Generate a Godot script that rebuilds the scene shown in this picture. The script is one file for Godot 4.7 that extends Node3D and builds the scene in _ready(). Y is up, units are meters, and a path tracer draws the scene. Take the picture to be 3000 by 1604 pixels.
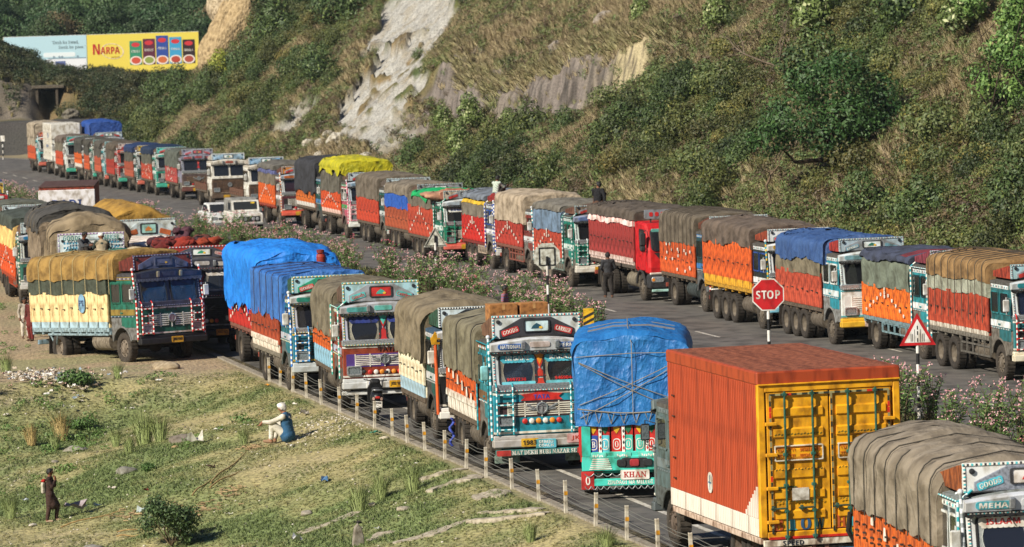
extends Node3D
# Lorry queue on a divided hill highway. Units are metres, y is up. The road runs along U (away from the viewpoint), V points across it to the right.
const O := Vector3(2.47, 0, -93.7)
const U := Vector3(-.225, 0, -.974)
const V := Vector3(.974, 0, -.225)
var rng := RandomNumberGenerator.new()
var taken := {}
var mats := {}
var cache := {}
var nz := FastNoiseLite.new()
var nz2 := FastNoiseLite.new()
var nz3 := FastNoiseLite.new()
var tex := {}

class MB:
	var v := PackedVector3Array()
	var n := PackedVector3Array()
	var c := PackedColorArray()
	var col := Color.WHITE
	var colored := false
	func paint(k: Color) -> void:
		col = k
		colored = true
	func put(p: Vector3, m: Vector3) -> void:
		v.append(p); n.append(m); c.append(col)
	func tri(a: Vector3, b: Vector3, d: Vector3, o: Vector3) -> void:  # flat, facing away from o
		var m := (d - a).cross(b - a)
		if m.length_squared() < 1e-14: return
		m = m.normalized()
		if m.dot((a + b + d) / 3.0 - o) < 0.0:
			put(a, -m); put(d, -m); put(b, -m)
		else:
			put(a, m); put(b, m); put(d, m)
	func trin(a: Vector3, b: Vector3, d: Vector3, m: Vector3) -> void:  # flat, facing along m
		if (d - a).cross(b - a).dot(m) < 0.0:
			put(a, m); put(d, m); put(b, m)
		else:
			put(a, m); put(b, m); put(d, m)
	func tris(a: Vector3, b: Vector3, d: Vector3, na: Vector3, nb: Vector3, nd: Vector3) -> void:
		if (d - a).cross(b - a).dot(na + nb + nd) < 0.0:
			put(a, na); put(d, nd); put(b, nb)
		else:
			put(a, na); put(b, nb); put(d, nd)
	func quad(a: Vector3, b: Vector3, d: Vector3, e: Vector3, o: Vector3) -> void:
		tri(a, b, d, o); tri(a, d, e, o)
	func quads(a, b, d, e, na, nb, nd, ne) -> void:
		tris(a, b, d, na, nb, nd); tris(a, d, e, na, nd, ne)
	func box(ctr: Vector3, s: Vector3, bev := 0.0, bs := Basis()) -> void:
		var h := s * .5
		var bv := minf(bev, minf(h.x, minf(h.y, h.z)) * .9)
		for ax in 3:
			for sg in [-1.0, 1.0]:
				var q := []
				for k in [[-1, -1], [1, -1], [1, 1], [-1, 1]]:
					var p := Vector3()
					p[ax] = sg * h[ax]
					p[(ax + 1) % 3] = k[0] * (h[(ax + 1) % 3] - bv)
					p[(ax + 2) % 3] = k[1] * (h[(ax + 2) % 3] - bv)
					q.append(ctr + bs * p)
				quad(q[0], q[1], q[2], q[3], ctr)
		if bv > 0.0:
			for ax in 3:
				var b1 := (ax + 1) % 3
				var b2 := (ax + 2) % 3
				for s1 in [-1.0, 1.0]:
					for s2 in [-1.0, 1.0]:
						var q := []
						for k in [[-1, 0], [1, 0], [1, 1], [-1, 1]]:
							var p := Vector3()
							p[ax] = k[0] * (h[ax] - bv)
							p[b1] = s1 * (h[b1] - (bv if k[1] == 1 else 0.0))
							p[b2] = s2 * (h[b2] - (0.0 if k[1] == 1 else bv))
							q.append(ctr + bs * p)
						quad(q[0], q[1], q[2], q[3], ctr)
			for sx in [-1.0, 1.0]:
				for sy in [-1.0, 1.0]:
					for sz in [-1.0, 1.0]:
						tri(ctr + bs * Vector3(sx * h.x, sy * (h.y - bv), sz * (h.z - bv)), ctr + bs * Vector3(sx * (h.x - bv), sy * h.y, sz * (h.z - bv)), ctr + bs * Vector3(sx * (h.x - bv), sy * (h.y - bv), sz * h.z), ctr)
	func bar(a: Vector3, b: Vector3, w: float, h: float, bev := 0.0) -> void:
		var d := b - a
		var z := d.normalized()
		var x := z.cross(Vector3.UP if absf(z.y) < .9 else Vector3.RIGHT).normalized()
		box((a + b) * .5, Vector3(w, h, d.length()), bev, Basis(x, z.cross(x).normalized() * -1.0, z))
	func tube(pts: Array, r, k := 6, caps := true) -> void:
		var rings := []
		var x := Vector3.ZERO
		for i in pts.size():
			var a: Vector3 = pts[maxi(i - 1, 0)]
			var b: Vector3 = pts[mini(i + 1, pts.size() - 1)]
			var z := (b - a).normalized()
			if i == 0 or absf(x.dot(z)) > .95: x = z.cross(Vector3.UP if absf(z.y) < .9 else Vector3.RIGHT)
			x = (x - z * x.dot(z)).normalized()
			var y := z.cross(x)
			var rad: float = r[i] if r is Array else r
			var ring := []
			for j in k:
				var an := TAU * j / k
				var m := x * cos(an) + y * sin(an)
				ring.append([pts[i] + m * rad, m])
			rings.append(ring)
		for i in pts.size() - 1:
			for j in k:
				var p = rings[i][j]
				var q = rings[i][(j + 1) % k]
				var s = rings[i + 1][(j + 1) % k]
				var t = rings[i + 1][j]
				quads(p[0], q[0], s[0], t[0], p[1], q[1], s[1], t[1])
		if caps:
			for e in [0, pts.size() - 1]:
				var m: Vector3 = (pts[e] - pts[1 if e == 0 else e - 1]).normalized()
				for j in k: trin(pts[e], rings[e][j][0], rings[e][(j + 1) % k][0], m)
	func prism(poly: PackedVector2Array, z0: float, z1: float, xf := Transform3D(), ch := 0.0) -> void:
		var np := poly.size()
		var area := 0.0
		for i in np: area += poly[i].cross(poly[(i + 1) % np])
		if area < 0.0: poly.reverse()
		var ins := PackedVector2Array()
		for i in np:
			var e0 := (poly[i] - poly[(i + np - 1) % np]).normalized()
			var e1 := (poly[(i + 1) % np] - poly[i]).normalized()
			var m := (Vector2(-e0.y, e0.x) + Vector2(-e1.y, e1.x)).normalized()
			ins.append(poly[i] + m * ch)
		var rings := [[poly, z0 + ch], [poly, z1 - ch]]
		if ch > 0.0: rings = [[ins, z0], [poly, z0 + ch], [poly, z1 - ch], [ins, z1]]
		for k in rings.size() - 1:
			for i in np:
				var j := (i + 1) % np
				var e: Vector2 = (poly[j] - poly[i]).normalized()
				var out := Vector3(e.y, -e.x, 0)
				if ch > 0.0 and k == 0: out.z = -1
				if ch > 0.0 and k == 2: out.z = 1
				var m := (xf.basis * out).normalized()
				var a: Vector3 = xf * Vector3(rings[k][0][i].x, rings[k][0][i].y, rings[k][1])
				var b: Vector3 = xf * Vector3(rings[k][0][j].x, rings[k][0][j].y, rings[k][1])
				var d: Vector3 = xf * Vector3(rings[k + 1][0][j].x, rings[k + 1][0][j].y, rings[k + 1][1])
				var f: Vector3 = xf * Vector3(rings[k + 1][0][i].x, rings[k + 1][0][i].y, rings[k + 1][1])
				trin(a, b, d, m); trin(a, d, f, m)
		var capo := ins if ch > 0.0 else poly
		var ix := Geometry2D.triangulate_polygon(capo)
		for k in [0, 1]:
			var z := z0 if k == 0 else z1
			var m := (xf.basis * Vector3(0, 0, -1 if k == 0 else 1)).normalized()
			for i in range(0, ix.size(), 3):
				trin(xf * Vector3(capo[ix[i]].x, capo[ix[i]].y, z), xf * Vector3(capo[ix[i + 1]].x, capo[ix[i + 1]].y, z), xf * Vector3(capo[ix[i + 2]].x, capo[ix[i + 2]].y, z), m)
	func ring(outer: PackedVector2Array, inner: PackedVector2Array, z0: float, z1: float, xf := Transform3D()) -> void:
		var np := outer.size()
		var m := xf.basis.z.normalized()
		for i in np:
			var j := (i + 1) % np
			var q := []
			for w in [outer[i], outer[j], inner[j], inner[i]]: q.append(xf * Vector3(w.x, w.y, z1))
			trin(q[0], q[1], q[2], m); trin(q[0], q[2], q[3], m)
			for s in [[outer, 1.0], [inner, -1.0]]:
				var a: Vector2 = s[0][i]
				var b: Vector2 = s[0][j]
				var nn: Vector3 = (xf.basis * Vector3((a + b).x, (a + b).y, 0)).normalized() * float(s[1])
				var p := [xf * Vector3(a.x, a.y, z0), xf * Vector3(b.x, b.y, z0), xf * Vector3(b.x, b.y, z1), xf * Vector3(a.x, a.y, z1)]
				trin(p[0], p[1], p[2], nn); trin(p[0], p[2], p[3], nn)
	func lathe(prof: Array, k: int, xf := Transform3D()) -> void:  # prof: [radius, along] pairs, axis is local x
		for i in prof.size() - 1:
			var a: Vector2 = prof[i]
			var b: Vector2 = prof[i + 1]
			var d := (b - a).normalized()
			for j in k:
				var q := []
				var m := []
				for w in [[a, j], [a, j + 1], [b, j + 1], [b, j]]:
					var an: float = TAU * w[1] / k
					var pp: Vector2 = w[0]
					q.append(xf * Vector3(pp.y, cos(an) * pp.x, sin(an) * pp.x))
					m.append((xf.basis * Vector3(-d.x, cos(an) * d.y, sin(an) * d.y)).normalized())
				quads(q[0], q[1], q[2], q[3], m[0], m[1], m[2], m[3])
	func ell(ctr: Vector3, r: Vector3, nu := 12, nv := 8, bs := Basis(), jit := 0.0, sd := 0) -> void:
		var g := []
		for i in nv + 1:
			var row := []
			var la := PI * i / nv
			for j in nu + 1:
				var lo := TAU * (j % nu) / nu
				var dd := Vector3(sin(la) * cos(lo), cos(la), sin(la) * sin(lo))
				var f := 1.0
				if jit > 0.0: f += jit * (sin(dd.x * 4.1 + sd * 1.7 + dd.y * 2.3) * .5 + sin(dd.z * 5.3 + sd * 2.9 + dd.x * 1.9) * .5)
				row.append(ctr + bs * (dd * r * f))
			g.append(row)
		grid(g, ctr)
	func grid(g: Array, o: Vector3, smooth := true) -> void:  # rows of points, normals away from o
		var rn := g.size()
		var cn: int = g[0].size()
		var nn := []
		if smooth:
			for i in rn:
				var row := []
				for j in cn:
					var a: Vector3 = g[mini(i + 1, rn - 1)][j] - g[maxi(i - 1, 0)][j]
					var b: Vector3 = g[i][mini(j + 1, cn - 1)] - g[i][maxi(j - 1, 0)]
					var wrap: bool = (g[i][0] - g[i][cn - 1]).length() < 1e-5 and cn > 3
					if wrap and (j == 0 or j == cn - 1): b = g[i][1] - g[i][cn - 2]
					var m := a.cross(b)
					if m.length_squared() < 1e-12: m = g[i][j] - o
					if m.dot(g[i][j] - o) < 0.0: m = -m
					row.append(m.normalized())
				nn.append(row)
		for i in rn - 1:
			for j in cn - 1:
				if smooth: quads(g[i][j], g[i][j + 1], g[i + 1][j + 1], g[i + 1][j], nn[i][j], nn[i][j + 1], nn[i + 1][j + 1], nn[i + 1][j])
				else: quad(g[i][j], g[i][j + 1], g[i + 1][j + 1], g[i + 1][j], o)
	func sheet(g: Array, cols: Array) -> void:  # a height field: rows of points, normals up
		var rn := g.size()
		var cn: int = g[0].size()
		var nn := []
		for i in rn:
			var row := PackedVector3Array()
			for j in cn:
				var a: Vector3 = g[mini(i + 1, rn - 1)][j] - g[maxi(i - 1, 0)][j]
				var b: Vector3 = g[i][mini(j + 1, cn - 1)] - g[i][maxi(j - 1, 0)]
				var m := a.cross(b).normalized()
				row.append(m if m.y > 0.0 else -m)
			nn.append(row)
		colored = true
		for i in rn - 1:
			for j in cn - 1:
				for w in [[i, j], [i, j + 1], [i + 1, j + 1], [i, j], [i + 1, j + 1], [i + 1, j]]:
					v.append(g[w[0]][w[1]]); n.append(nn[w[0]][w[1]]); c.append(cols[w[0]][w[1]])
		# winding check on the first triangle
		var f := v.size() - (rn - 1) * (cn - 1) * 6
		if (v[f + 2] - v[f]).cross(v[f + 1] - v[f]).y < 0.0:
			for k in range(f, v.size(), 3):
				var t := v[k + 1]; v[k + 1] = v[k + 2]; v[k + 2] = t
				var t2 := n[k + 1]; n[k + 1] = n[k + 2]; n[k + 2] = t2
				var t3 := c[k + 1]; c[k + 1] = c[k + 2]; c[k + 2] = t3
	func mesh() -> ArrayMesh:
		var arr := []
		arr.resize(Mesh.ARRAY_MAX)
		arr[Mesh.ARRAY_VERTEX] = v
		arr[Mesh.ARRAY_NORMAL] = n
		if colored: arr[Mesh.ARRAY_COLOR] = c
		var m := ArrayMesh.new()
		m.add_surface_from_arrays(Mesh.PRIMITIVE_TRIANGLES, arr)
		return m

# ---------------------------------------------------------------- small helpers
func tp(t: float, p: float, y := 0.0) -> Vector3:
	return O + U * t + V * p + Vector3(0, y, 0)

func tpof(w: Vector3) -> Vector2:
	var d := w - O
	return Vector2(d.x * U.x + d.z * U.z, d.x * V.x + d.z * V.z)

func rr(w: float, h: float, r: float, k := 4, cx := 0.0, cy := 0.0) -> PackedVector2Array:
	var o := PackedVector2Array()
	for q in [[1, 1, 0], [-1, 1, 1], [-1, -1, 2], [1, -1, 3]]:
		for i in k + 1:
			var a: float = (q[2] + float(i) / k) * PI / 2
			o.append(Vector2(cx + q[0] * (w / 2 - r) + cos(a) * r, cy + q[1] * (h / 2 - r) + sin(a) * r))
	return o

func numbered(called: String) -> String:
	if not taken.has(called):
		taken[called] = 0
		return called
	taken[called] += 1
	return "%s_%03d" % [called, taken[called]]

func tag(o: Node3D, label: String, category: String, group := "") -> Node3D:
	o.set_meta("label", label)
	o.set_meta("category", category)
	if group: o.set_meta("group", group)
	return o

func thing(called: String, label: String, category: String, at := Vector3.ZERO, yaw := 0.0, group := "") -> Node3D:
	var o := Node3D.new()
	o.name = numbered(called)
	add_child(o)
	o.position = at
	o.rotation.y = yaw
	return tag(o, label, category, group)

func part(called: String, b, m: Material, parent: Node) -> MeshInstance3D:
	var i := MeshInstance3D.new()
	i.mesh = b.mesh() if b is MB else b
	i.material_override = m
	var k := 0
	var nm := called
	while parent.has_node(nm):
		k += 1
		nm = "%s_%03d" % [called, k]
	i.name = numbered(called) if parent == self else nm
	parent.add_child(i)
	return i

func hold(called: String, parent: Node) -> Node3D:
	var i := Node3D.new()
	var k := 0
	var nm := called
	while parent.has_node(nm):
		k += 1
		nm = "%s_%03d" % [called, k]
	i.name = nm
	parent.add_child(i)
	return i

func struct(called: String, b, m: Material) -> MeshInstance3D:
	var i := part(called, b, m, self)
	i.set_meta("kind", "structure")
	return i

func dup(o: Node3D, at: Vector3, yaw: float, sc := 1.0, label := "") -> Node3D:
	var r: Node3D = o.duplicate()
	var base := String(o.name)
	if base.length() > 4 and base[base.length() - 4] == "_": base = base.left(base.length() - 4)
	r.name = numbered(base)
	add_child(r)
	r.position = at
	r.rotation = Vector3(0, yaw, 0)
	r.scale = Vector3.ONE * sc
	if label: r.set_meta("label", label)
	return r

func hexc(h: String) -> Color:
	return Color.html(h)

func noise_tex(key: String, freq: float, oct: int, stops: Array, normal := 0.0, size := 512, kind := FastNoiseLite.TYPE_SIMPLEX_SMOOTH) -> NoiseTexture2D:
	if tex.has(key): return tex[key]
	var t := NoiseTexture2D.new()
	var f := FastNoiseLite.new()
	f.seed = key.hash() % 1000
	f.noise_type = kind
	f.frequency = freq
	f.fractal_octaves = oct
	if key == "folds": f.fractal_type = FastNoiseLite.FRACTAL_RIDGED
	t.width = size
	t.height = size
	t.seamless = true
	t.noise = f
	if normal > 0.0:
		t.as_normal_map = true
		t.bump_strength = normal
	if stops.size():
		var g := Gradient.new()
		g.offsets = PackedFloat32Array()
		g.colors = PackedColorArray()
		var of := PackedFloat32Array()
		var cs := PackedColorArray()
		for s in stops:
			of.append(s[0])
			cs.append(s[1])
		g.offsets = of
		g.colors = cs
		t.color_ramp = g
	tex[key] = t
	return t

func grey(a: float) -> Color:
	return Color(a, a, a)

# kinds: paint (dusty enamel), metal, cloth, rubber, plain, chrome
func M(h, kind := "paint") -> StandardMaterial3D:
	var key := str(h) + kind
	if mats.has(key): return mats[key]
	var m := StandardMaterial3D.new()
	m.albedo_color = hexc(h) if h is String else h
	m.uv1_triplanar = true
	match kind:
		"paint":
			m.albedo_texture = noise_tex("grime", .012, 5, [[0.0, Color(.62, .58, .52)], [.35, Color(.86, .84, .81)], [.6, grey(.98)], [1.0, grey(1)]])
			m.uv1_scale = Vector3(.45, .3, .45)
			m.roughness = .42
			m.roughness_texture = noise_tex("gloss", .02, 4, [[0.0, grey(1)], [.45, grey(.75)], [1.0, grey(.45)]])
			m.roughness = .85
		"rock":
			m.albedo_texture = noise_tex("rocky", .02, 6, [[0.0, Color(.45, .42, .38)], [.4, Color(.82, .8, .77)], [.65, grey(1)], [1.0, grey(1)]])
			m.uv1_scale = Vector3(.3, .18, .3)
			m.normal_enabled = true
			m.normal_texture = noise_tex("crags", .02, 6, [], 22.0)
			m.normal_scale = 1.0
			m.roughness = .95
		"enamel":
			m.albedo_texture = noise_tex("enamel", .006, 4, [[0.0, Color(.55, .49, .45)], [.33, Color(.84, .81, .79)], [.55, grey(.97)], [1.0, grey(1)]])
			m.uv1_scale = Vector3(.9, .16, .9)
			m.roughness = .55
		"rust":
			m.albedo_texture = noise_tex("rust", .02, 5, [[0.0, Color(.5, .42, .38)], [.4, Color(.82, .78, .75)], [.62, grey(1)], [1.0, grey(1)]])
			m.uv1_scale = Vector3(.5, .25, .5)
			m.roughness = .8
		"dust":
			m.albedo_texture = noise_tex("dusty", .015, 5, [[0.0, Color(.55, .52, .48)], [.5, Color(.85, .83, .8)], [1.0, grey(1)]])
			m.uv1_scale = Vector3(.7, .7, .7)
			m.roughness = .95
		"chrome":
			m.metallic = .5
			m.roughness = .32
			m.albedo_texture = noise_tex("chromed", .03, 4, [[0.0, grey(.6)], [.5, grey(.9)], [1.0, grey(1)]])
		"cloth":
			m.albedo_texture = noise_tex("canvas", .009, 6, [[0.0, Color(.6, .58, .55)], [.4, Color(.85, .84, .82)], [.7, grey(1)], [1.0, Color(1, .98, .95)]])
			m.uv1_scale = Vector3(.35, .35, .35)
			m.normal_enabled = true
			m.normal_texture = noise_tex("folds", .009, 5, [], 9.0)
			m.normal_scale = .75
			m.roughness = .93
		"poly":
			m.albedo_texture = noise_tex("polytex", .01, 6, [[0.0, Color(.66, .72, .8)], [.5, Color(.9, .93, .97)], [1.0, grey(1)]])
			m.uv1_scale = Vector3(.4, .25, .4)
			m.normal_enabled = true
			m.normal_texture = noise_tex("folds", .009, 5, [], 9.0)
			m.normal_scale = 1.0
			m.roughness = .5
		"rubber":
			m.albedo_texture = noise_tex("dusty", .015, 5, [])
			m.uv1_scale = Vector3(.7, .7, .7)
			m.roughness = .9
		"glass":
			m.transparency = BaseMaterial3D.TRANSPARENCY_ALPHA
			m.albedo_color.a = .12
			m.roughness = .06
		"print":
			m.roughness = .55
		"plain":
			m.roughness = .7
		"vc":
			m.vertex_color_use_as_albedo = true
			m.roughness = .6
		"vcr":
			m.vertex_color_use_as_albedo = true
			m.roughness = .95
		"leaf":
			m.vertex_color_use_as_albedo = true
			m.roughness = .6
			m.backlight_enabled = true
			m.backlight = Color(.10, .14, .03)
			m.cull_mode = BaseMaterial3D.CULL_DISABLED
	mats[key] = m
	return m

func lin(h: String) -> Color:
	return hexc(h).srgb_to_linear()

func words(txt: String, w: float, h: float, xf: Transform3D, m: Material, parent: Node, called := "lettering", serif := false, bold := true) -> MeshInstance3D:
	var key := "txt" + txt + str(serif)
	if not cache.has(key):
		var tm := TextMesh.new()
		var f := SystemFont.new()
		f.font_names = PackedStringArray(["Droid Serif" if serif else "Droid Sans"])
		f.font_weight = 700 if bold else 400
		tm.font = f
		tm.text = txt
		tm.font_size = 32
		tm.pixel_size = .01
		tm.depth = .06
		tm.curve_step = 3.0
		cache[key] = tm
	var t: TextMesh = cache[key]
	var bb := t.get_aabb()
	var i := part(called, t, m, parent)
	var sx := w / maxf(bb.size.x, .001)
	var sy := h / maxf(bb.size.y, .001)
	var ctr := bb.get_center()
	i.transform = xf * Transform3D(Basis.from_scale(Vector3(sx, sy, .15)), Vector3(-ctr.x * sx, -ctr.y * sy, 0))
	return i

# ---------------------------------------------------------------- the ground
func sst(a: float, b: float, x: float) -> float:
	return smoothstep(a, b, x)

func road_y(t: float) -> float:
	return -2.0 * smoothstep(70, 250, t)

func field_drop(t: float, p: float) -> float:
	var a := -.7 - p
	var b := 47.0 - t
	if a <= 0.0 or b <= 0.0: return 0.0
	var d := minf(a, b)
	d = d - .8 * exp(-absf(a - b) * .5) * minf(1.0, d)
	d = maxf(d, 0.0)
	return -3.4 * (1.0 - exp(-d * .09)) + (nz.get_noise_2d(t * 7.0, p * 7.0) * .35 + nz.get_noise_2d(t * 24.0, p * 24.0) * .1) * minf(1.0, d * .4)

func cliff(t: float, p: float) -> float:
	return sst(150, 160, t) * (1.0 - sst(211, 218, t)) * exp(-pow((p - 41.2) / 3.2, 2.0))

func hill_y(t: float, p: float) -> float:
	var q := p - 29.0 + nz.get_noise_2d(t * 3.0, 7.0) * 1.2
	if q <= 0.0: return road_y(t)
	var h := .26 * q
	if q > 3.0: h = .78 + .72 * (q - 3.0)
	if q > 10.0: h = 5.82 + .85 * (q - 10.0)
	var gul := nz.get_noise_2d(t * 5.0, p * 1.6) * 1.1 + nz.get_noise_2d(t * 16.0, p * 9.0) * .45 + nz2.get_noise_2d(t * 40.0, p * 40.0) * .12
	var w := white(t, p)
	h += gul * sst(0, 6, q) * (1.0 - .8 * w)
	h -= w * .5 * sst(1, 6, q)
	if w > .01: h += (nz2.get_noise_2d(t * 30.0, p * 6.0) * .45 + nz2.get_noise_2d(t * 70.0, p * 90.0) * .22 + absf(nz.get_noise_2d(t * 40.0, p * 60.0)) * .3 + nz2.get_noise_2d(t * 150.0, p * 90.0) * .09 + nz3.get_noise_2d(t * 3.0, p * 4.0) * .3) * w
	var c := cliff(t, p)
	if c > .01: h += c * 1.25 * tanh((p - 41.1 + nz.get_noise_2d(t * 3.5, 3.0) * 1.8 + nz2.get_noise_2d(t * 14.0, 9.0) * .3) / .4) + c * nz2.get_noise_2d(t * 22.0, p * 60.0) * .5 + c * nz3.get_noise_2d(t * 3.0, p * 6.0) * 1.1 + c * nz2.get_noise_2d(t * 110.0, p * 130.0) * .18
	return road_y(t) + h * (1.0 - sst(315, 339, t + nz.get_noise_2d(p * 10.0, 5.0) * 4.0))

# bare pale rock chute on the hill, between two edges that lean up the slope
func white(t: float, p: float) -> float:
	var l := 220.5 + remap(clampf(p, 36.0, 48.0), 36.0, 48.0, 4.0, 42.0)
	var r := 214.0 + pow(maxf(p - 37.0, 0.0) / 10.6, 1.7) * 20.0
	var e := nz.get_noise_2d(t * 9.0, p * 34.0) * 5.5 + nz2.get_noise_2d(t * 34.0, p * 70.0) * 2.2
	var a := sst(-1.2, .6, l - t + e) * sst(-1.2, .6, t - r + e) * sst(35.6, 36.8, p)
	var m := 243.0 + (p - 35.4) * 2.0
	var b := sst(-1.0, .5, 3.4 - absf(t - m) * .6 + e * .5) * sst(35.0, 35.8, p) * (1.0 - sst(39.0, 40.0, p))
	var k := sst(-.6, .8, 9.0 - absf(t - 209.0) + e * .8) * sst(35.2, 36.0, p) * (1.0 - sst(38.8, 39.8, p)) * .9
	var hole := sst(.24, .36, nz2.get_noise_2d(t * 9.0 + 70.0, p * 30.0)) * (1.0 - sst(44.0, 46.0, p))
	return maxf(a * (1.0 - hole), maxf(b, k))

func straw_zone(t: float, p: float) -> float:
	var z := exp(-pow((p - 29.5) / 2.6, 2.0))
	for q in [[98.0, 42.3, 10.0, 2.0], [156.0, 37.8, 15.0, 1.7], [190.0, 45.0, 28.0, 2.6], [250.0, 43.0, 7.0, 2.2], [126.0, 33.5, 16.0, 1.2], [222.0, 34.8, 30.0, 1.4], [285.0, 36.0, 14.0, 1.6], [108.0, 36.8, 3.0, 1.2], [232.0, 45.5, 9.0, 1.6]]:
		z = maxf(z, exp(-pow((t - q[0]) / q[2], 2.0) - pow((p - q[1]) / q[3], 2.0)))
	return z

func ground_col(t: float, p: float) -> Color:
	var n1 := nz.get_noise_2d(t * 9.0 + 90.0, p * 9.0)
	var n2 := nz2.get_noise_2d(t * 22.0, p * 22.0 + 40.0)
	var n3 := nz2.get_noise_2d(t * 70.0, p * 70.0)
	var straw := lin("b5a877")
	var green := lin("84945a")
	var dirt := lin("b8a888")
	var k := straw.lerp(green, clampf(.62 + n1 * .9 + n2 * .7 - sst(-5, 0, p) * .22 + .0 * t, 0, 1))
	k = k.lerp(dirt, clampf((n2 * .6 - n1 * .7 + n3 * .5) * 1.6 - .38, 0, .7))
	var lot := sst(46.0, 49.5, t + n2 * 2.5)
	k = k.lerp(lin("b59f7e"), lot * (1.0 - .45 * sst(.1, .5, n1 + n2 * .5)))
	if p > -.6: k = lin("8d7f68").lerp(straw, .35 + n2 * .4)
	return k * (1.0 + n3 * .22)

func hill_col(t: float, p: float) -> Color:
	var n1 := nz.get_noise_2d(t * 6.0, p * 11.0)
	var n2 := nz2.get_noise_2d(t * 16.0, p * 28.0)
	var n3 := nz2.get_noise_2d(t * 60.0, p * 90.0)
	var straw := lin("8a7650")
	var green := lin("4c5a2a")
	var soil := lin("5d4a33")
	var k := straw.lerp(green, clampf(.5 + n1 * 1.0 + n2 * .7, 0, 1)).lerp(soil, clampf(n2 * .9 - n1 * .6 + .1, 0, .8))
	var w := white(t, p)
	if w > 0.0:
		var rk := lin("b0aea7").lerp(lin("a09682"), clampf(.12 + n2 * 1.1 + sst(214, 206, t) * .7, 0, 1)).lerp(lin("8f8c86"), clampf(nz2.get_noise_2d(t * 90.0, p * 14.0) * 1.6 - .25, 0, .8))
		k = k.lerp(rk, w)
	var c := cliff(t, p)
	if c > .3:
		var rk2 := lin("8a8078").lerp(lin("c2b48e"), sst(.1, .5, nz.get_noise_2d(t * 5.0, p * 12.0) * .8 + sst(180, 168, t) * .6 - .1)).lerp(lin("57504a"), clampf(nz2.get_noise_2d(t * 34.0, p * 40.0) * 1.6 + nz2.get_noise_2d(t * 30.0, p * 90.0) * .9 - .05, 0, .8))
		rk2 = rk2.lerp(lin("3d3731"), sst(.62, .9, 1.0 - absf(nz2.get_noise_2d(t * 26.0, p * 44.0)) * 4.0) * .8)
		k = k.lerp(rk2, sst(.45, .75, c + n2 * .15))
	if t > 300.0: k = k.lerp(lin("b59f78"), sst(306, 314, t) * sst(36.5, 38.5, p + n1 * 2.0))
	return k * (1.0 + n3 * .25)

func far_y(x: float, z: float) -> float:
	var d := -z
	var n := nz.get_noise_2d(x * 2.0, z * 2.0)
	var h := -2.3
	h += 3.4 * sst(431.0, 433.5, d + n * .5)
	h += 3.0 * sst(437, 446, d + n * 6.0) * (1.0 + n * .12)
	# earth bank at the left with a raw scarp
	h += 4.2 * exp(-pow((x + 58.0) / 9.0, 2.0)) * sst(443, 456, d + n * 6.0) * (1.0 - sst(468, 484, d))
	h -= 2.6 * exp(-pow((x + 45.7) / 1.2, 4.0)) * sst(436, 439, d) * (1.0 - sst(444, 445, d))
	h += (nz2.get_noise_2d(x * 9.0, z * 9.0) * .5 + nz2.get_noise_2d(x * 40.0, z * 40.0) * .3) * sst(434, 440, d)
	# wooded slope behind
	h += pow(maxf(d - 515.0, 0.0), 1.06) * .155 + n * 7.0 * sst(530, 620, d)
	return h

func far_col(x: float, z: float) -> Color:
	var d := -z
	var n2 := nz2.get_noise_2d(x * 8.0, z * 8.0)
	var k := lin("5d5a34").lerp(lin("7d6a4a"), clampf(.4 + n2, 0, 1))
	if d < 436.0: return lin("4a4744") * (1.0 + n2 * .3)
	if x < -46.8 and d < 450.0: k = k.lerp(lin("82786a").lerp(lin("544c40"), clampf(.3 + n2 * 1.5, 0, 1)), sst(.3, .8, d - 436.0 + n2) * (1.0 - sst(445.0, 448.0, d + n2 * 2.0)))
	if d > 515.0: k = lin("3e4a2c").lerp(lin("6a5c44"), clampf(n2 * 1.2, 0, .7))
	return k * (1.0 + nz2.get_noise_2d(x * 40.0, z * 40.0) * .2)

func land(t: float, p: float) -> float:
	if p > 28.2: return hill_y(t, p)
	return road_y(t) + field_drop(t, p) - (.12 if p > .3 and p < 28.2 else 0.0)

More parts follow.
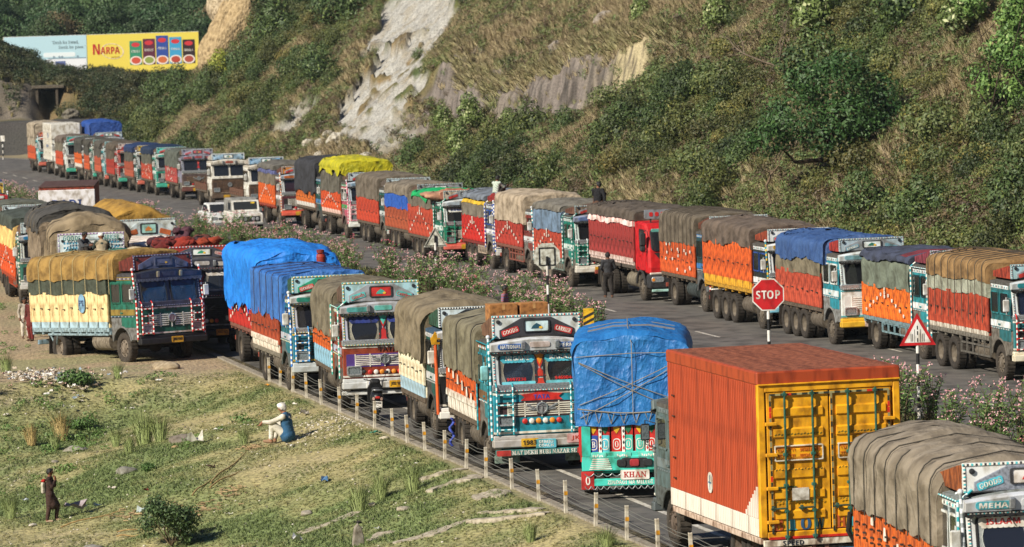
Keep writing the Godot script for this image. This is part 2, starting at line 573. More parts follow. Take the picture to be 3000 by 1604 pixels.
func build_ground() -> void:
	var gm := M("ffffff", "vcr").duplicate() as StandardMaterial3D
	gm.albedo_texture = noise_tex("turf", .03, 6, [[0.0, grey(.5)], [.4, grey(.84)], [.7, grey(1)], [1.0, grey(1)]])
	gm.uv1_triplanar = true
	gm.uv1_world_triplanar = true
	gm.uv1_scale = Vector3(.35, .35, .35)
	gm.normal_enabled = true
	gm.normal_texture = noise_tex("bumps", .03, 5, [], 10.0)
	gm.normal_scale = .8
	# field, dirt lot and the bed under the roads
	var rows := []
	var cols := []
	var ts := []
	var t := -70.0
	while t < 436.0:
		ts.append(t)
		t += .45 if t > -4.0 and t < 62.0 else 4.0
	var ps := []
	var p := -110.0
	while p <= 28.3:
		ps.append(p)
		p += .45 if p > -18.0 and p < .6 else (1.5 if p > 24.0 else 5.0)
	ps.append(28.3)
	for a in ts:
		var row := PackedVector3Array()
		var cr := PackedColorArray()
		for b in ps:
			row.append(tp(a, b, land(a, b)))
			cr.append(ground_col(a, b))
		rows.append(row)
		cols.append(cr)
	var mb := MB.new()
	mb.sheet(rows, cols)
	struct("ground", mb, gm)
	# hillside
	rows = []
	cols = []
	t = -60.0
	while t <= 345.0:
		var fine := t > 150.0 and t < 262.0
		var row := PackedVector3Array()
		var cr := PackedColorArray()
		p = 28.2
		while p < 96.0:
			row.append(tp(t, p, hill_y(t, p)))
			cr.append(hill_col(t, p))
			p += .2 if p > 34.8 and p < 48.5 else (.35 if p < 50.0 else 3.0)
		rows.append(row)
		cols.append(cr)
		t += .28 if fine else .7
	mb = MB.new()
	mb.sheet(rows, cols)
	struct("hillside", mb, gm)
	# beyond the bend
	rows = []
	cols = []
	var z := -426.0
	while z > -1010.0:
		var row := PackedVector3Array()
		var cr := PackedColorArray()
		var x := -130.0
		while x <= 60.0:
			row.append(Vector3(x, far_y(x, z), z))
			cr.append(far_col(x, z))
			x += 1.0
		rows.append(row)
		cols.append(cr)
		z -= .8 if z > -480.0 else 6.0
	mb = MB.new()
	mb.sheet(rows, cols)
	struct("far_hill", mb, gm)
	mb = MB.new()
	mb.paint(lin("5a5a3a"))
	mb.box(Vector3(0, -6, 0), Vector3(6000, 1, 6000))
	struct("plain", mb, gm)

func along(s: float, p: float, y := 0.0) -> Vector3:  # the carriageways run straight, then bend left
	var bend := 306.0
	if s <= bend: return tp(s, p, road_y(s) + y)
	var a := (s - bend) / 60.0
	return tp(bend + (p + 60.0) * sin(a), -60.0 + (p + 60.0) * cos(a), road_y(s) + y)

func strip(mb: MB, s0: float, s1: float, p0: float, p1: float, y: float, step := 4.0) -> void:
	var s := s0
	while s < s1 - .001:
		var e := minf(s + step, s1)
		var a := along(s, p0, y); var b := along(s, p1, y); var d := along(e, p1, y); var f := along(e, p0, y)
		mb.trin(a, b, d, Vector3.UP); mb.trin(a, d, f, Vector3.UP)
		s = e

func curb(mb: MB, s0: float, s1: float, p0: float, p1: float, y0: float, y1: float, step := 4.0) -> void:
	strip(mb, s0, s1, p0, p1, y1, step)
	var s := s0
	while s < s1 - .001:
		var e := minf(s + step, s1)
		for pq in [[p0, -1.0], [p1, 1.0]]:
			var a := along(s, pq[0], y0); var b := along(e, pq[0], y0); var d := along(e, pq[0], y1); var f := along(s, pq[0], y1)
			mb.trin(a, b, d, V * float(pq[1])); mb.trin(a, d, f, V * float(pq[1]))
		s = e

func build_roads() -> void:
	var am := StandardMaterial3D.new()
	am.albedo_color = Color(.44, .425, .405)
	am.uv1_triplanar = true
	am.uv1_world_triplanar = true
	am.uv1_scale = Vector3(.16, .16, .16)
	am.albedo_texture = noise_tex("asphalt", .012, 7, [[0.0, grey(.62)], [.45, grey(.88)], [1.0, Color(1, .99, .96)]])
	am.detail_enabled = true
	am.roughness = .85
	am.normal_enabled = true
	am.normal_texture = noise_tex("grit", .2, 3, [], 3.0)
	am.normal_scale = .3
	am.detail_blend_mode = BaseMaterial3D.BLEND_MODE_MUL
	am.detail_uv_layer = BaseMaterial3D.DETAIL_UV_2
	am.uv2_triplanar = true
	am.uv2_world_triplanar = true
	am.uv2_scale = Vector3(.05, .05, .05)
	am.detail_albedo = noise_tex("stains", .02, 5, [[0.0, grey(.55)], [.3, grey(.85)], [.6, grey(1)], [1.0, grey(1)]])
	var mb := MB.new()
	strip(mb, -66, 420, 0.0, 10.8, .0)
	struct("road", mb, am)
	mb = MB.new()
	strip(mb, -66, 420, 13.4, 28.0, .0)
	struct("road", mb, am)
	var conc := M("a59f93", "dust")
	mb = MB.new()
	curb(mb, -66, 300, 10.6, 10.85, -.1, .16)
	curb(mb, -66, 300, 13.35, 13.6, -.1, .16)
	struct("kerb", mb, conc)
	mb = MB.new()
	curb(mb, 300, 420, 13.2, 13.7, -.1, .3)
	struct("kerb", mb, M("a58a2c", "dust"))
	mb = MB.new()
	curb(mb, -66, 420, 10.85, 13.35, -.1, .12)
	struct("median_bed", mb, M("6c6440", "dust"))
	mb = MB.new()
	curb(mb, -66, 70, -.22, -.0, -.2, .05)
	struct("road_edge", mb, conc)
	var wm := M("d8d6cf", "dust")
	mb = MB.new()
	strip(mb, -66, 300, 1.68, 1.84, .006)
	struct("lane_line", mb, wm)
	mb = MB.new()
	for l in [16.6, 20.0]:
		for k in 46:
			strip(mb, -20.0 + k * 7.0 + (0.0 if l > 18.0 else 2.2), -17.0 + k * 7.0 + (0.0 if l > 18.0 else 2.2), l - .06, l + .06, .006)
	struct("lane_dashes", mb, wm)
	mb = MB.new()
	strip(mb, -66, 420, 27.3, 27.42, .006)
	strip(mb, -66, 420, 14.0, 14.12, .006)
	struct("edge_line", mb, wm)

# ---------------------------------------------------------------- plants
func leaf_blob(sd: int, count: int, lobes: Array, size: float, cols: Array, shell := .45) -> ArrayMesh:
	var r := RandomNumberGenerator.new()
	r.seed = sd
	var mb := MB.new()
	var wsum := 0.0
	for l in lobes: wsum += pow(l[1].x * l[1].y * l[1].z, .667)
	for l in lobes:
		var m := int(count * pow(l[1].x * l[1].y * l[1].z, .667) / wsum)
		var tone := r.randf()
		for i in m:
			var d := Vector3(r.randfn(), r.randfn(), r.randfn()).normalized()
			var f := 1.0 - shell * pow(r.randf(), 1.5)
			f *= 1.0 + .22 * sin(d.x * 7.0 + sd) * sin(d.y * 6.0 + l[0].x * 3.0) * sin(d.z * 7.0 + l[0].z)
			var c: Vector3 = l[0] + d * l[1] * f
			var nrm := (d + Vector3(r.randfn(), r.randfn() + .4, r.randfn()) * .55).normalized()
			var ax := nrm.cross(Vector3(r.randfn(), r.randfn(), r.randfn())).normalized()
			var ay := nrm.cross(ax)
			var s := size * r.randf_range(.6, 1.35)
			var k: Color = cols[0].lerp(cols[1], clampf(tone * .5 + r.randf() * .6, 0, 1))
			if cols.size() > 2 and r.randf() < .08: k = cols[2]
			mb.paint(k)
			var tip := c + ax * s
			var b := c - ax * s
			var u := ay * s * .45
			mb.trin(b, c + u + nrm * s * .12, tip, nrm); mb.trin(b, c - u + nrm * s * .12, tip, nrm)
	return mb.mesh()

func tuft(sd: int, blades: int, h: float, spread: float, w: float) -> ArrayMesh:
	var r := RandomNumberGenerator.new()
	r.seed = sd
	var mb := MB.new()
	for i in blades:
		var a := r.randf() * TAU
		var lean := Vector3(cos(a), 0, sin(a)) * r.randf_range(.1, 1.0) * spread
		var b := Vector3(cos(a), 0, sin(a)) * r.randf() * spread * .3
		var hh := h * r.randf_range(.55, 1.1)
		var sd2 := Vector3(-sin(a), 0, cos(a)).rotated(Vector3.UP, r.randf_range(-1, 1)) * w
		mb.paint(Color.WHITE * r.randf_range(.7, 1.15))
		var m := b + lean * .35 + Vector3(0, hh * .6, 0)
		var tip := b + lean + Vector3(0, hh, 0)
		var nn := (Vector3.UP * .8 + lean.normalized() * .5).normalized()
		mb.trin(b - sd2, b + sd2, m + sd2 * .8, nn); mb.trin(b - sd2, m + sd2 * .8, m - sd2 * .8, nn)
		mb.trin(m - sd2 * .8, m + sd2 * .8, tip, nn)
	return mb.mesh()

func scatter(called: String, mesh: Mesh, xs: Array, cs: PackedColorArray, m: Material, label := "", category := "") -> MultiMeshInstance3D:
	var mm := MultiMesh.new()
	mm.transform_format = MultiMesh.TRANSFORM_3D
	mm.use_colors = true
	mm.mesh = mesh
	mm.instance_count = xs.size()
	for i in xs.size():
		mm.set_instance_transform(i, xs[i])
		mm.set_instance_color(i, cs[i])
	var o := MultiMeshInstance3D.new()
	o.multimesh = mm
	o.material_override = m
	o.name = numbered(called)
	add_child(o)
	o.set_meta("kind", "stuff")
	if label: tag(o, label, category)
	return o

func spun(at: Vector3, s: float, sy := 1.0, lean := Vector3.ZERO) -> Transform3D:
	var b := Basis(Vector3.UP, rng.randf() * TAU).scaled(Vector3(s, s * sy, s))
	if lean.length_squared() > 0.0: b = Basis(Quaternion(Vector3.UP, (Vector3.UP + lean).normalized())) * b
	return Transform3D(b, at)

func bush_thing(called: String, mesh: Mesh, stem: Mesh, label: String, category: String, at: Vector3, sc: float, group := "") -> Node3D:
	var o := thing(called, label, category, at, rng.randf() * TAU, group)
	part("foliage", mesh, M("ffffff", "leaf"), o)
	if stem: part("trunk", stem, M("6b5a45", "dust"), o)
	o.scale = Vector3.ONE * sc
	return o

func limbs(sd: int, ends: Array, r0: float, base_h: float) -> ArrayMesh:
	var r := RandomNumberGenerator.new()
	r.seed = sd
	var mb := MB.new()
	var top := Vector3(r.randf_range(-.1, .1), base_h, r.randf_range(-.1, .1))
	mb.tube([Vector3(0, -.4, 0), Vector3(.03, base_h * .5, .02), top], [r0 * 1.2, r0, r0 * .85], 7)
	for e in ends:
		var m: Vector3 = top.lerp(e, .5) + Vector3(r.randfn(), r.randfn(), r.randfn()) * .12 * e.length()
		mb.tube([top - Vector3(0, .05, 0), m, e], [r0 * .6, r0 * .4, r0 * .12], 5)
		for k in 3:
			var q: Vector3 = m.lerp(e, r.randf()) 
			mb.tube([q, q + Vector3(r.randfn(), absf(r.randfn()), r.randfn()) * .22 * e.length()], [r0 * .25, r0 * .06], 4)
	return mb.mesh()

func branch(mb: MB, a: Vector3, d: Vector3, l: float, r0: float, depth: int, r: RandomNumberGenerator) -> void:
	var m := a + d * l * .5 + Vector3(r.randfn(), r.randfn(), r.randfn()) * l * .06
	var b := a + d * l + Vector3(r.randfn(), r.randfn(), r.randfn()) * l * .06
	mb.tube([a, m, b], [r0, r0 * .8, r0 * .6], 5 if r0 > .02 else 3)
	if depth == 0: return
	for k in r.randi_range(2, 3):
		var nd := (d + Vector3(r.randfn(), r.randfn() * .7 + .15, r.randfn()) * .55).normalized()
		branch(mb, b if k == 0 else m.lerp(b, r.randf()), nd, l * r.randf_range(.5, .8), r0 * .55, depth - 1, r)

func on_hill(t: float, p: float, dy := 0.0) -> Vector3:
	return tp(t, p, hill_y(t, p) + dy)

func build_plants() -> void:
	rng.seed = 11
	var leaf := M("ffffff", "leaf")
	var g_dark := lin("2e4422"); var g_mid := lin("4d6032"); var g_lite := lin("6e7f42"); var g_olive := lin("686c3e"); var g_yel := lin("7a7f42")
	# grasses over the hillside
	var xs := []; var cs := PackedColorArray()
	var xs2 := []; var cs2 := PackedColorArray()
	var straw := lin("b0a078"); var tan2 := lin("8f7c60"); var gg := lin("788548"); var g2 := lin("5a733c")
	for i in 175000:
		var t := rng.randf_range(12, 338)
		var p := 28.4 + 21.0 * rng.randf()
		var w := maxf(white(t, p), maxf(white(t + 1.6, p), white(t + 3.2, p)))
		if rng.randf() < w * 1.02: continue
		if cliff(t, p) > .62 and p < 42.2 and p > 40.2 and rng.randf() < .93: continue
		var n := nz.get_noise_2d(t * 6.0, p * 11.0) + nz2.get_noise_2d(t * 16.0, p * 28.0) * .7
		n += .22 * sst(175, 120, t) - .25 * sst(40.5, 43.0, p) * sst(225, 170, t) * sst(120, 150, t) 
		var at := on_hill(t, p)
		n -= straw_zone(t, p) * .6
		if t > 200.0 and t < 238.0 and p > 33.8 and p < 37.2 and rng.randf() < .6: continue
		if rng.randf() < .5 - n * .85:
			xs.append(spun(at, rng.randf_range(.4, 1.1), 1.0, -V * rng.randf_range(-.1, .6) + U * rng.randfn() * .3))
			cs.append(straw.lerp(tan2, rng.randf()).lerp(gg, clampf(rng.randf() * .8 + n * .7, 0, 1)))
		else:
			if rng.randf() < .5: continue
			xs2.append(spun(at + Vector3(0, .1, 0), rng.randf_range(.4, 1.0)))
			var kk := g2.lerp(g_olive, rng.randf())
			if rng.randf() < .45: kk = lin("6b5a40").lerp(lin("5a4a3a"), rng.randf())
			cs2.append(kk * rng.randf_range(.55, 1.15))
	for i in 650:
		var t := rng.randf_range(150, 219)
		var p := 41.1 - nz.get_noise_2d(t * 3.5, 3.0) * 1.8 + rng.randf_range(.45, 1.6)
		xs.append(spun(on_hill(t, p), rng.randf_range(.8, 1.6), 1.0, -V * rng.randf_range(.3, 1.1)))
		cs.append(straw.lerp(lin("6f5c44"), rng.randf()).lerp(gg, rng.randf() * .5))
	scatter("hill_grass", tuft(5, 22, .62, .5, .014), xs, cs, leaf, "dry straw and green grass tufts covering the hillside", "grass")
	scatter("hill_scrub", leaf_blob(6, 110, [[Vector3(0, .3, 0), Vector3(.5, .38, .5)]], .075, [Color(.75, .78, .7), Color(1.15, 1.2, 1.0)]), xs2, cs2, leaf, "low leafy green and brown scrub between the grasses on the hillside", "undergrowth")
	# short turf on the field by the fence
	xs = []; cs = PackedColorArray()
	for i in 100000:
		var t := rng.randf_range(-2, 50)
		var p := -.5 - 16.0 * rng.randf()
		var n := nz.get_noise_2d(t * 9.0 + 90.0, p * 9.0) + nz2.get_noise_2d(t * 22.0, p * 22.0 + 40.0) * .7
		if n + rng.randf() * .5 < -.12 or rng.randf() < sst(46, 48, t): continue
		var k := lin("b4aa74").lerp(lin("84965a"), clampf(.5 + n * .9 + rng.randf_range(-.3, .3), 0, 1))
		xs.append(spun(tp(t, p, land(t, p)), rng.randf_range(.5, 1.3), 1.0 if n < .25 else 1.7))
		cs.append(k)
	scatter("turf", tuft(8, 12, .042, .09, .004), xs, cs, leaf, "short patchy yellow green turf sloping down from the cable fence", "grass")
	# weeds along bank edge and lot
	xs = []; cs = PackedColorArray()
	for i in 750:
		var t := rng.randf_range(30, 47.5) if rng.randf() < .7 else rng.randf_range(58, 110)
		var p := -rng.randf_range(1.5, 16) if t < 50.0 else -rng.randf_range(3.5, 14)
		var n := nz.get_noise_2d(t * 14.0, p * 14.0 + 60.0)
		if n < .12: continue
		xs.append(spun(tp(t, p, land(t, p)), rng.randf_range(.2, .5)))
		cs.append(lin("6a8440").lerp(lin("4a6830"), rng.randf()))
	scatter("weeds", leaf_blob(9, 60, [[Vector3(0, .18, 0), Vector3(.5, .3, .5)]], .1, [Color(.8, .8, .8), Color(1.2, 1.2, 1.1)]), xs, cs, leaf, "leafy green weeds along the top of the grassy bank", "weeds")
	# median ground cover
	xs = []; cs = PackedColorArray()
	for i in 9000:
		var t := rng.randf_range(2, 290)
		var p := rng.randf_range(10.9, 13.3)
		xs.append(spun(along(t, p, .1), rng.randf_range(.5, 1.1)))
		cs.append(lin("8f8350").lerp(lin("5f7436"), rng.randf()))
	scatter("median_grass", tuft(12, 12, .38, .35, .016), xs, cs, leaf, "grass growing under the oleanders along the road median", "grass")
	# ------------- single bushes and trees
	var bA := leaf_blob(21, 2600, [[Vector3(0, .9, 0), Vector3(1, .8, 1)], [Vector3(.7, .7, .3), Vector3(.7, .6, .7)], [Vector3(-.6, .8, -.4), Vector3(.75, .6, .7)], [Vector3(.1, 1.5, 0), Vector3(.6, .55, .6)]], .072, [g_dark, g_mid, g_lite])
	var bB := leaf_blob(22, 2300, [[Vector3(0, .7, 0), Vector3(1.1, .6, 1)], [Vector3(.8, .5, .2), Vector3(.8, .45, .7)], [Vector3(-.7, .55, .3), Vector3(.8, .5, .8)]], .065, [g_olive, g_mid, g_yel])
	var bC := leaf_blob(23, 1800, [[Vector3(0, 1.6, 0), Vector3(.8, .7, .8)], [Vector3(.5, 1.1, .3), Vector3(.7, .5, .6)], [Vector3(-.5, 1.2, 0), Vector3(.6, .55, .6)], [Vector3(0, 2.2, 0), Vector3(.5, .5, .5)]], .10, [g_mid, g_lite, lin("b9bf8e")])
	var bY := leaf_blob(24, 1500, [[Vector3(0, 2.0, 0), Vector3(1.1, .8, 1)], [Vector3(.6, 1.5, .2), Vector3(.7, .5, .7)], [Vector3(-.6, 1.6, .1), Vector3(.7, .6, .7)], [Vector3(.3, 2.7, 0), Vector3(.6, .5, .6)]], .10, [lin("6f7d2c"), lin("98a03c"), lin("b0ae4a")])
	var sA := limbs(31, [Vector3(.6, .9, .2), Vector3(-.5, 1, -.3), Vector3(.1, 1.5, .1)], .06, .35)
	var sC := limbs(32, [Vector3(.5, 1.3, .3), Vector3(-.5, 1.4, 0), Vector3(0, 2.2, 0)], .06, .8)
	for q in 2:
		xs = []; cs = PackedColorArray()
		for i in 1750:
			var t := rng.randf_range(14, 330)
			var p := 30.0 + 19.0 * rng.randf()
			var n := nz.get_noise_2d(t * 4.0 + 300.0 * q, p * 9.0) + .25 * sst(185, 130, t) + .18 * sst(235, 262, t) - .3 * sst(41.0, 43.5, p) * sst(235, 180, t) * sst(118, 150, t)
			n -= straw_zone(t, p) * .55
			if n < .08 + rng.randf() * .22 or maxf(white(t, p), maxf(white(t + 3.0, p), white(t + 6.0, p))) > .05 or (cliff(t, p) > .5 and p < 42.5 and p > 38.8): continue
			xs.append(spun(on_hill(t, p, -.2), rng.randf_range(.45, 1.25), rng.randf_range(.8, 1.25)))
			cs.append(Color(.85, .9, .8).lerp(Color(1.5, 1.05, .9), pow(rng.randf(), 1.5)) * rng.randf_range(.5, 1.15))
		scatter("thicket", bA if q == 0 else bB, xs, cs, leaf, ["dark green thicket of bushes merging over the hillside", "olive thicket of low bushes merging over the hillside"][q], "thicket")
	var spots := [  # t, p, scale, kind, label
		[288, 41.0, 1.5, "A", "dark shrub on the slope under the tan rock headland"], [286, 43.5, 2.2, "A", "broad dark green tree above the rusty hut"], [300, 47.0, 2.6, "A", "dark tree crown at the top left of the hill beside the headland"],
		[285, 47.5, 2.4, "A", "dark tree right of the headland at the picture's top edge"], [270, 46.0, 2.2, "A", "bushy green tree below the crest left of the pale rock"], [263, 43.0, 1.4, "B", "olive bush above the rusty hut"],
		[252, 40.6, 1.6, "A", "dark bush beside the thin pale rock streak"], [256, 35.4, 1.2, "A", "round dark bush near the road behind the striped white lorries"], [297, 36.6, 1.6, "A", "big dark bush at the hill foot behind the far lorries"],
		[305, 35.6, 1.5, "B", "olive bush at the far end of the hill foot"], [311, 38.6, 1.5, "A", "dark bush on the outer corner of the hill"], [318, 37.5, 1.6, "A", "dark green bush hiding the billboard's lower right corner"], [276, 37.5, 1.0, "B", "grey green bush on the slope behind the far queue"],
		[292, 38.3, 1.3, "A", "dark bush below the yellow green sapling"], [262, 39.0, 1.2, "B", "dense bush right below the rusty hut"], [268, 41.8, 1.3, "A", "dark thicket left of the rusty hut"],
		[199, 39.0, 1.0, "C", "bright leafy shrub in front of the grey crag"], [189, 38.6, 1.25, "C", "pale flowering shrub before the grey crag"], [186, 37.2, .8, "C", "small bright green shrub beneath the pale flowering one"], [193, 35.8, 1.1, "A", "green bush above the yellow tarpaulin lorry"], [181, 39.3, .8, "C", "thin green sapling against the crag"],
		[178, 35.4, 1.0, "C", "leafy green bush low on the slope right of the yellow tarpaulin"], [172, 39.6, .8, "B", "low bush under the cream rock face"], [158, 37.3, 1.0, "A", "dark green bush in the middle of the slope"], [156, 40.2, 1.2, "B", "olive thicket right of the cream rock face"], [149, 41.0, 1.4, "B", "olive thicket high on the middle slope"],
		[143, 38.7, 1.3, "B", "broad olive bush above the red lorry cab"], [140, 36.2, 1.3, "A", "green bush on the low slope behind the man in black"], [134, 40.0, 1.4, "B", "olive scrub bush on the right middle slope"], [128, 43.2, 1.5, "C", "fresh green bush near the crest above the bare tree"], [131, 36.5, 1.2, "B", "low olive bush behind the dark brown canopies"],
		[166, 44.2, 1.0, "C", "bright bush on the brown grass above the crag"], [150, 44.4, 1.2, "C", "pale leafed bush by the small boulders near the crest"], [121, 41.4, 1.6, "A", "dark bush under the leaning bare tree"], [113, 43.6, 1.9, "A", "dark tree at the crest right of the leaning bare tree"], [118, 45.5, 2.0, "A", "dark tree cut off by the top of the picture"],
		[124, 36.0, 1.3, "B", "olive scrub left of the small bare tree"], [112, 34.9, 1.0, "A", "dark bush low between the bare tree and the queue"], [89, 33.4, 1.2, "A", "dark round bush above the blue tarpaulin lorry"], [84, 34.2, 1.1, "B", "olive bush right of the round dark one"], [80, 33.2, 1.2, "A", "leafy bush at the roadside behind the brown canopy"], [76, 36.3, 1.3, "B", "olive bush on the lower right slope"],
		[92, 37.4, 1.5, "B", "broad olive scrub right of the big dark tree"], [86, 38.6, 1.4, "B", "scrubby bush at the right of the slope"], [100, 42.0, 1.3, "C", "fresh green bush on the dry grass at the upper right"], [94, 43.5, 1.2, "B", "bush on the straw coloured upper right slope"], [107, 40.4, 1.3, "B", "olive bush above the big dark tree"],
		[73, 34.5, 1.3, "A", "dark bush at the right edge just above the lorries"], [81, 40.2, 1.4, "C", "light green bush below the slender trees"]]
	for s in spots:
		var ms: Mesh = {"A": bA, "B": bB, "C": bC}[s[3]]
		bush_thing("bush", ms, sC if s[3] == "C" else sA, s[4], "bush", on_hill(s[0], s[1], -.15), s[2] * rng.randf_range(.92, 1.08))
	bush_thing("sapling", bY, sC, "yellow green sapling standing out on the left part of the hill", "tree", on_hill(294, 39.6, -.1), 1.15)
	# the big dark round tree
	var lob := []
	var ends := []
	for l in [[-1.6, 2.1, .3, 1.5], [1.5, 2.2, 0, 1.5], [0, 3.1, 0, 1.7], [-.8, 1.5, 1, 1.2], [1.0, 1.5, .9, 1.2], [-2.3, 1.4, -.2, 1.0], [2.4, 1.8, .2, 1.1], [.7, 3.8, -.2, 1.0], [-1.0, 3.4, .2, 1.0], [0, 2.1, 1.2, 1.2], [2.0, 3.0, -.4, 1.0]]:
		lob.append([Vector3(l[0], l[1], l[2]), Vector3(l[3], l[3] * .72, l[3]) * .84])
		ends.append(Vector3(l[0], l[1], l[2]) * .85)
	var big := thing("round_tree", "big round dark green tree on the slope above the blue tarpaulin lorry", "tree", on_hill(97, 34.6, -.2), .4)
	big.scale = Vector3.ONE * 1.3
	part("crown", leaf_blob(41, 12000, lob, .075, [lin("22401c"), lin("3c5c28"), lin("50703a")], .4), leaf, big)
	part("trunk", limbs(42, ends, .16, .7), M("5a4a3a", "dust"), big)
	# slender trees at the right edge
	lob = []
	ends = []
	for k in 9:
		var v3 := Vector3(rng.randf_range(-.9, .9), 2.0 + k * .5, rng.randf_range(-.8, .8))
		lob.append([v3, Vector3(.75, .55, .75)])
		ends.append(v3)
	var slim := leaf_blob(43, 3200, lob, .10, [lin("44692f"), lin("6d8c45"), lin("88a058")], .8)
	var slims := limbs(44, ends, .08, 1.5)
	var a := thing("slender_tree", "slender feathery tree left of its twin at the upper right edge", "tree", on_hill(86, 38.2, -.1), 0.0)
	part("crown", slim, leaf, a)
	part("trunk", slims, M("4a3e34", "dust"), a)
	dup(a, on_hill(82.5, 38.6, -.1), 2.0, 1.08, "slender feathery tree cut off by the right edge of the picture")
	# bare trees
	var r := RandomNumberGenerator.new()
	r.seed = 4
	var mb := MB.new()
	branch(mb, Vector3(0, -.2, 0), Vector3(-.18, 1, 0).normalized(), 1.5, .075, 5, r)
	var bt := part("bare_tree", mb, M("8a7763", "dust"), self)
	bt.position = on_hill(99.5, 32.6)
	bt.rotation.y = .3
	tag(bt, "small bare tree rising left of the big dark round tree", "tree")
	mb = MB.new()
	r.seed = 9
	branch(mb, Vector3(0, -.2, 0), Vector3(-.8, .75, 0).normalized(), 2.2, .12, 5, r)
	bt = part("bare_tree", mb, M("8f8272", "dust"), self)
	bt.position = on_hill(121, 41.0)
	tag(bt, "grey bare tree leaning left near the crest of the hill", "tree")
	for k in 9:
		mb = MB.new()
		r.seed = 60 + k
		branch(mb, Vector3(0, -.2, 0), Vector3(r.randfn() * .15, 1, 0).normalized(), 1.0, .03, 3, r)
		bt = part("dry_sapling", mb, M("8a7a66", "dust"), self)
		bt.position = on_hill([150, 143, 138, 132, 126, 120, 146, 136, 110][k], [37.0, 38.4, 40.0, 37.0, 39.6, 38.2, 42.4, 34.2, 37.4][k])
		tag(bt, "thin leafless sapling among the scrub of the right slope", "sapling", "leafless saplings on the slope")
	# oleanders in the median
	var protos := []
	for k in 4:
		r.seed = 200 + k
		var stems := MB.new()
		var lv := MB.new()
		var fl := MB.new()
		for s in 22:
			var an := r.randf() * TAU
			var out := r.randf_range(.15, .85)
			var h := r.randf_range(.9, 1.75)
			var b := Vector3(cos(an), 0, sin(an)) * .12
			var m := Vector3(cos(an) * out * .45, h * .6, sin(an) * out * .45)
			var e := Vector3(cos(an) * out, h, sin(an) * out)
			stems.tube([b, m, e], [.016, .012, .006], 4)
			for q in 26:
				var f := r.randf_range(.25, 1.0)
				var c := b.lerp(m, f * 2.0) if f < .5 else m.lerp(e, f * 2.0 - 1.0)
				var d := Vector3(r.randfn(), r.randfn() * .5 + .35, r.randfn()).normalized()
				var sd := d.cross(Vector3(r.randfn(), r.randfn(), r.randfn())).normalized() * .019
				var nn := d.cross(sd).normalized()
				var ln := r.randf_range(.13, .22)
				lv.paint(lin("3c5a2c").lerp(lin("6f8a48"), r.randf()))
				lv.trin(c, c + d * ln * .5 + sd, c + d * ln, nn); lv.trin(c, c + d * ln * .5 - sd, c + d * ln, nn)
			if r.randf() < .62:
				for q in 7:
					var c := e + Vector3(r.randfn(), r.randfn() * .7 + .3, r.randfn()) * .07
					fl.paint(lin("dfa5ae").lerp(lin("ecc8c8"), r.randf()) if k < 3 else lin("dd6f80").lerp(lin("ec9aa4"), r.randf()))
					for w in 3:
						var d := Vector3(r.randfn(), r.randfn(), r.randfn()).normalized()
						var sd := d.cross(Vector3(r.randfn(), r.randfn(), r.randfn())).normalized() * .022
						fl.trin(c - d * .03, c + sd, c + d * .03, d.cross(sd).normalized()); fl.trin(c - d * .03, c - sd, c + d * .03, d.cross(sd).normalized())
		protos.append([stems.mesh(), lv.mesh(), fl.mesh()])
	var roots := []
	for k in 4:
		var o := thing("oleander", "pink flowering oleander in the row along the median", "oleander", Vector3.ZERO, 0, "oleanders along the road median")
		part("stems", protos[k][0], M("6f6350", "dust"), o)
		part("leaves", protos[k][1], leaf, o)
		part("flowers", protos[k][2], leaf, o).set_meta("kind", "stuff")
		roots.append(o)
	var used := [false, false, false, false]
	var t := -8.0
	rng.seed = 77
	while t < 262.0:
		for row in 2:
			if rng.randf() < (.3 if t < 24.0 else .34): continue
			if t > 25.0 and t < 43.5: continue
			if t > 44.0 and t < 58.0 and rng.randf() < .55: continue
			var k := 3 if rng.randf() < .12 else rng.randi() % 3
			var at := along(t + rng.randf_range(-.5, .5), 11.5 + row * 1.2 + rng.randf_range(-.3, .3), .08)
			var s := rng.randf_range(.65, 1.02)
			if not used[k]:
				used[k] = true
				roots[k].position = at
				roots[k].scale = Vector3.ONE * s
			else: dup(roots[k], at, rng.randf() * TAU, s)
		t += 1.75 if t < 120.0 else 2.3
	# wooded slope far behind the billboard
	xs = []; cs = PackedColorArray()
	rng.seed = 5
	for i in 5200:
		var z := -rng.randf_range(522, 900)
		var x := rng.randf_range(-.128, .02) * -z
		xs.append(spun(Vector3(x, far_y(x, z), z), rng.randf_range(1.4, 3.6)))
		cs.append(lin("324e2c").lerp(lin("50663c"), rng.randf()) * rng.randf_range(.55, 1.15))
		if rng.randf() < .12: cs[cs.size() - 1] = lin("75654c")
	scatter("distant_wood", leaf_blob(50, 4200, [[Vector3(0, .7, 0), Vector3(1, .8, 1)], [Vector3(.5, 1.2, 0), Vector3(.7, .6, .7)]], .055, [Color(.7, .8, .7), Color(1.15, 1.15, 1.0)]), xs, cs, leaf, "dark green wood covering the slope behind the billboard", "wood")
	# brush on the bank below the billboard and on the earth mound
	xs = []; cs = PackedColorArray()
	xs2 = []; cs2 = PackedColorArray()
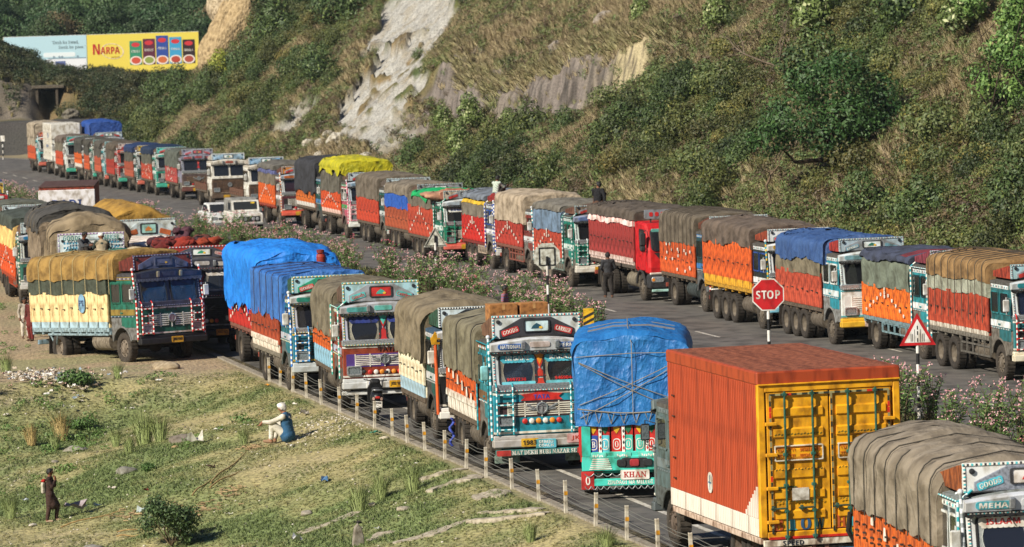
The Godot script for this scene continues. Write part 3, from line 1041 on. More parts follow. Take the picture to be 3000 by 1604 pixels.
	for i in 9000:
		var z := -rng.randf_range(437, 500)
		var x := rng.randf_range(-.126, -.03) * -z
		var n := nz.get_noise_2d(x * 5.0, z * 5.0)
		if x < -46.6 and z > -444.0 and rng.randf() < .8: continue
		if absf(x + 45.7) < 1.3 and z > -444.0: continue
		var low := .45 if z < -462.0 else 1.0
		if rng.randf() < .5:
			xs.append(spun(Vector3(x, far_y(x, z), z), rng.randf_range(.7, 1.7) * low))
			cs.append(lin("7d6c46").lerp(lin("606a38"), clampf(rng.randf() + n, 0, 1)))
		elif n > -.25:
			xs2.append(spun(Vector3(x, far_y(x, z), z), rng.randf_range(.5, 1.3) * (1.35 if x < -50.0 else low)))
			cs2.append(lin("35492a").lerp(lin("4c4a30"), rng.randf()) * rng.randf_range(.6, 1.1))
	scatter("bank_grass", tuft(13, 16, .62, .5, .03), xs, cs, leaf, "dry grass on the bank below the billboard", "grass")
	scatter("bank_brush", leaf_blob(51, 220, [[Vector3(0, .5, 0), Vector3(.8, .6, .8)]], .09, [Color(.75, .8, .7), Color(1.15, 1.15, 1.0)]), xs2, cs2, leaf, "dark brush over the earth mound and bank beyond the road bend", "undergrowth")

# ---------------------------------------------------------------- lorries (local frame: +z is the front, x runs to the right of someone facing the front)
func wheel_meshes(r: float, w: float, front: bool) -> Array:
	var key := "wheel%s%s%s" % [r, w, front]
	if not cache.has(key):
		var mb := MB.new()
		var h := w / 2
		mb.lathe([Vector2(r * .58, h * .7), Vector2(r * .62, h * .92), Vector2(r * .88, h), Vector2(r * .97, h * .86), Vector2(r, h * .5), Vector2(r, -h * .5), Vector2(r * .97, -h * .86), Vector2(r * .88, -h), Vector2(r * .58, -h * .7)], 24)
		for k in 28:  # tread blocks
			var a := TAU * k / 28
			mb.box(Vector3(0, cos(a) * r, sin(a) * r), Vector3(w * .82, .022, r * .12), 0, Basis(Vector3.RIGHT, a))
		var rim := MB.new()
		if front: rim.lathe([Vector2(r * .6, h * .7), Vector2(r * .56, h * .55), Vector2(r * .36, h * .75), Vector2(r * .3, h * .95), Vector2(r * .16, h * 1.05), Vector2(0, h * 1.06)], 20)
		else: rim.lathe([Vector2(r * .6, h * .7), Vector2(r * .54, h * .3), Vector2(r * .5, -h * .3), Vector2(r * .3, -h * .35), Vector2(r * .2, h * .1), Vector2(0, h * .12)], 20)
		for k in 8:
			var a := TAU * k / 8
			rim.lathe([Vector2(.022, 0), Vector2(.022, .05), Vector2(0, .05)], 5, Transform3D(Basis(), Vector3(h * .72 if front else -h * .32, cos(a) * r * .42, sin(a) * r * .42)))
		cache[key] = [mb.mesh(), rim.mesh()]
	return cache[key]

func wheel(o: Node3D, x: float, z: float, r: float, w: float, front: bool, rimc := "7d756a") -> void:
	var k := hold("wheel", o)
	k.position = Vector3(x, r, z)
	if x < 0: k.rotation.y = PI
	var m := wheel_meshes(r, w, front)
	part("tyre", m[0], M("3f3a35" if not front else "4a443d", "rubber"), k)
	part("rim", m[1], M(rimc, "dust"), k)

func tarp(W: float, z0: float, z1: float, y0: float, y1: float, o: Dictionary) -> MB:
	var rad: float = o.get("rad", .25)
	var crown: float = o.get("crown", .1)
	var bow: float = o.get("bow", .75)
	var sag: float = o.get("sag", .05)
	var wr: float = o.get("wr", .05)
	var hem: float = o.get("hem", .06)
	var sd: float = o.get("seed", 1.0)
	var nose: float = o.get("nose", 0.0)   # how far the front edge droops
	var lump: float = o.get("lump", 0.0)
	var y0r: float = o.get("y0r", y0)
	var yf: float = o.get("yf", y0)
	var n := maxi(10, int((z0 - z1) / .14))
	var hw := W / 2
	var sec := []   # [x, y, outward x, outward y, 0 at the hem .. 1 on the roof]
	var half := []
	for i in 7:
		var f := i / 6.0
		half.append([-hw, lerpf(0.0, y1 - rad - y0, f), -1.0, 0.0, f * .6])
	for i in range(1, 5):
		var a := PI / 2 * i / 4.0
		half.append([-hw + rad - cos(a) * rad, y1 - rad - y0 + sin(a) * rad, -cos(a), sin(a), .6 + .1 * i])
	for i in range(1, 6):
		var f := i / 5.0
		half.append([lerpf(-hw + rad, 0.0, f), y1 - y0 + crown * sin(f * PI / 2), 0.0, 1.0, 1.0])
	for k in half: sec.append(k)
	for i in range(half.size() - 2, -1, -1): sec.append([-half[i][0], half[i][1], -half[i][2], half[i][3], half[i][4]])
	var g := []
	for i in n + 1:
		var f := float(i) / n
		var z := lerpf(z0, z1, f)
		var row := []
		var b := .5 - .5 * cos(TAU * (z0 - z) / bow)
		b = pow(b, .6)
		var dl := lump * (nz.get_noise_2d(z * 55.0 + sd * 31.0, sd * 7.0) + .2)
		var ends := minf(1.0, minf(z0 - z, z - z1) / .35)
		var dr := (1.0 - sqrt(maxf(0.0, 1.0 - pow(1.0 - clampf(ends, 0, 1), 2.0)))) * rad * .6
		var nd := nose * sst(1.2, 0.0, z0 - z)
		for s in sec:
			var hh: float = s[1]
			var base := lerpf(y0, y0r, f)
			if s[4] < .3: base += hem * (nz2.get_noise_2d(z * 60.0 + sd * 13.0, s[0] * 9.0 + sd)) * (1.0 - s[4] / .3)
			if s[4] < .02 : base += .02 * b
			var pos := Vector3(s[0], base + hh, z)
			var out := Vector3(s[2], s[3], 0)
			var q := wr * (nz2.get_noise_3d(pos.x * 30.0 + sd * 50.0, pos.y * 26.0, pos.z * 48.0) + .5 * nz2.get_noise_3d(pos.x * 90.0, pos.y * 60.0 + sd * 20.0, pos.z * 130.0))
			q -= sag * b * (1.0 if s[4] > .8 else .55 * s[4] + .15)
			if s[4] >= .6: q += dl * s[4]
			pos += out * q
			if s[4] > .55: pos.y -= dr * (s[4] - .3) + nd * s[4]
			pos.x *= 1.0 - dr * .05
			row.append(pos)
		g.append(row)
	var mb := MB.new()
	var ctr := Vector3(0, (y0 + y1) / 2, (z0 + z1) / 2)
	mb.grid(g, ctr)
	for e in [0, n]:
		if o.get("open", false): break
		var row: Array = g[e]
		var cap := []
		var m := row.size()
		var yb := yf if e == 0 else y0r
		for i in m / 2 + 1:
			var a: Vector3 = row[i]
			var b: Vector3 = row[m - 1 - i]
			if i == 0:
				a.y = minf(a.y, yb); b.y = minf(b.y, yb)
			var cr := []
			for k in 9:
				var p := a.lerp(b, k / 8.0)
				p.z += (1.0 if e == 0 else -1.0) * (.05 * sin(PI * k / 8.0) + wr * 1.6 * nz2.get_noise_3d(p.x * 60.0, p.y * 20.0, sd * 30.0 + e)) * minf(1.0, (m / 2 - i) * .3)
				if k > 0 and k < 8 and i == 0: p.y += hem * nz2.get_noise_2d(p.x * 70.0, sd * 5.0)
				cr.append(p)
			cap.append(cr)
		mb.grid(cap, ctr)
	return mb

func rope_loop(W: float, z: float, y0: float, y1: float, rad: float, crown: float, off := .02) -> Array:
	var hw := W / 2 + off
	var pts := [Vector3(-hw, y0, z), Vector3(-hw, y1 - rad, z)]
	for i in range(1, 4):
		var a := PI / 2 * i / 4.0
		pts.append(Vector3(-hw + rad - cos(a) * rad, y1 - rad + sin(a) * (rad + off), z))
	pts.append(Vector3(0, y1 + crown + off, z))
	for i in range(4, -1, -1): pts.append(Vector3(-pts[i].x, pts[i].y, z))
	return pts

func dots(o: Node3D, S: Dictionary, x: float, z0: float, z1: float, y0: float, y1: float) -> void:
	var k: String = S.get("deco", "")
	if k == "": return
	var mb := MB.new()
	var xf := Transform3D(Basis(Vector3.UP, -PI / 2), Vector3(x, 0, 0))
	var r := RandomNumberGenerator.new()
	r.seed = S.get("seed", 1)
	var zc := (z0 + z1) / 2
	var hw := absf(z0 - z1) / 2
	var spots := []
	if k == "arch":  # a chevron of white rings from the middle down to the corners
		for i in range(1, 6):
			var f := i / 5.0
			spots.append([zc + hw * .82 * f, lerpf(y1 - .15, y0 + .2, f)])
			spots.append([zc - hw * .82 * f, lerpf(y1 - .15, y0 + .2, f)])
		for i in 3: spots.append([zc, y1 - .1 - i * .12])
	elif k == "cones":
		for i in 6: spots.append([lerpf(z1 + .5, z0 - .4, i / 5.0), lerpf(y1 - .15, y0 + .15, i / 5.0)])
	elif k == "scatter":
		for i in 16: spots.append([r.randf_range(z1 + .3, z0 - .3), r.randf_range(y0 + .1, y1 - .1)])
	for s in spots:
		var t := Transform3D(xf.basis, Vector3(x, s[1], s[0]))
		if k == "cones": mb.prism(PackedVector2Array([Vector2(-.09, -.11), Vector2(.09, -.11), Vector2(.09, -.06), Vector2(.04, .13), Vector2(-.04, .13), Vector2(-.09, -.06)]), 0, .012, t)
		else: mb.ring(rr(.13, .11, .04, 2), rr(.05, .04, .01, 2), 0, .012, t)
		if k != "cones" and r.randf() < .4: mb.prism(rr(.06, .06, .02, 2), 0, .012, t)
	part("painted_motifs", mb, M("f0ece2"), o)

func hooks(o: Node3D, x: float, z0: float, z1: float, ys: Array, c := "3a3530") -> void:
	var mb := MB.new()
	for y in ys:
		var n := int((z0 - z1) / .55)
		for i in n: mb.box(Vector3(x, y + .03 * sin(i * 9.1), lerpf(z1 + .3, z0 - .3, float(i) / maxi(1, n - 1))), Vector3(.05, .03, .1))
	part("rope_hooks", mb, M(c, "plain"), o).set_meta("kind", "stuff")

func panels(o: Node3D, S: Dictionary, z0: float, z1: float) -> void:
	var W: float = S.W
	var fl: float = S.floor
	var wt: float = S.wt
	var n: int = S.get("npan", 7)
	var wb: float = S.get("wbh", .3)
	var dz := (z0 - z1) / n
	var key := "pan%.3f_%.3f_%.3f_%.2f" % [dz, wt - fl, wb, S.get("plank", .0)]
	if not cache.has(key):
		var a := MB.new()
		var b := MB.new()
		var c := MB.new()
		var pl := 3
		for i in pl:
			var zc := (i + .5) * (dz - .07) / pl - (dz - .07) / 2
			a.box(Vector3(0, (wt - fl + wb) / 2, zc), Vector3(.045, wt - fl - wb, (dz - .07) / pl - .005), .004)
			b.box(Vector3(0, wb / 2, zc), Vector3(.045, wb, (dz - .07) / pl - .005), .004)
			a.box(Vector3(.017, (wt - fl + wb) / 2, zc), Vector3(.02, wt - fl - wb, .03), .006)
		c.box(Vector3(0, (wt - fl + wb) / 2, 0), Vector3(.07, wt - fl - wb + .02, .07), .012)
		cache[key] = [a.mesh(), b.mesh(), c.mesh()]
	var ms: Array = cache[key]
	var kind: String = S.get("wk", "rust")
	for sx in [-1.0, 1.0]:
		for i in n:
			var z := z1 + (i + .5) * dz
			for j in 2:
				if j == 1 and wb < .02: continue
				var m := part("side_panel" if j == 0 else "lower_panel", ms[j], M(S.wall if j == 0 else S.get("wb", S.wall), kind), o)
				m.position = Vector3(sx * (W / 2 - .03), fl, z)
				if sx < 0: m.rotation.y = PI
		for i in n + 1:
			var m := part("side_post", ms[2], M(S.get("post", S.wall), kind), o)
			m.position = Vector3(sx * (W / 2 - .02), fl, z1 + i * dz)
	# front bulkhead and tailgate
	var mb := MB.new()
	mb.box(Vector3(0, (fl + wt) / 2, z0 - .03), Vector3(W - .12, wt - fl, .05), .01)
	part("bulkhead", mb, M(S.get("hc", S.wall), kind), o)
	if not S.get("owntail", false):
		for i in 4:
			mb = MB.new()
			var w := (W - .16) / 4
			mb.box(Vector3(-(W - .16) / 2 + w * (i + .5), (fl + wt) / 2, z1 + .02), Vector3(w - .02, wt - fl, .05), .01)
			mb.box(Vector3(-(W - .16) / 2 + w * (i + .5), (fl + wt) / 2, z1 - .02), Vector3(.08, wt - fl, .05), .01)
			part("tail_panel", mb, M(S.wall, kind), o)
	mb = MB.new()
	mb.box(Vector3(0, fl - .07, (z0 + z1) / 2), Vector3(W - .04, .14, z0 - z1), .01)
	for i in n + 1: mb.box(Vector3(0, fl - .18, z1 + i * dz), Vector3(W - .1, .1, .08), .01)
	part("floor_frame", mb, M(S.get("frame", "6b5e50"), "dust"), o)
	dots(o, S, -(W / 2 + .035), z0 - .1, z1 + .1, fl + wb, wt)
	hooks(o, -(W / 2 + .03), z0, z1, [lerpf(fl + wb, wt, .45)])
	if wb > .05 and S.get("scallop", false):  # white tongues that run up the ribs
		mb = MB.new()
		var k := int((z0 - z1) / .24)
		for i in k:
			var z := lerpf(z1 + .12, z0 - .12, float(i) / (k - 1))
			var t := Transform3D(Basis(Vector3.UP, -PI / 2), Vector3(-(W / 2 + .012), fl + wb, z))
			mb.prism(PackedVector2Array([Vector2(-.09, -.05), Vector2(.09, -.05), Vector2(.09, .06), Vector2(.04, .12), Vector2(-.04, .12), Vector2(-.09, .06)]), 0, .03, t)
		part("painted_tongues", mb, M(S.get("wb", "e8e2d6"), kind), o)

func chassis(o: Node3D, S: Dictionary) -> void:
	var L: float = S.L
	var mb := MB.new()
	for sx in [-1.0, 1.0]: mb.box(Vector3(sx * .42, .92, -L / 2), Vector3(.09, .26, L - .3), .01)
	for i in 5: mb.box(Vector3(0, .92, -.5 - (L - 1.0) * i / 4.0), Vector3(.84, .2, .09), .01)
	part("chassis", mb, M("3b342d", "dust"), o)
	var ax: Array = S.axles.duplicate()
	ax.append(-1.3)
	for z in ax:
		mb = MB.new()
		mb.tube([Vector3(-.9, .52, z), Vector3(.9, .52, z)], .08, 8)
		mb.ell(Vector3(0, .52, z), Vector3(.24, .22, .24), 10, 6)
		part("axle", mb, M("2e2924", "dust"), o)
	for sx in [-1.0, 1.0]:
		wheel(o, sx * 1.02, -1.3, .51, .29, true, S.get("rim", "7d756a"))
		for z in S.axles:
			wheel(o, sx * 1.06, z, .51, .28, false, S.get("rim", "7d756a"))
			wheel(o, sx * .74, z, .51, .28, false, S.get("rim", "7d756a"))
		if S.get("flap", true):
			mb = MB.new()
			var zl: float = S.axles[S.axles.size() - 1]
			mb.box(Vector3(sx * .92, .62, zl - .64), Vector3(.62, .72, .02), 0, Basis(Vector3.RIGHT, .1))
			part("mud_flap", mb, M("3a332c", "dust"), o)
	mb = MB.new()
	mb.tube([Vector3(-.92, .72, -2.25), Vector3(-.92, .72, -3.45)], .29, 16)
	for z in [-2.5, -3.2]: mb.tube([Vector3(-.92, .72, z - .03), Vector3(-.92, .72, z + .03)], .305, 16)
	part("fuel_tank", mb, M(S.get("tank", "6f675c"), "dust"), o)
	if S.get("side_guard", ""):
		for sx in [-1.0, 1.0]:
			mb = MB.new()
			var x: float = sx * (S.W / 2 - .06)
			var za: float = S.axles[0] + .75
			for y in [.62, .9]: mb.bar(Vector3(x, y, -2.1), Vector3(x, y, za), .05, .05)
			for i in 6: mb.bar(Vector3(x, .6, lerpf(-2.1, za, i / 5.0)), Vector3(x, S.floor - .1, lerpf(-2.1, za, i / 5.0)), .04, .05)
			part("side_guard", mb, M(S.side_guard, "dust"), o)
	# tail bar with lamps
	mb = MB.new()
	mb.box(Vector3(0, .68, -L + .12), Vector3(2.2, .16, .1), .02)
	part("tail_bar", mb, M(S.get("tailc", "8a3d2c"), "rust"), o)
	for sx in [-1.0, 1.0]:
		mb = MB.new()
		mb.box(Vector3(sx * .85, .68, -L + .05), Vector3(.22, .1, .06), .015)
		part("tail_lamp", mb, M("b02a1c"), o)

func stripes(mb: MB, pts: Array, r: float, ca: Color, cb: Color, seg := .1, k := 6) -> void:
	for i in pts.size() - 1:
		var a: Vector3 = pts[i]
		var b: Vector3 = pts[i + 1]
		var n := maxi(1, int((b - a).length() / seg))
		for j in n:
			mb.paint(ca if j % 2 == 0 else cb)
			mb.tube([a.lerp(b, float(j) / n), a.lerp(b, float(j + 1) / n)], r, k, false)

func trim_row(mb: MB, a: Vector3, b: Vector3, n: int, s: Vector3, cols: Array, xf := Transform3D()) -> void:
	for i in n:
		mb.paint(cols[i % cols.size()])
		mb.box(xf * a.lerp(b, (i + .5) / n), s, 0, xf.basis)

func arch_poly(w: float, y0: float, y1: float, y2: float, k := 10) -> PackedVector2Array:  # flat bottom, ends at y1, middle at y2
	var o := PackedVector2Array([Vector2(-w / 2, y0)])
	for i in k + 1:
		var f := float(i) / k
		o.append(Vector2(w / 2 * (1 - 2 * f) * -1.0, lerpf(y1, y2, sin(PI * f))))
	o.append(Vector2(w / 2, y0))
	return o

func cab(o: Node3D, S: Dictionary) -> void:
	var K: float = S.get("k", 1.0)
	var CW: float = S.get("CW", 2.36)
	var hw := CW / 2
	var near: int = S.get("near", 1)
	var c1: String = S.c1                      # main colour
	var c2: String = S.get("c2", "dfe3e4")     # front upper
	var low: String = S.get("low", "77736c")   # dusty lower side
	var yb := .92                              # panel bottom
	var belt := 2.0 * K
	var wtop := 2.82 * K
	var roof := 2.98 * K
	var tilt := Basis(Vector3.RIGHT, -atan2(.15, wtop - belt))
	var FX := Transform3D(Basis(), Vector3(0, 0, -.1))           # apron plane
	var WX := Transform3D(tilt, Vector3(0, belt, -.1))           # windscreen plane, y up the slope
	var side := Basis(Vector3.UP, -PI / 2)
	# shells, with an arch over the wheel
	var key := "cab%.2f_%.2f" % [K, CW]
	if not cache.has(key):
		var lowp := PackedVector2Array([Vector2(-2.05, .78)])
		for i in 13:
			var a := lerpf(PI - .33, .33, i / 12.0)
			lowp.append(Vector2(-1.3 + cos(a) * .66, .55 + sin(a) * .66))
		lowp.append_array(PackedVector2Array([Vector2(-.12, .78), Vector2(-.12, 1.56 * K), Vector2(-2.05, 1.56 * K)]))
		var upp := PackedVector2Array([Vector2(-2.05, 1.565 * K), Vector2(-.12, 1.565 * K), Vector2(-.12, belt), Vector2(-.27, wtop), Vector2(-.34, roof), Vector2(-2.05, roof)])
		var px := Transform3D(Basis(Vector3(0, 0, 1), Vector3(0, 1, 0), Vector3(-1, 0, 0)), Vector3.ZERO)
		var a1 := MB.new()
		a1.prism(lowp, -hw, hw, px, .03)
		var a2 := MB.new()
		a2.prism(upp, -hw, hw, px, .05)
		var a3 := MB.new()
		a3.prism(arch_poly(CW + .02, roof - .04, roof + .05, roof + .2), -2.07, -.36, Transform3D(), .04)
		var a4 := MB.new()
		for sx in [-1.0, 1.0]:  # wheel arch lips
			var q := []
			for i in 11:
				var a := lerpf(PI - .3, .3, i / 10.0)
				q.append(Vector3(sx * (hw + .01), .55 + sin(a) * .66, -1.3 + cos(a) * .66))
			a4.tube(q, .035, 5)
		cache[key] = [a1.mesh(), a2.mesh(), a3.mesh(), a4.mesh()]
	var ms: Array = cache[key]
	part("lower_cab", ms[0], M(low, "dust"), o)
	part("cab_body", ms[1], M(S.get("cs", c1)), o)
	part("cab_roof", ms[2], M(S.get("roofc", "5c5b58"), "dust"), o)
	part("wheel_arch", ms[3], M(low, "dust"), o)
	# apron
	var mb := MB.new()
	mb.prism(rr(CW + .02, 1.93 * K - yb, .06, 3, 0, (1.93 * K + yb) / 2), -.02, .06, FX, .02)
	part("front_panel", mb, M(c1), o)
	mb = MB.new()
	mb.prism(rr(CW + .06, .17 * K, .03, 2, 0, 1.99 * K), -.04, .1, FX, .02)
	part("cowl", mb, M(S.get("cowl", "b9bcbe"), "chrome" if S.get("cowlk", true) else "paint"), o)
	mb = MB.new()
	mb.prism(rr(CW + .03, .05, .01, 2, 0, 1.86 * K), .0, .075, FX)
	mb.prism(rr(CW + .03, .05, .01, 2, 0, yb + .06), .0, .075, FX)
	part("trim_line", mb, M(S.get("trim", "ece8dc")), o)
	# grille
	var gy0: float = S.get("g0", 1.2) * K
	var gy1: float = S.get("g1", 1.68) * K
	mb = MB.new()
	mb.prism(rr(CW * .93, gy1 - gy0, .03, 2, 0, (gy0 + gy1) / 2), .0, .068, FX)
	part("grille", mb, M(S.get("gb", "221c1c"), "plain"), o)
	mb = MB.new()
	var ng: int = S.get("ng", 6)
	for i in ng:
		var y := lerpf(gy0 + .03, gy1 - .03, (i + .5) / ng)
		for sx in [-1.0, 1.0]: mb.box(FX * Vector3(sx * CW * .2, y, .075), Vector3(CW * .3, (gy1 - gy0) / ng * .45, .02), .004)
	for x in [-.42, -.21, .0, .21, .42]: mb.box(FX * Vector3(x * CW * .85, (gy0 + gy1) / 2, .078), Vector3(.03, gy1 - gy0, .014))
	part("grille_bars", mb, M(S.get("gc", "d5d2c8")), o)
	# headlights
	for sx in [-1.0, 1.0]:
		var x: float = sx * CW * .375
		var hy: float = S.get("hy", 1.18) * K
		mb = MB.new()
		mb.ring(rr(.42, .27, .05, 3, x, hy), rr(.34, .19, .03, 3, x, hy), .03, .12, FX)
		mb.prism(rr(.36, .21, .03, 3, x, hy), .0, .078, FX)
		var h := part("headlight", mb, M("2a2a2a", "plain") if S.get("dark_lamp", false) else M("c9cdd0", "chrome"), o)
		mb = MB.new()
		mb.prism(rr(.33, .18, .03, 3, x, hy), .05, .1, FX, .02)
		part("lens", mb, M("a9b4b8", "chrome"), h)
	if S.get("lamps", true) and near:
		var cols := ["c9281f", "e6e2da", "e08a1e", "e6e2da", "e08a1e", "c9281f"]
		for i in 6:
			mb = MB.new()
			mb.lathe([Vector2(.07, 0), Vector2(.065, .03), Vector2(.04, .05), Vector2(0, .055)], 12, Transform3D(Basis(Vector3.UP, -PI / 2), FX * Vector3((i - 2.5) * .17, S.get("ly", 1.1) * K, .06)))
			part("marker_lamp", mb, M(cols[i]), o)
	# emblem with wings
	mb = MB.new()
	var ey: float = S.get("ey", 1.5) * K
	mb.lathe([Vector2(.15, -.02), Vector2(.15, .05), Vector2(.12, .06), Vector2(.11, .03), Vector2(0, .03)], 16, Transform3D(Basis(Vector3.UP, -PI / 2), FX * Vector3(0, ey, .07)))
	mb.box(FX * Vector3(0, ey, .11), Vector3(.03, .2, .02)); mb.box(FX * Vector3(0, ey + .06, .11), Vector3(.2, .025, .02))
	if S.get("wings", true):
		for sx in [-1.0, 1.0]:
			mb.box(FX * Vector3(sx * .27, ey + .04, .09), Vector3(.26, .05, .03), .01, Basis(Vector3.BACK, sx * .45))
			mb.box(FX * Vector3(sx * .25, ey - .03, .09), Vector3(.2, .04, .03), .01, Basis(Vector3.BACK, sx * .2))
	part("emblem", mb, M(S.get("emb", "aeb2b4"), "chrome"), o)
	# bumper
	var bc: String = S.get("bump", "c4c4c0")
	mb = MB.new()
	mb.box(Vector3(0, .72, -.02), Vector3(CW + .12, .2, .24), .03)
	mb.box(Vector3(0, .86, -.08), Vector3(CW + .06, .1, .2), .02)
	part("bumper", mb, M(bc, S.get("bumpk", "paint")), o)
	if S.get("step", false):
		mb = MB.new()
		mb.box(Vector3(0, .5, .06), Vector3(CW + .02, .15, .12), .02)
		part("bumper_board", mb, M(S.get("stepc", "2f6f72")), o)
		for sx in [-1.0, 1.0]:
			mb = MB.new()
			mb.box(Vector3(sx * .88, .33, -.12), Vector3(.62, .2, .04), .01)
			part("front_flap", mb, M("8fa79e", "dust"), o)
	if near:
		mb = MB.new()
		mb.prism(rr(.42, .2, .02, 2, S.get("px", -.25), .74), .1, .125, Transform3D())
		var np := part("number_plate", mb, M(S.get("plate", "d8a92a")), o)
		if S.get("ptext", ""): words(S.ptext, .34, .11, Transform3D(Basis(), Vector3(S.get("px", -.25), .74, .127)), M("1c1a18", "plain"), np)
	# windscreen: surround, two panes, middle pillar
	var ph := (wtop - belt)
	var pw := CW * .405
	mb = MB.new()
	mb.prism(rr(CW - .02, ph + .02, .05, 3, 0, ph / 2), -.03, .02, WX, .01)
	part("windscreen_frame", mb, M(c2, S.get("c2k", "paint")), o)
	for sx in [-1.0, 1.0]:
		var cx: float = sx * CW * .232
		mb = MB.new()
		mb.prism(rr(pw - .05, ph - .1, .12, 4, cx, ph / 2), .0, .026, WX)
		var pane := part("windscreen", mb, M(S.get("tint", "0d1018"), "plain"), o)
		mb = MB.new()
		mb.ring(rr(pw, ph - .03, .14, 4, cx, ph / 2), rr(pw - .07, ph - .11, .11, 4, cx, ph / 2), .0, .055, WX)
		part("gasket", mb, M(S.get("gask", "1f1f20"), "plain"), pane)
		if S.get("curt", ""):
			mb = MB.new()
			for s2 in [-1.0, 1.0]:
				var g := []
				for i in 9:
					var f := i / 8.0
					var wd := lerpf(.05, .16, pow(absf(f - .45) * 1.9, 1.5))
					var row := []
					for j in 7: row.append(WX * Vector3(cx + s2 * (pw / 2 - .06 - wd * j / 6.0), .07 + (ph - .14) * f, .034 + .008 * sin(j * 2.4)))
					g.append(row)
				mb.grid(g, WX * Vector3(cx, ph / 2, -1))
			part("curtain", mb, M(S.curt, "cloth"), pane)
		if S.get("top", ""):
			mb = MB.new()
			mb.prism(rr(pw - .1, .15, .06, 3, cx, ph - .15), .05, .056, WX)
			for i in 8: mb.prism(rr(.1, .06, .028, 2, cx + (i - 3.5) * (pw - .2) / 8.0, ph - .23), .05, .055, WX)
			var st := part("sun_strip", mb, M(S.top), pane)
			var tw: Array = S.get("toptext", ["", ""])
			if tw[0 if sx < 0 else 1]: words(tw[0 if sx < 0 else 1], pw * .62, .1, Transform3D(WX.basis, WX * Vector3(cx, ph - .15, .058)), M(S.get("toptc", "f4f1ea")), st)
		if S.get("bot", ""):
			mb = MB.new()
			mb.prism(rr(pw - .12, .07, .03, 3, cx, .1), .05, .056, WX)
			part("lower_strip", mb, M(S.bot), pane)
		if S.get("redtext", null):
			words(S.redtext[0 if sx < 0 else 1], pw * .5, .08, Transform3D(WX.basis, WX * Vector3(cx + .05 * sx, .19, .052)), M("d8281e"), pane)
		mb = MB.new()
		mb.prism(rr(pw - .06, ph - .12, .11, 4, cx, ph / 2), .046, .05, WX)
		part("glass_pane", mb, M("1a2026", "glass"), pane)
		if near:
			mb = MB.new()
			mb.bar(WX * Vector3(cx - .2 * sx - .1, ph - .05, .06), WX * Vector3(cx + .22, ph - .24, .062), .015, .015)
			part("wiper", mb, M("151515", "plain"), o)
	if S.get("tri", ""):
		mb = MB.new()
		mb.prism(PackedVector2Array([Vector2(-.2, ph + .02), Vector2(.2, ph + .02), Vector2(0, ph - .4)]), .02, .05, WX)
		mb.prism(PackedVector2Array([Vector2(-.14, ph - .6), Vector2(.14, ph - .6), Vector2(0, ph - .38)]), .02, .05, WX)
		if near > 1: mb.prism(PackedVector2Array([Vector2(-.2, .0), Vector2(.2, .0), Vector2(.07, .2), Vector2(-.07, .2)]), .02, .05, WX)
		part("pillar_triangles", mb, M(S.tri), o)
		mb = MB.new()
		mb.prism(PackedVector2Array([Vector2(-.14, ph - .015), Vector2(.14, ph - .015), Vector2(0, ph - .32)]), .05, .058, WX)
		part("pillar_motif", mb, M(S.get("tri2", "e2892a")), o)
	# visor
	var vc: String = S.get("visor", "b4bac2")
	var VX := Transform3D(Basis(Vector3.RIGHT, .18), Vector3(0, wtop + .02, -.16))
	mb = MB.new()
	mb.prism(arch_poly(CW + .08, 0.0, .2 * K, .32 * K), -.1, .08, VX, .02)
	var vis := part("visor", mb, M(vc, S.get("visk", "paint")), o)
	mb = MB.new()
	var sc := PackedVector2Array()
	var nsc := 14
	for i in nsc * 4 + 1:
		var f := float(i) / (nsc * 4)
		sc.append(Vector2((f - .5) * (CW + .1), -.035 - .045 * absf(sin(f * PI * nsc))))
	sc.append(Vector2((CW + .1) / 2, .03))
	sc.append(Vector2(-(CW + .1) / 2, .03))
	mb.prism(sc, .06, .1, VX)
	part("scalloped_edge", mb, M(S.get("scal", "2b2b2c")), vis)
	mb = MB.new()
	for sx in [-1.0, 1.0]: mb.prism(rr(.62, .13, .05, 3, sx * CW * .31, .14 * K), .08, .095, VX)
	part("visor_plaque", mb, M(S.get("vp", "2f86c0")), vis)
	mb = MB.new()
	mb.prism(rr(.5, .13, .04, 3, 0, .17 * K), .08, .095, VX)
	part("visor_plaque", mb, M(S.get("vp2", "d9d5cc")), vis)
	for sx in [-1.0, 1.0]:
		mb = MB.new()
		mb.prism(rr(.11, .2, .03, 2, sx * .42, .17 * K), .07, .15, VX, .02)
		part("marker_light", mb, M(S.get("vl", "aeb2b6"), "chrome"), vis)
	var vt: Array = S.get("vtext", [])
	if vt.size() > 1:
		words(vt[0], .5, .09, Transform3D(VX.basis, VX * Vector3(-CW * .31, .14 * K, .097)), M(S.get("vtc", "f4f1ea")), vis)
		if vt[1]: words(vt[1], .5, .09, Transform3D(VX.basis, VX * Vector3(CW * .31, .14 * K, .097)), M(S.get("vtc", "f4f1ea")), vis)
	var pal: Array = []
	for h in S.get("pal", ["7fa4aa", "dcdcd6", "4f8088", "c8ccca", "8a6a64"]): pal.append(lin(h))
	mb = MB.new()
	trim_row(mb, Vector3(-hw, .0, .09), Vector3(hw, .0, .09), 70, Vector3(.032, .02, .02), pal, VX)
	trim_row(mb, Vector3(-hw, 1.93 * K, .12), Vector3(hw, 1.93 * K, .12), 80, Vector3(.028, .018, .02), pal, FX)
	for sx in [-1.0, 1.0]: trim_row(mb, Vector3(sx * (hw - .05), .05, .035), Vector3(sx * (hw - .05), ph - .02, .035), 26, Vector3(.03, .022, .02), pal, WX)
	part("painted_trim", mb, M("ffffff", "vc"), o)
	# crown board
	var ch: float = S.get("ch", .42)
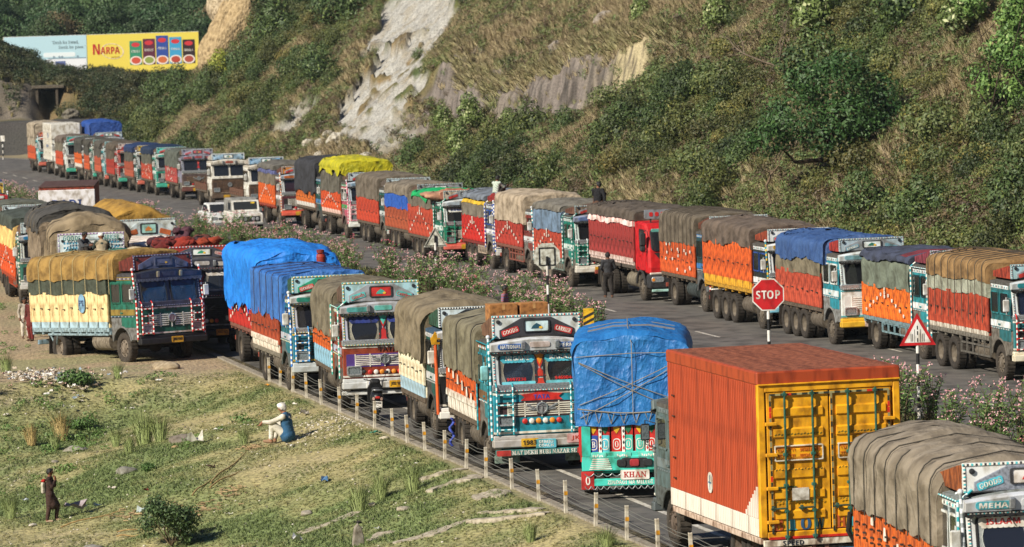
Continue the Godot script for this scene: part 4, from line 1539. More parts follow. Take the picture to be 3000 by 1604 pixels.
	if ch > 0.0:
		var cw2: float = S.get("cw", 2.2)
		var cy: float = roof + S.get("cyo", .16)
		var cz := -.5
		mb = MB.new()
		for sx in [-1.0, 1.0]: mb.prism(PackedVector2Array([Vector2(cz - 1.5, cy), Vector2(cz, cy), Vector2(cz, cy + ch - .04), Vector2(cz - .25, cy + ch - .06), Vector2(cz - 1.5, cy + ch * .4)]), -sx * (cw2 / 2 - .05), -sx * (cw2 / 2 - .05) + .05, Transform3D(Basis(Vector3(0, 0, 1), Vector3(0, 1, 0), Vector3(-1, 0, 0)), Vector3.ZERO))
		mb.box(Vector3(0, cy + .02, cz - .75), Vector3(cw2 - .12, .05, 1.5), .01)
		part("roof_box", mb, M(S.get("boxc", "6a5446"), "rust"), o)
		var CX := Transform3D(Basis(Vector3.RIGHT, -.06), Vector3(0, cy, cz + .04))
		mb = MB.new()
		mb.prism(rr(cw2, ch, .02, 2, 0, ch / 2), -.03, .02, CX)
		var crown := part("crown_board", mb, M(S.get("crc", "c9dbe2")), o)
		mb = MB.new()
		mb.prism(PackedVector2Array([Vector2(-cw2 * .42, .02), Vector2(cw2 * .42, .02), Vector2(cw2 * .42, ch * .35), Vector2(cw2 * .17, ch * .86), Vector2(-cw2 * .17, ch * .86), Vector2(-cw2 * .42, ch * .35)]), .02, .06, CX, .012)
		part("crown_frame", mb, M(S.get("crf", "8e959c"), S.get("crk", "paint")), crown)
		mb = MB.new()
		mb.prism(rr(cw2 * .28, ch * .5, .04, 3, 0, ch * .5), .06, .075, CX)
		var pic := part("crown_picture", mb, M(S.get("crp", "e4eef0")), crown)
		mb = MB.new()
		mb.ring(rr(cw2 * .3, ch * .55, .05, 3, 0, ch * .5), rr(cw2 * .26, ch * .45, .03, 3, 0, ch * .5), .06, .09, CX)
		part("picture_frame", mb, M(S.get("crpf", "3a3a3c")), pic)
		mb = MB.new()
		mb.paint(lin(S.get("art", "2f6f5c")))
		mb.prism(PackedVector2Array([Vector2(-.14, ch * .38), Vector2(.14, ch * .38), Vector2(.1, ch * .52), Vector2(0, ch * .62), Vector2(-.1, ch * .5)]), .075, .082, CX)
		mb.paint(lin("e2b23a"))
		mb.prism(rr(.09, .06, .03, 2, .1, ch * .42), .075, .086, CX)
		part("picture_motif", mb, M("ffffff", "vc"), pic)
		for sx in [-1.0, 1.0]:
			mb = MB.new()
			var a := CX * Transform3D(Basis(Vector3.BACK, -sx * .28), Vector3(sx * cw2 * .3, ch * .3, .06))
			mb.prism(rr(cw2 * .2, ch * .26, .03, 3), .0, .015, a)
			var pl := part("crown_plaque", mb, M(S.get("plq", "c23a34")), crown)
			var ct: Array = S.get("ctext", [])
			if ct.size() > 1 and ct[0 if sx < 0 else 1]: words(ct[0 if sx < 0 else 1], cw2 * .17, ch * .17, a * Transform3D(Basis(), Vector3(0, 0, .017)), M(S.get("ctc", "f6f2e8")), pl, "lettering", true)
		mb = MB.new()
		trim_row(mb, Vector3(-cw2 / 2, ch - .03, .03), Vector3(cw2 / 2, ch - .03, .03), 60, Vector3(.034, .035, .02), pal, CX)
		for sx in [-1.0, 1.0]: trim_row(mb, Vector3(sx * (cw2 / 2 - .03), .0, .03), Vector3(sx * (cw2 / 2 - .03), ch, .03), 16, Vector3(.03, .03, .02), pal, CX)
		part("crown_trim", mb, M("ffffff", "vc"), crown)
		for sx in [-1.0, 1.0]:
			mb = MB.new()
			mb.lathe([Vector2(.05, 0), Vector2(.05, .04), Vector2(0, .05)], 10, Transform3D(Basis(Vector3.UP, -PI / 2), CX * Vector3(sx * cw2 * .43, ch * .72, .02)))
			part("crown_lamp", mb, M("23262a", "plain"), crown)
	# ladders, poles and rails
	var pc: Array = S.get("pole", [])
	if pc.size():
		for sx in [-1.0, 1.0]:
			mb = MB.new()
			var x: float = sx * (hw + .06)
			stripes(mb, [Vector3(x, .8, -.1), Vector3(x, belt, -.1), Vector3(x, 3.15 * K, -.28)], .03, lin(pc[0]), lin(pc[1]), .075)
			mb.paint(lin("c8ccd0"))
			mb.ell(Vector3(x, 3.19 * K, -.285), Vector3(.055, .055, .055), 8, 6)
			part("striped_pole", mb, M("ffffff", "vc"), o)
	var lc: Array = S.get("ladder", [])
	if lc.size():
		for sx in [-1.0, 1.0]:
			mb = MB.new()
			for x in [hw - .06, hw - .46]: stripes(mb, [FX * Vector3(sx * x, yb + .02, .14), FX * Vector3(sx * x, 2.02 * K, .14), FX * Vector3(sx * x, 2.1 * K, .04)], .022, lin(lc[0]), lin(lc[1]), .07, 5)
			for y in [1.02, 1.36, 1.6, 1.84]: stripes(mb, [FX * Vector3(sx * (hw - .06), y * K, .14), FX * Vector3(sx * (hw - .46), y * K, .14)], .02, lin(lc[0]), lin(lc[1]), .07, 5)
			part("ladder", mb, M("ffffff", "vc"), o)
	# sides: window, quarter window, door lines, handle, band, mirror
	for sx in [-1.0, 1.0]:
		var sb := Basis(Vector3.UP, sx * PI / 2)
		var SX := Transform3D(sb, Vector3(sx * hw, 0, 0))
		for w in [[-.78, .72], [-1.6, .62]]:
			var lx: float = -sx * w[0]
			var wy := (belt + wtop) / 2 - .02
			mb = MB.new()
			mb.prism(rr(w[1], ph * .78, .06, 3, lx, wy), .0, .012, SX)
			var sw := part("side_window", mb, M("15181c", "plain"), o)
			mb = MB.new()
			mb.ring(rr(w[1] + .06, ph * .78 + .06, .08, 3, lx, wy), rr(w[1] - .03, ph * .78 - .03, .05, 3, lx, wy), .0, .035, SX)
			part("window_frame", mb, M(S.get("wf", c1)), sw)
			mb = MB.new()
			mb.prism(rr(w[1] - .02, ph * .78 - .02, .05, 3, lx, wy), .02, .024, SX)
			part("glass_pane", mb, M("1a2026", "glass"), sw)
		mb = MB.new()
		mb.prism(rr(1.0, 1.5 * K, .05, 3, -sx * -.8, 1.98 * K), .0, .01, SX)
		mb.box(SX * Vector3(sx * 1.22, 1.72 * K, .03), Vector3(.05, .05, .16), .01)
		var door := part("door", mb, M(S.get("cs", c1)), o)
		mb = MB.new()
		mb.box(SX * Vector3(sx * .8, 1.74 * K, .012), Vector3(.02, .2 * K, .96), .004)
		part("door_band", mb, M(S.get("band", c2)), door)
		mb = MB.new()
		mb.box(SX * Vector3(sx * 1.68, 1.74 * K, .006), Vector3(.02, .2 * K, .68), .004)
		var rb := MB.new()
		rb.box(SX * Vector3(sx * 1.2, 2.88 * K, .006), Vector3(.02, .11, 1.5), .004)
		part("roof_band", rb, M(S.get("band", c2)), o)
		part("side_band", mb, M(S.get("band", c2)), o)
		mb = MB.new()
		trim_row(mb, Vector3(sx * (hw + .02), 2.88 * K, -.5), Vector3(sx * (hw + .02), 2.88 * K, -1.95), 15, Vector3(.02, .05, .05), pal)
		trim_row(mb, Vector3(sx * (hw + .025), 1.6 * K, -.35), Vector3(sx * (hw + .025), 1.6 * K, -2.0), 20, Vector3(.02, .03, .04), pal)
		part("side_trim", mb, M("ffffff", "vc"), o)
		mb = MB.new()
		var mx: float = sx * (hw + .2)
		mb.tube([Vector3(sx * hw, 2.55 * K, -.25), Vector3(mx, 2.62 * K, -.12), Vector3(mx, 2.1 * K, -.12), Vector3(sx * hw, 2.02 * K, -.25)], .014, 5)
		mb.box(Vector3(mx, 2.36 * K, -.12), Vector3(.2, .36, .06), .03)
		var mir := part("mirror", mb, M(S.get("mir", "d8dcdc")), o)
		mb = MB.new()
		mb.box(Vector3(mx, 2.36 * K, -.155), Vector3(.15, .3, .01), .003)
		part("mirror_glass", mb, M("8d99a2", "chrome"), mir)
		if S.get("rail", []).size():
			mb = MB.new()
			var rc: Array = S.rail
			for z in [-.42, -2.0]: stripes(mb, [Vector3(sx * (hw + .07), .9, z), Vector3(sx * (hw + .07), 3.0 * K, z), Vector3(sx * (hw - .18), 3.2 * K, z)], .025, lin(rc[0]), lin(rc[1]), .08, 5)
			stripes(mb, [Vector3(sx * (hw + .07), 3.0 * K, -.42), Vector3(sx * (hw + .07), 3.0 * K, -2.0)], .017, lin(rc[0]), lin(rc[1]), .08, 5)
			part("side_rail", mb, M("ffffff", "vc"), o)

func truck(label: String, S: Dictionary) -> Node3D:
	for d in [["W", 2.5], ["L", 8.2], ["floor", 1.22], ["wt", 2.55], ["tt", 3.6], ["axles", [-6.2]], ["seed", 1], ["wall", "b8442c"]]:
		if not S.has(d[0]): S[d[0]] = d[1]
	var o := thing(S.get("name", "cargo_truck"), label, "truck", S.at, S.get("yaw", .227))
	o.rotation.z = S.get("roll", 0.0)
	chassis(o, S)
	if S.get("cabk", "old") == "old": cab(o, S)
	elif S.cabk == "new": cab_new(o, S)
	var z0 := -2.16
	var z1: float = -S.L
	if S.get("body", true): panels(o, S, z0, z1)
	if S.has("tarps"):
		for t in S.tarps:
			var d := {"seed": S.seed + t.get("s", 0), "y0r": t.get("y0r", t.y0)}
			d.merge(t)
			var front: float = t.get("z0", z0 + .05)
			var mb := tarp(S.W + t.get("w", .06), front, t.get("z1", z1 - .06), t.y0, t.get("y1", S.tt), d)
			var tm := part("tarpaulin" if not t.has("strip") else "tarpaulin_strip", mb, M(hexc(t.c) * (1.22 if t.get("k", "cloth") == "cloth" else 1.0), t.get("k", "cloth")), o)
			if t.get("ropes", 0.0) > 0.0:
				var rp := MB.new()
				var z: float = front - .3
				while z > t.get("z1", z1) + .2:
					rp.tube(rope_loop(S.W + t.get("w", .06), z, t.get("ry", t.y0 - .1), t.get("y1", S.tt), t.get("rad", .25), t.get("crown", .1)), .013, 4)
					z -= t.ropes
				part("ropes", rp, M(t.get("rc", "4a4238"), "plain"), tm)
	return o

func cab_new(o: Node3D, S: Dictionary) -> void:  # the modern red cab
	var hw := 1.23
	var px := Transform3D(Basis(Vector3(0, 0, 1), Vector3(0, 1, 0), Vector3(-1, 0, 0)), Vector3.ZERO)
	var mb := MB.new()
	mb.prism(PackedVector2Array([Vector2(-2.0, 1.1), Vector2(-1.9, 1.1), Vector2(-1.82, 1.18), Vector2(-.72, 1.18), Vector2(-.62, 1.05), Vector2(-.05, 1.05), Vector2(0, 1.3), Vector2(-.06, 1.95), Vector2(-.32, 2.75), Vector2(-.55, 2.95), Vector2(-2.0, 3.0)]), -hw, hw, px, .09)
	part("cab_body", mb, M(S.c1), o)
	mb = MB.new()
	var WX := Transform3D(Basis(Vector3.RIGHT, -.3), Vector3(0, 1.9, -.03))
	mb.prism(rr(2.2, .86, .14, 4, 0, .45), -.04, .03, WX, .01)
	var w := part("windscreen", mb, M("18222a", "plain"), o)
	mb = MB.new()
	mb.prism(rr(2.1, .12, .04, 3, 0, .82), .03, .036, WX)
	part("sun_strip", mb, M("7fd8cf"), w)
	mb = MB.new()
	mb.prism(rr(2.18, .84, .13, 4, 0, .45), .042, .046, WX)
	part("glass_pane", mb, M("1a2026", "glass"), w)
	mb = MB.new()
	mb.prism(PackedVector2Array([Vector2(-1.0, 1.86), Vector2(1.0, 1.86), Vector2(.8, 1.62), Vector2(-.8, 1.62)]), .0, .05, Transform3D(Basis(), Vector3(0, 0, -.04)))
	for i in 4: mb.prism(rr(1.3 - i * .12, .05, .02, 2, 0, 1.5 - i * .1), .0, .03, Transform3D(Basis(), Vector3(0, 0, -.0)))
	part("grille", mb, M("232326", "plain"), o)
	mb = MB.new()
	mb.box(Vector3(0, 1.08, .02), Vector3(2.4, .08, .1), .02)
	part("trim_line", mb, M("e4e2da"), o)
	mb = MB.new()
	mb.prism(rr(2.5, .55, .12, 4, 0, .78), -.4, .1, Transform3D(), .06)
	part("bumper", mb, M("35363a", "dust"), o)
	mb = MB.new()
	mb.box(Vector3(0, .44, .06), Vector3(2.3, .1, .1), .02)
	part("bumper_board", mb, M("a9d6d0"), o)
	for sx in [-1.0, 1.0]:
		mb = MB.new()
		mb.prism(rr(.5, .22, .09, 3, sx * .92, .86), .08, .125, Transform3D(), .02)
		var h := part("headlight", mb, M("c9d2d6", "chrome"), o)
		mb = MB.new()
		mb.prism(rr(.12, .12, .05, 3, sx * 1.1, .86), .12, .135, Transform3D())
		part("indicator", mb, M("e08a1e"), h)
		var SX := Transform3D(Basis(Vector3.UP, sx * PI / 2), Vector3(sx * hw, 0, 0))
		mb = MB.new()
		mb.prism(PackedVector2Array([Vector2(sx * .42, 1.95), Vector2(sx * 1.3, 1.95), Vector2(sx * 1.3, 2.72), Vector2(sx * .62, 2.72)]), .0, .012, SX)
		var sw := part("side_window", mb, M("15181c", "plain"), o)
		mb = MB.new()
		mb.prism(PackedVector2Array([Vector2(sx * .44, 1.97), Vector2(sx * 1.28, 1.97), Vector2(sx * 1.28, 2.7), Vector2(sx * .64, 2.7)]), .016, .02, SX)
		part("glass_pane", mb, M("1a2026", "glass"), sw)
		mb = MB.new()
		mb.prism(rr(1.0, .75, .06, 3, sx * .9, 1.55), .0, .012, SX)
		mb.box(SX * Vector3(sx * 1.26, 1.72, .03), Vector3(.05, .05, .16), .01)
		part("door", mb, M(S.c1), o)
		mb = MB.new()
		mb.tube([Vector3(sx * hw, 2.7, -.3), Vector3(sx * 1.42, 2.65, -.1), Vector3(sx * 1.42, 1.9, -.1), Vector3(sx * hw, 1.9, -.3)], .018, 5)
		mb.box(Vector3(sx * 1.42, 2.38, -.12), Vector3(.24, .5, .12), .05)
		mb.box(Vector3(sx * 1.42, 2.02, -.12), Vector3(.22, .2, .12), .05)
		part("mirror", mb, M("26272a", "plain"), o)
		mb = MB.new()
		var q := []
		for i in 11:
			var a := lerpf(PI - .2, .2, i / 10.0)
			q.append(Vector3(sx * 1.2, .5 + sin(a) * .64, -1.3 + cos(a) * .64))
		mb.tube(q, .05, 6)
		part("wheel_arch", mb, M("3a3a3c", "dust"), o)
	mb = MB.new()
	mb.prism(rr(.4, .2, .02, 2, .3, .74), .1, .13, Transform3D())
	part("number_plate", mb, M("d8a92a"), o)
	mb = MB.new()
	mb.prism(rr(2.3, .34, .05, 3, 0, 3.28), -.08, .0, Transform3D(Basis(), Vector3(0, 0, -.75)))
	var cb := part("crown_board", mb, M("8a9098"), o)
	mb = MB.new()
	for x in [-.9, .9]: mb.bar(Vector3(x, 2.9, -.8), Vector3(x, 3.15, -.8), .05, .05)
	part("board_bracket", mb, M("2d2d2d", "plain"), cb)
	mb = MB.new()
	mb.paint(lin("c22a24"))
	for i in 9: mb.prism(rr(.14, .16, .04, 2, -.9 + i * .225, 3.28), .0, .012, Transform3D(Basis(), Vector3(0, 0, -.75)))
	part("painted_trim", mb, M("ffffff", "vc"), cb)

# ---------------------------------------------------------------- people: smooth fields of tapered capsules, meshed with surface nets
func net(caps: Array, cell: float, k: float, mb: MB) -> void:
	var lo := Vector3.ONE * 1e9
	var hi := -lo
	for c in caps:
		var rr2 := maxf(c[2], c[3]) + k + cell * 2.0
		for e in 2:
			lo = lo.min(c[e] - Vector3.ONE * rr2)
			hi = hi.max(c[e] + Vector3.ONE * rr2)
	var nx := int((hi.x - lo.x) / cell) + 2
	var ny := int((hi.y - lo.y) / cell) + 2
	var nzz := int((hi.z - lo.z) / cell) + 2
	var f := PackedFloat32Array()
	f.resize(nx * ny * nzz)
	f.fill(1.0)
	for c in caps:
		var a: Vector3 = c[0]
		var b: Vector3 = c[1]
		var ra: float = c[2]
		var rb: float = c[3]
		var sq: Vector3 = c[4] if c.size() > 4 else Vector3.ONE
		var m := maxf(ra, rb) * maxf(1.0, maxf(1.0 / sq.x, 1.0 / sq.z)) + k + cell * 1.5
		var p0 := (a.min(b) - Vector3.ONE * m - lo) / cell
		var p1 := (a.max(b) + Vector3.ONE * m - lo) / cell
		var ab := b - a
		var l2 := maxf(ab.length_squared(), 1e-9)
		for iy in range(maxi(0, int(p0.y)), mini(ny - 1, int(p1.y) + 1)):
			for iz in range(maxi(0, int(p0.z)), mini(nzz - 1, int(p1.z) + 1)):
				var base := (iy * nzz + iz) * nx
				for ix in range(maxi(0, int(p0.x)), mini(nx - 1, int(p1.x) + 1)):
					var p := lo + Vector3(ix, iy, iz) * cell
					var h := clampf((p - a).dot(ab) / l2, 0.0, 1.0)
					var q := (p - a - ab * h) * sq
					var d := q.length() - lerpf(ra, rb, h)
					var o := f[base + ix]
					var w := clampf(.5 + .5 * (o - d) / k, 0.0, 1.0)
					f[base + ix] = lerpf(o, d, w) - k * w * (1.0 - w) if o < .9 else minf(o, d)
	var idx := {}
	for iy in ny - 1:
		for iz in nzz - 1:
			for ix in nx - 1:
				var g := (iy * nzz + iz) * nx + ix
				var s := 0
				var sum := Vector3.ZERO
				var cnt := 0
				var v := [f[g], f[g + 1], f[g + nx], f[g + nx + 1], f[g + nx * nzz], f[g + nx * nzz + 1], f[g + nx * nzz + nx], f[g + nx * nzz + nx + 1]]
				for i in 8:
					if v[i] < 0.0: s += 1
				if s == 0 or s == 8: continue
				for e in [[0, 1], [2, 3], [4, 5], [6, 7], [0, 2], [1, 3], [4, 6], [5, 7], [0, 4], [1, 5], [2, 6], [3, 7]]:
					if (v[e[0]] < 0.0) != (v[e[1]] < 0.0):
						var t: float = v[e[0]] / (v[e[0]] - v[e[1]])
						var pa := Vector3(e[0] & 1, e[0] >> 2, (e[0] >> 1) & 1)
						var pb := Vector3(e[1] & 1, e[1] >> 2, (e[1] >> 1) & 1)
						sum += pa.lerp(pb, t)
						cnt += 1
				var n := Vector3(v[1] - v[0] + v[3] - v[2] + v[5] - v[4] + v[7] - v[6], v[4] - v[0] + v[5] - v[1] + v[6] - v[2] + v[7] - v[3], v[2] - v[0] + v[3] - v[1] + v[6] - v[4] + v[7] - v[5]).normalized()
				idx[g] = [lo + (Vector3(ix, iy, iz) + sum / cnt) * cell, n]
	for g in idx:
		for ax in 3:
			var st: int = [1, nx * nzz, nx][ax]
			var u: int = [nx * nzz, nx, 1][ax]
			var w: int = [nx, 1, nx * nzz][ax]
			if (f[g] < 0.0) == (f[g + st] < 0.0): continue
			if not (idx.has(g - u) and idx.has(g - w) and idx.has(g - u - w)): continue
			var a = idx[g]; var b = idx[g - u]; var c = idx[g - u - w]; var d = idx[g - w]
			mb.quads(a[0], b[0], c[0], d[0], a[1], b[1], c[1], d[1])

func hand(mb: MB, wrist: Vector3, dir: Vector3, palm: Vector3, curl: float, side: float) -> void:
	var z := dir.normalized()
	var y := (palm - z * palm.dot(z)).normalized()
	var x := z.cross(y)
	net([[wrist, wrist + z * .085, .026, .036, Vector3(1, 1, 1)], [wrist + z * .05 + x * .02, wrist + z * .09 + x * .025, .02, .018], [wrist + z * .05 - x * .02, wrist + z * .085 - x * .025, .02, .018]], .008, .012, mb)
	for i in 4:
		var b := wrist + z * .09 + x * (.028 - .0187 * i)
		var l: float = [.07, .08, .075, .058][i]
		var p1 := b + (z * cos(curl * .6) + y * sin(curl * .6)) * l * .5
		var p2 := p1 + (z * cos(curl * 1.6) + y * sin(curl * 1.6)) * l * .5
		mb.tube([b - z * .01, b, p1, p2, p2 + (p2 - p1).normalized() * .005], [.009, .0095, .009, .008, .003], 6)
	var tb := wrist + z * .03 + x * side * .03
	var t1 := tb + (z * .6 + x * side * .75 + y * .3).normalized() * .035
	mb.tube([tb - z * .01, tb, t1, t1 + (z * .9 + x * side * .2 + y * .4).normalized() * .03], [.011, .012, .0105, .006], 6)

# J: joints in the person's own frame (faces +z). wear: colours of the clothes
func person(label: String, at: Vector3, yaw: float, J: Dictionary, wear: Dictionary, sc := 1.0) -> Node3D:
	var o := thing("person", label, "person", at, yaw)
	o.scale = Vector3.ONE * sc
	var sk := M(wear.get("skin", "8a5a40"), "plain")
	var ch: Vector3 = J.chest
	var pv: Vector3 = J.pelvis
	var nk: Vector3 = J.neck
	var hd: Vector3 = J.head
	var fw: Vector3 = J.get("look", Vector3(0, 0, 1)).normalized()
	var up := (hd - nk).normalized()
	var sd := up.cross(fw).normalized()
	var sh := [J.shL, J.shR]
	var el := [J.elL, J.elR]
	var wr := [J.wrL, J.wrR]
	var hp := [J.hipL, J.hipR]
	var kn := [J.knL, J.knR]
	var an := [J.anL, J.anR]
	var to := [J.toL, J.toR]
	var caps := [[pv, ch, .125, .13, Vector3(.9, 1, 1.25)], [ch, nk, .12, .06, Vector3(.85, 1, 1.2)], [nk, hd - up * .04, .056, .055]]
	for i in 2:
		caps.append_array([[ch.lerp(nk, .5), sh[i], .07, .06], [sh[i], el[i], .052, .042], [el[i], wr[i], .042, .028], [pv, hp[i], .11, .1], [hp[i], kn[i], .088, .058], [kn[i], an[i], .058, .038], [an[i], an[i] + Vector3(0, -.05, 0), .038, .036]])
		caps.append([an[i] + Vector3(0, -.05, 0), to[i], .036, .028])
	var mb := MB.new()
	net(caps, .02, .03, mb)
	# head with brow, nose, mouth, chin and ears
	var hc := [[hd + up * .02 - fw * .012, hd + up * .03 - fw * .012, .094, .09, Vector3(1.06, 1, 1)], [hd - up * .05 + fw * .025, hd - up * .085 + fw * .04, .06, .04], [hd + fw * .085 + up * .02, hd + fw * .105 - up * .02, .012, .017], [hd - up * .058 + fw * .072 - sd * .018, hd - up * .058 + fw * .072 + sd * .018, .012, .012], [hd + fw * .07 + up * .042 - sd * .04, hd + fw * .07 + up * .042 + sd * .04, .018, .018], [nk, hd - up * .05, .056, .056]]
	for s in [-1.0, 1.0]: hc.append([hd + sd * .086 * s + up * .02, hd + sd * .09 * s - up * .02, .016, .014])
	net(hc, .009, .014, mb)
	for i in 2: hand(mb, wr[i], J.get("haL" if i == 0 else "haR", wr[i] - el[i]), J.get("paL" if i == 0 else "paR", Vector3(0, 0, 1)), J.get("curl", .6), 1.0 if i == 0 else -1.0)
	part("body", mb, sk, o)
	mb = MB.new()
	for s in [-1.0, 1.0]: mb.ell(hd + fw * .082 + sd * .032 * s + up * .02, Vector3(.012, .009, .012), 8, 6)
	part("eyes", mb, M("1c1512", "plain"), o)
	# hair or cap
	mb = MB.new()
	var bs := Basis(sd, up, fw)
	if wear.get("hair", "") != "":
		net([[hd + up * .055 - fw * .02, hd + up * .05 - fw * .03, .096, .094, Vector3(1.03, 1, 1)], [hd - fw * .05, hd - fw * .055 + up * .04, .07, .075], [hd + up * .1 + fw * .04, hd + up * .105 - fw * .02, .04, .05], [hd + sd * .07 + up * .05, hd + sd * .07 - fw * .03, .035, .035], [hd - sd * .07 + up * .05, hd - sd * .07 - fw * .03, .035, .035]], .012, .02, mb)
		part("hair", mb, M(wear.hair, "plain"), o)
	if wear.get("cap", "") != "":
		mb = MB.new()
		mb.lathe([Vector2(.104, .0), Vector2(.106, .03), Vector2(.098, .065), Vector2(.07, .09), Vector2(.03, .1), Vector2(0, .102)], 16, Transform3D(Basis(up, fw, sd), hd + up * .045 - fw * .015))
		part("skullcap", mb, M(wear.cap, "plain"), o)
	# shirt
	var lng: float = wear.get("hem", .06)
	caps = [[pv + Vector3(0, .02, 0), ch, .142, .148, Vector3(.9, 1, 1.2)], [ch, nk - up * .03, .14, .075, Vector3(.85, 1, 1.15)]]
	if lng > .1:
		var kc: Vector3 = (kn[0] + kn[1]) * .5
		caps.append([pv, pv.lerp(kc, lng), .15, .17, Vector3(.95, 1, 1.1)])
		for i in 2: caps.append([hp[i], hp[i].lerp(kn[i], lng), .125, .1])
	var slv: float = wear.get("sleeve", 1.0)
	var sl := []
	for i in 2:
		sl.append_array([[ch.lerp(nk, .5), sh[i], .085, .075], [sh[i], el[i] if slv > .6 else sh[i].lerp(el[i], .75), .068, .057]])
		if slv > .6: sl.append([el[i], el[i].lerp(wr[i], .85), .057, .042])
	if wear.has("vest"):
		mb = MB.new()
		net([[ch.lerp(nk, .3), ch, .13, .14]] + sl, .02, .03, mb)
		part("shirt", mb, M(wear.shirt, "cloth"), o)
		mb = MB.new()
		for c in caps:
			c[2] += .012; c[3] += .012
		caps.append_array([[ch.lerp(nk, .5), sh[0].lerp(ch, .15), .095, .085], [ch.lerp(nk, .5), sh[1].lerp(ch, .15), .095, .085]])
		net(caps, .02, .035, mb)
		part("waistcoat", mb, M(wear.vest, "cloth"), o)
	else:
		mb = MB.new()
		net(caps + sl, .02, .035, mb)
		var sm: Material = M(wear.shirt, "cloth")
		if wear.has("stripe"):
			mb.colored = true
			for i in mb.v.size():
				var q := mb.v[i]
				var on := fposmod(q.y, .09) < .04
				if wear.get("check", false): on = on != (fposmod(q.x + q.z * .6, .09) < .04)
				mb.c[i] = lin(wear.stripe) if on else lin(wear.shirt)
			sm = M("ffffff", "vcr")
		part("shirt", mb, sm, o)
	# trousers
	mb = MB.new()
	caps = [[pv, pv + Vector3(0, -.05, 0), .135, .13, Vector3(.95, 1, 1.1)]]
	for i in 2:
		caps.append_array([[pv, hp[i], .12, .11], [hp[i], kn[i], .105, .082], [kn[i], an[i] + (kn[i] - an[i]) * .08, .082, .062]])
	net(caps, .02, .03, mb)
	part("trousers", mb, M(wear.legs, "cloth"), o)
	for i in 2:
		mb = MB.new()
		net([[an[i] + Vector3(0, -.06, 0), to[i] + (to[i] - an[i]) * .1, .045, .036]], .012, .02, mb)
		part("shoe", mb, M(wear.get("shoes", "5a4030"), "plain"), o)
	return o

func stand(stride := 0.0, arms := 0.0) -> Dictionary:
	return {"pelvis": Vector3(0, .92, 0), "chest": Vector3(0, 1.25, .01), "neck": Vector3(0, 1.46, 0), "head": Vector3(0, 1.6, .03), "shL": Vector3(.19, 1.4, 0), "shR": Vector3(-.19, 1.4, 0),
		"elL": Vector3(.26, 1.12, -.03), "elR": Vector3(-.26, 1.12, -.03), "wrL": Vector3(.25, .87, .08), "wrR": Vector3(-.25, .87, .08), "hipL": Vector3(.1, .88, 0), "hipR": Vector3(-.1, .88, 0),
		"knL": Vector3(.11, .48, .05 + stride), "knR": Vector3(-.11, .48, .03 - stride * .3), "anL": Vector3(.11, .09, stride * 1.2), "anR": Vector3(-.11, .09 + stride * .1, -stride * 1.3), "toL": Vector3(.13, .04, .17 + stride * 1.2), "toR": Vector3(-.13, .03, .14 - stride * 1.2)}

func sit() -> Dictionary:   # on the ground, knees drawn up
	return {"pelvis": Vector3(0, .16, 0), "chest": Vector3(0, .48, .06), "neck": Vector3(0, .68, .1), "head": Vector3(0, .81, .16), "shL": Vector3(.18, .62, .08), "shR": Vector3(-.18, .62, .08),
		"elL": Vector3(.24, .45, .28), "elR": Vector3(-.24, .45, .28), "wrL": Vector3(.16, .5, .5), "wrR": Vector3(-.16, .48, .52), "hipL": Vector3(.1, .14, .04), "hipR": Vector3(-.1, .14, .04),
		"knL": Vector3(.17, .47, .36), "knR": Vector3(-.17, .47, .36), "anL": Vector3(.12, .08, .42), "anR": Vector3(-.12, .08, .42), "toL": Vector3(.13, .035, .58), "toR": Vector3(-.13, .035, .58)}

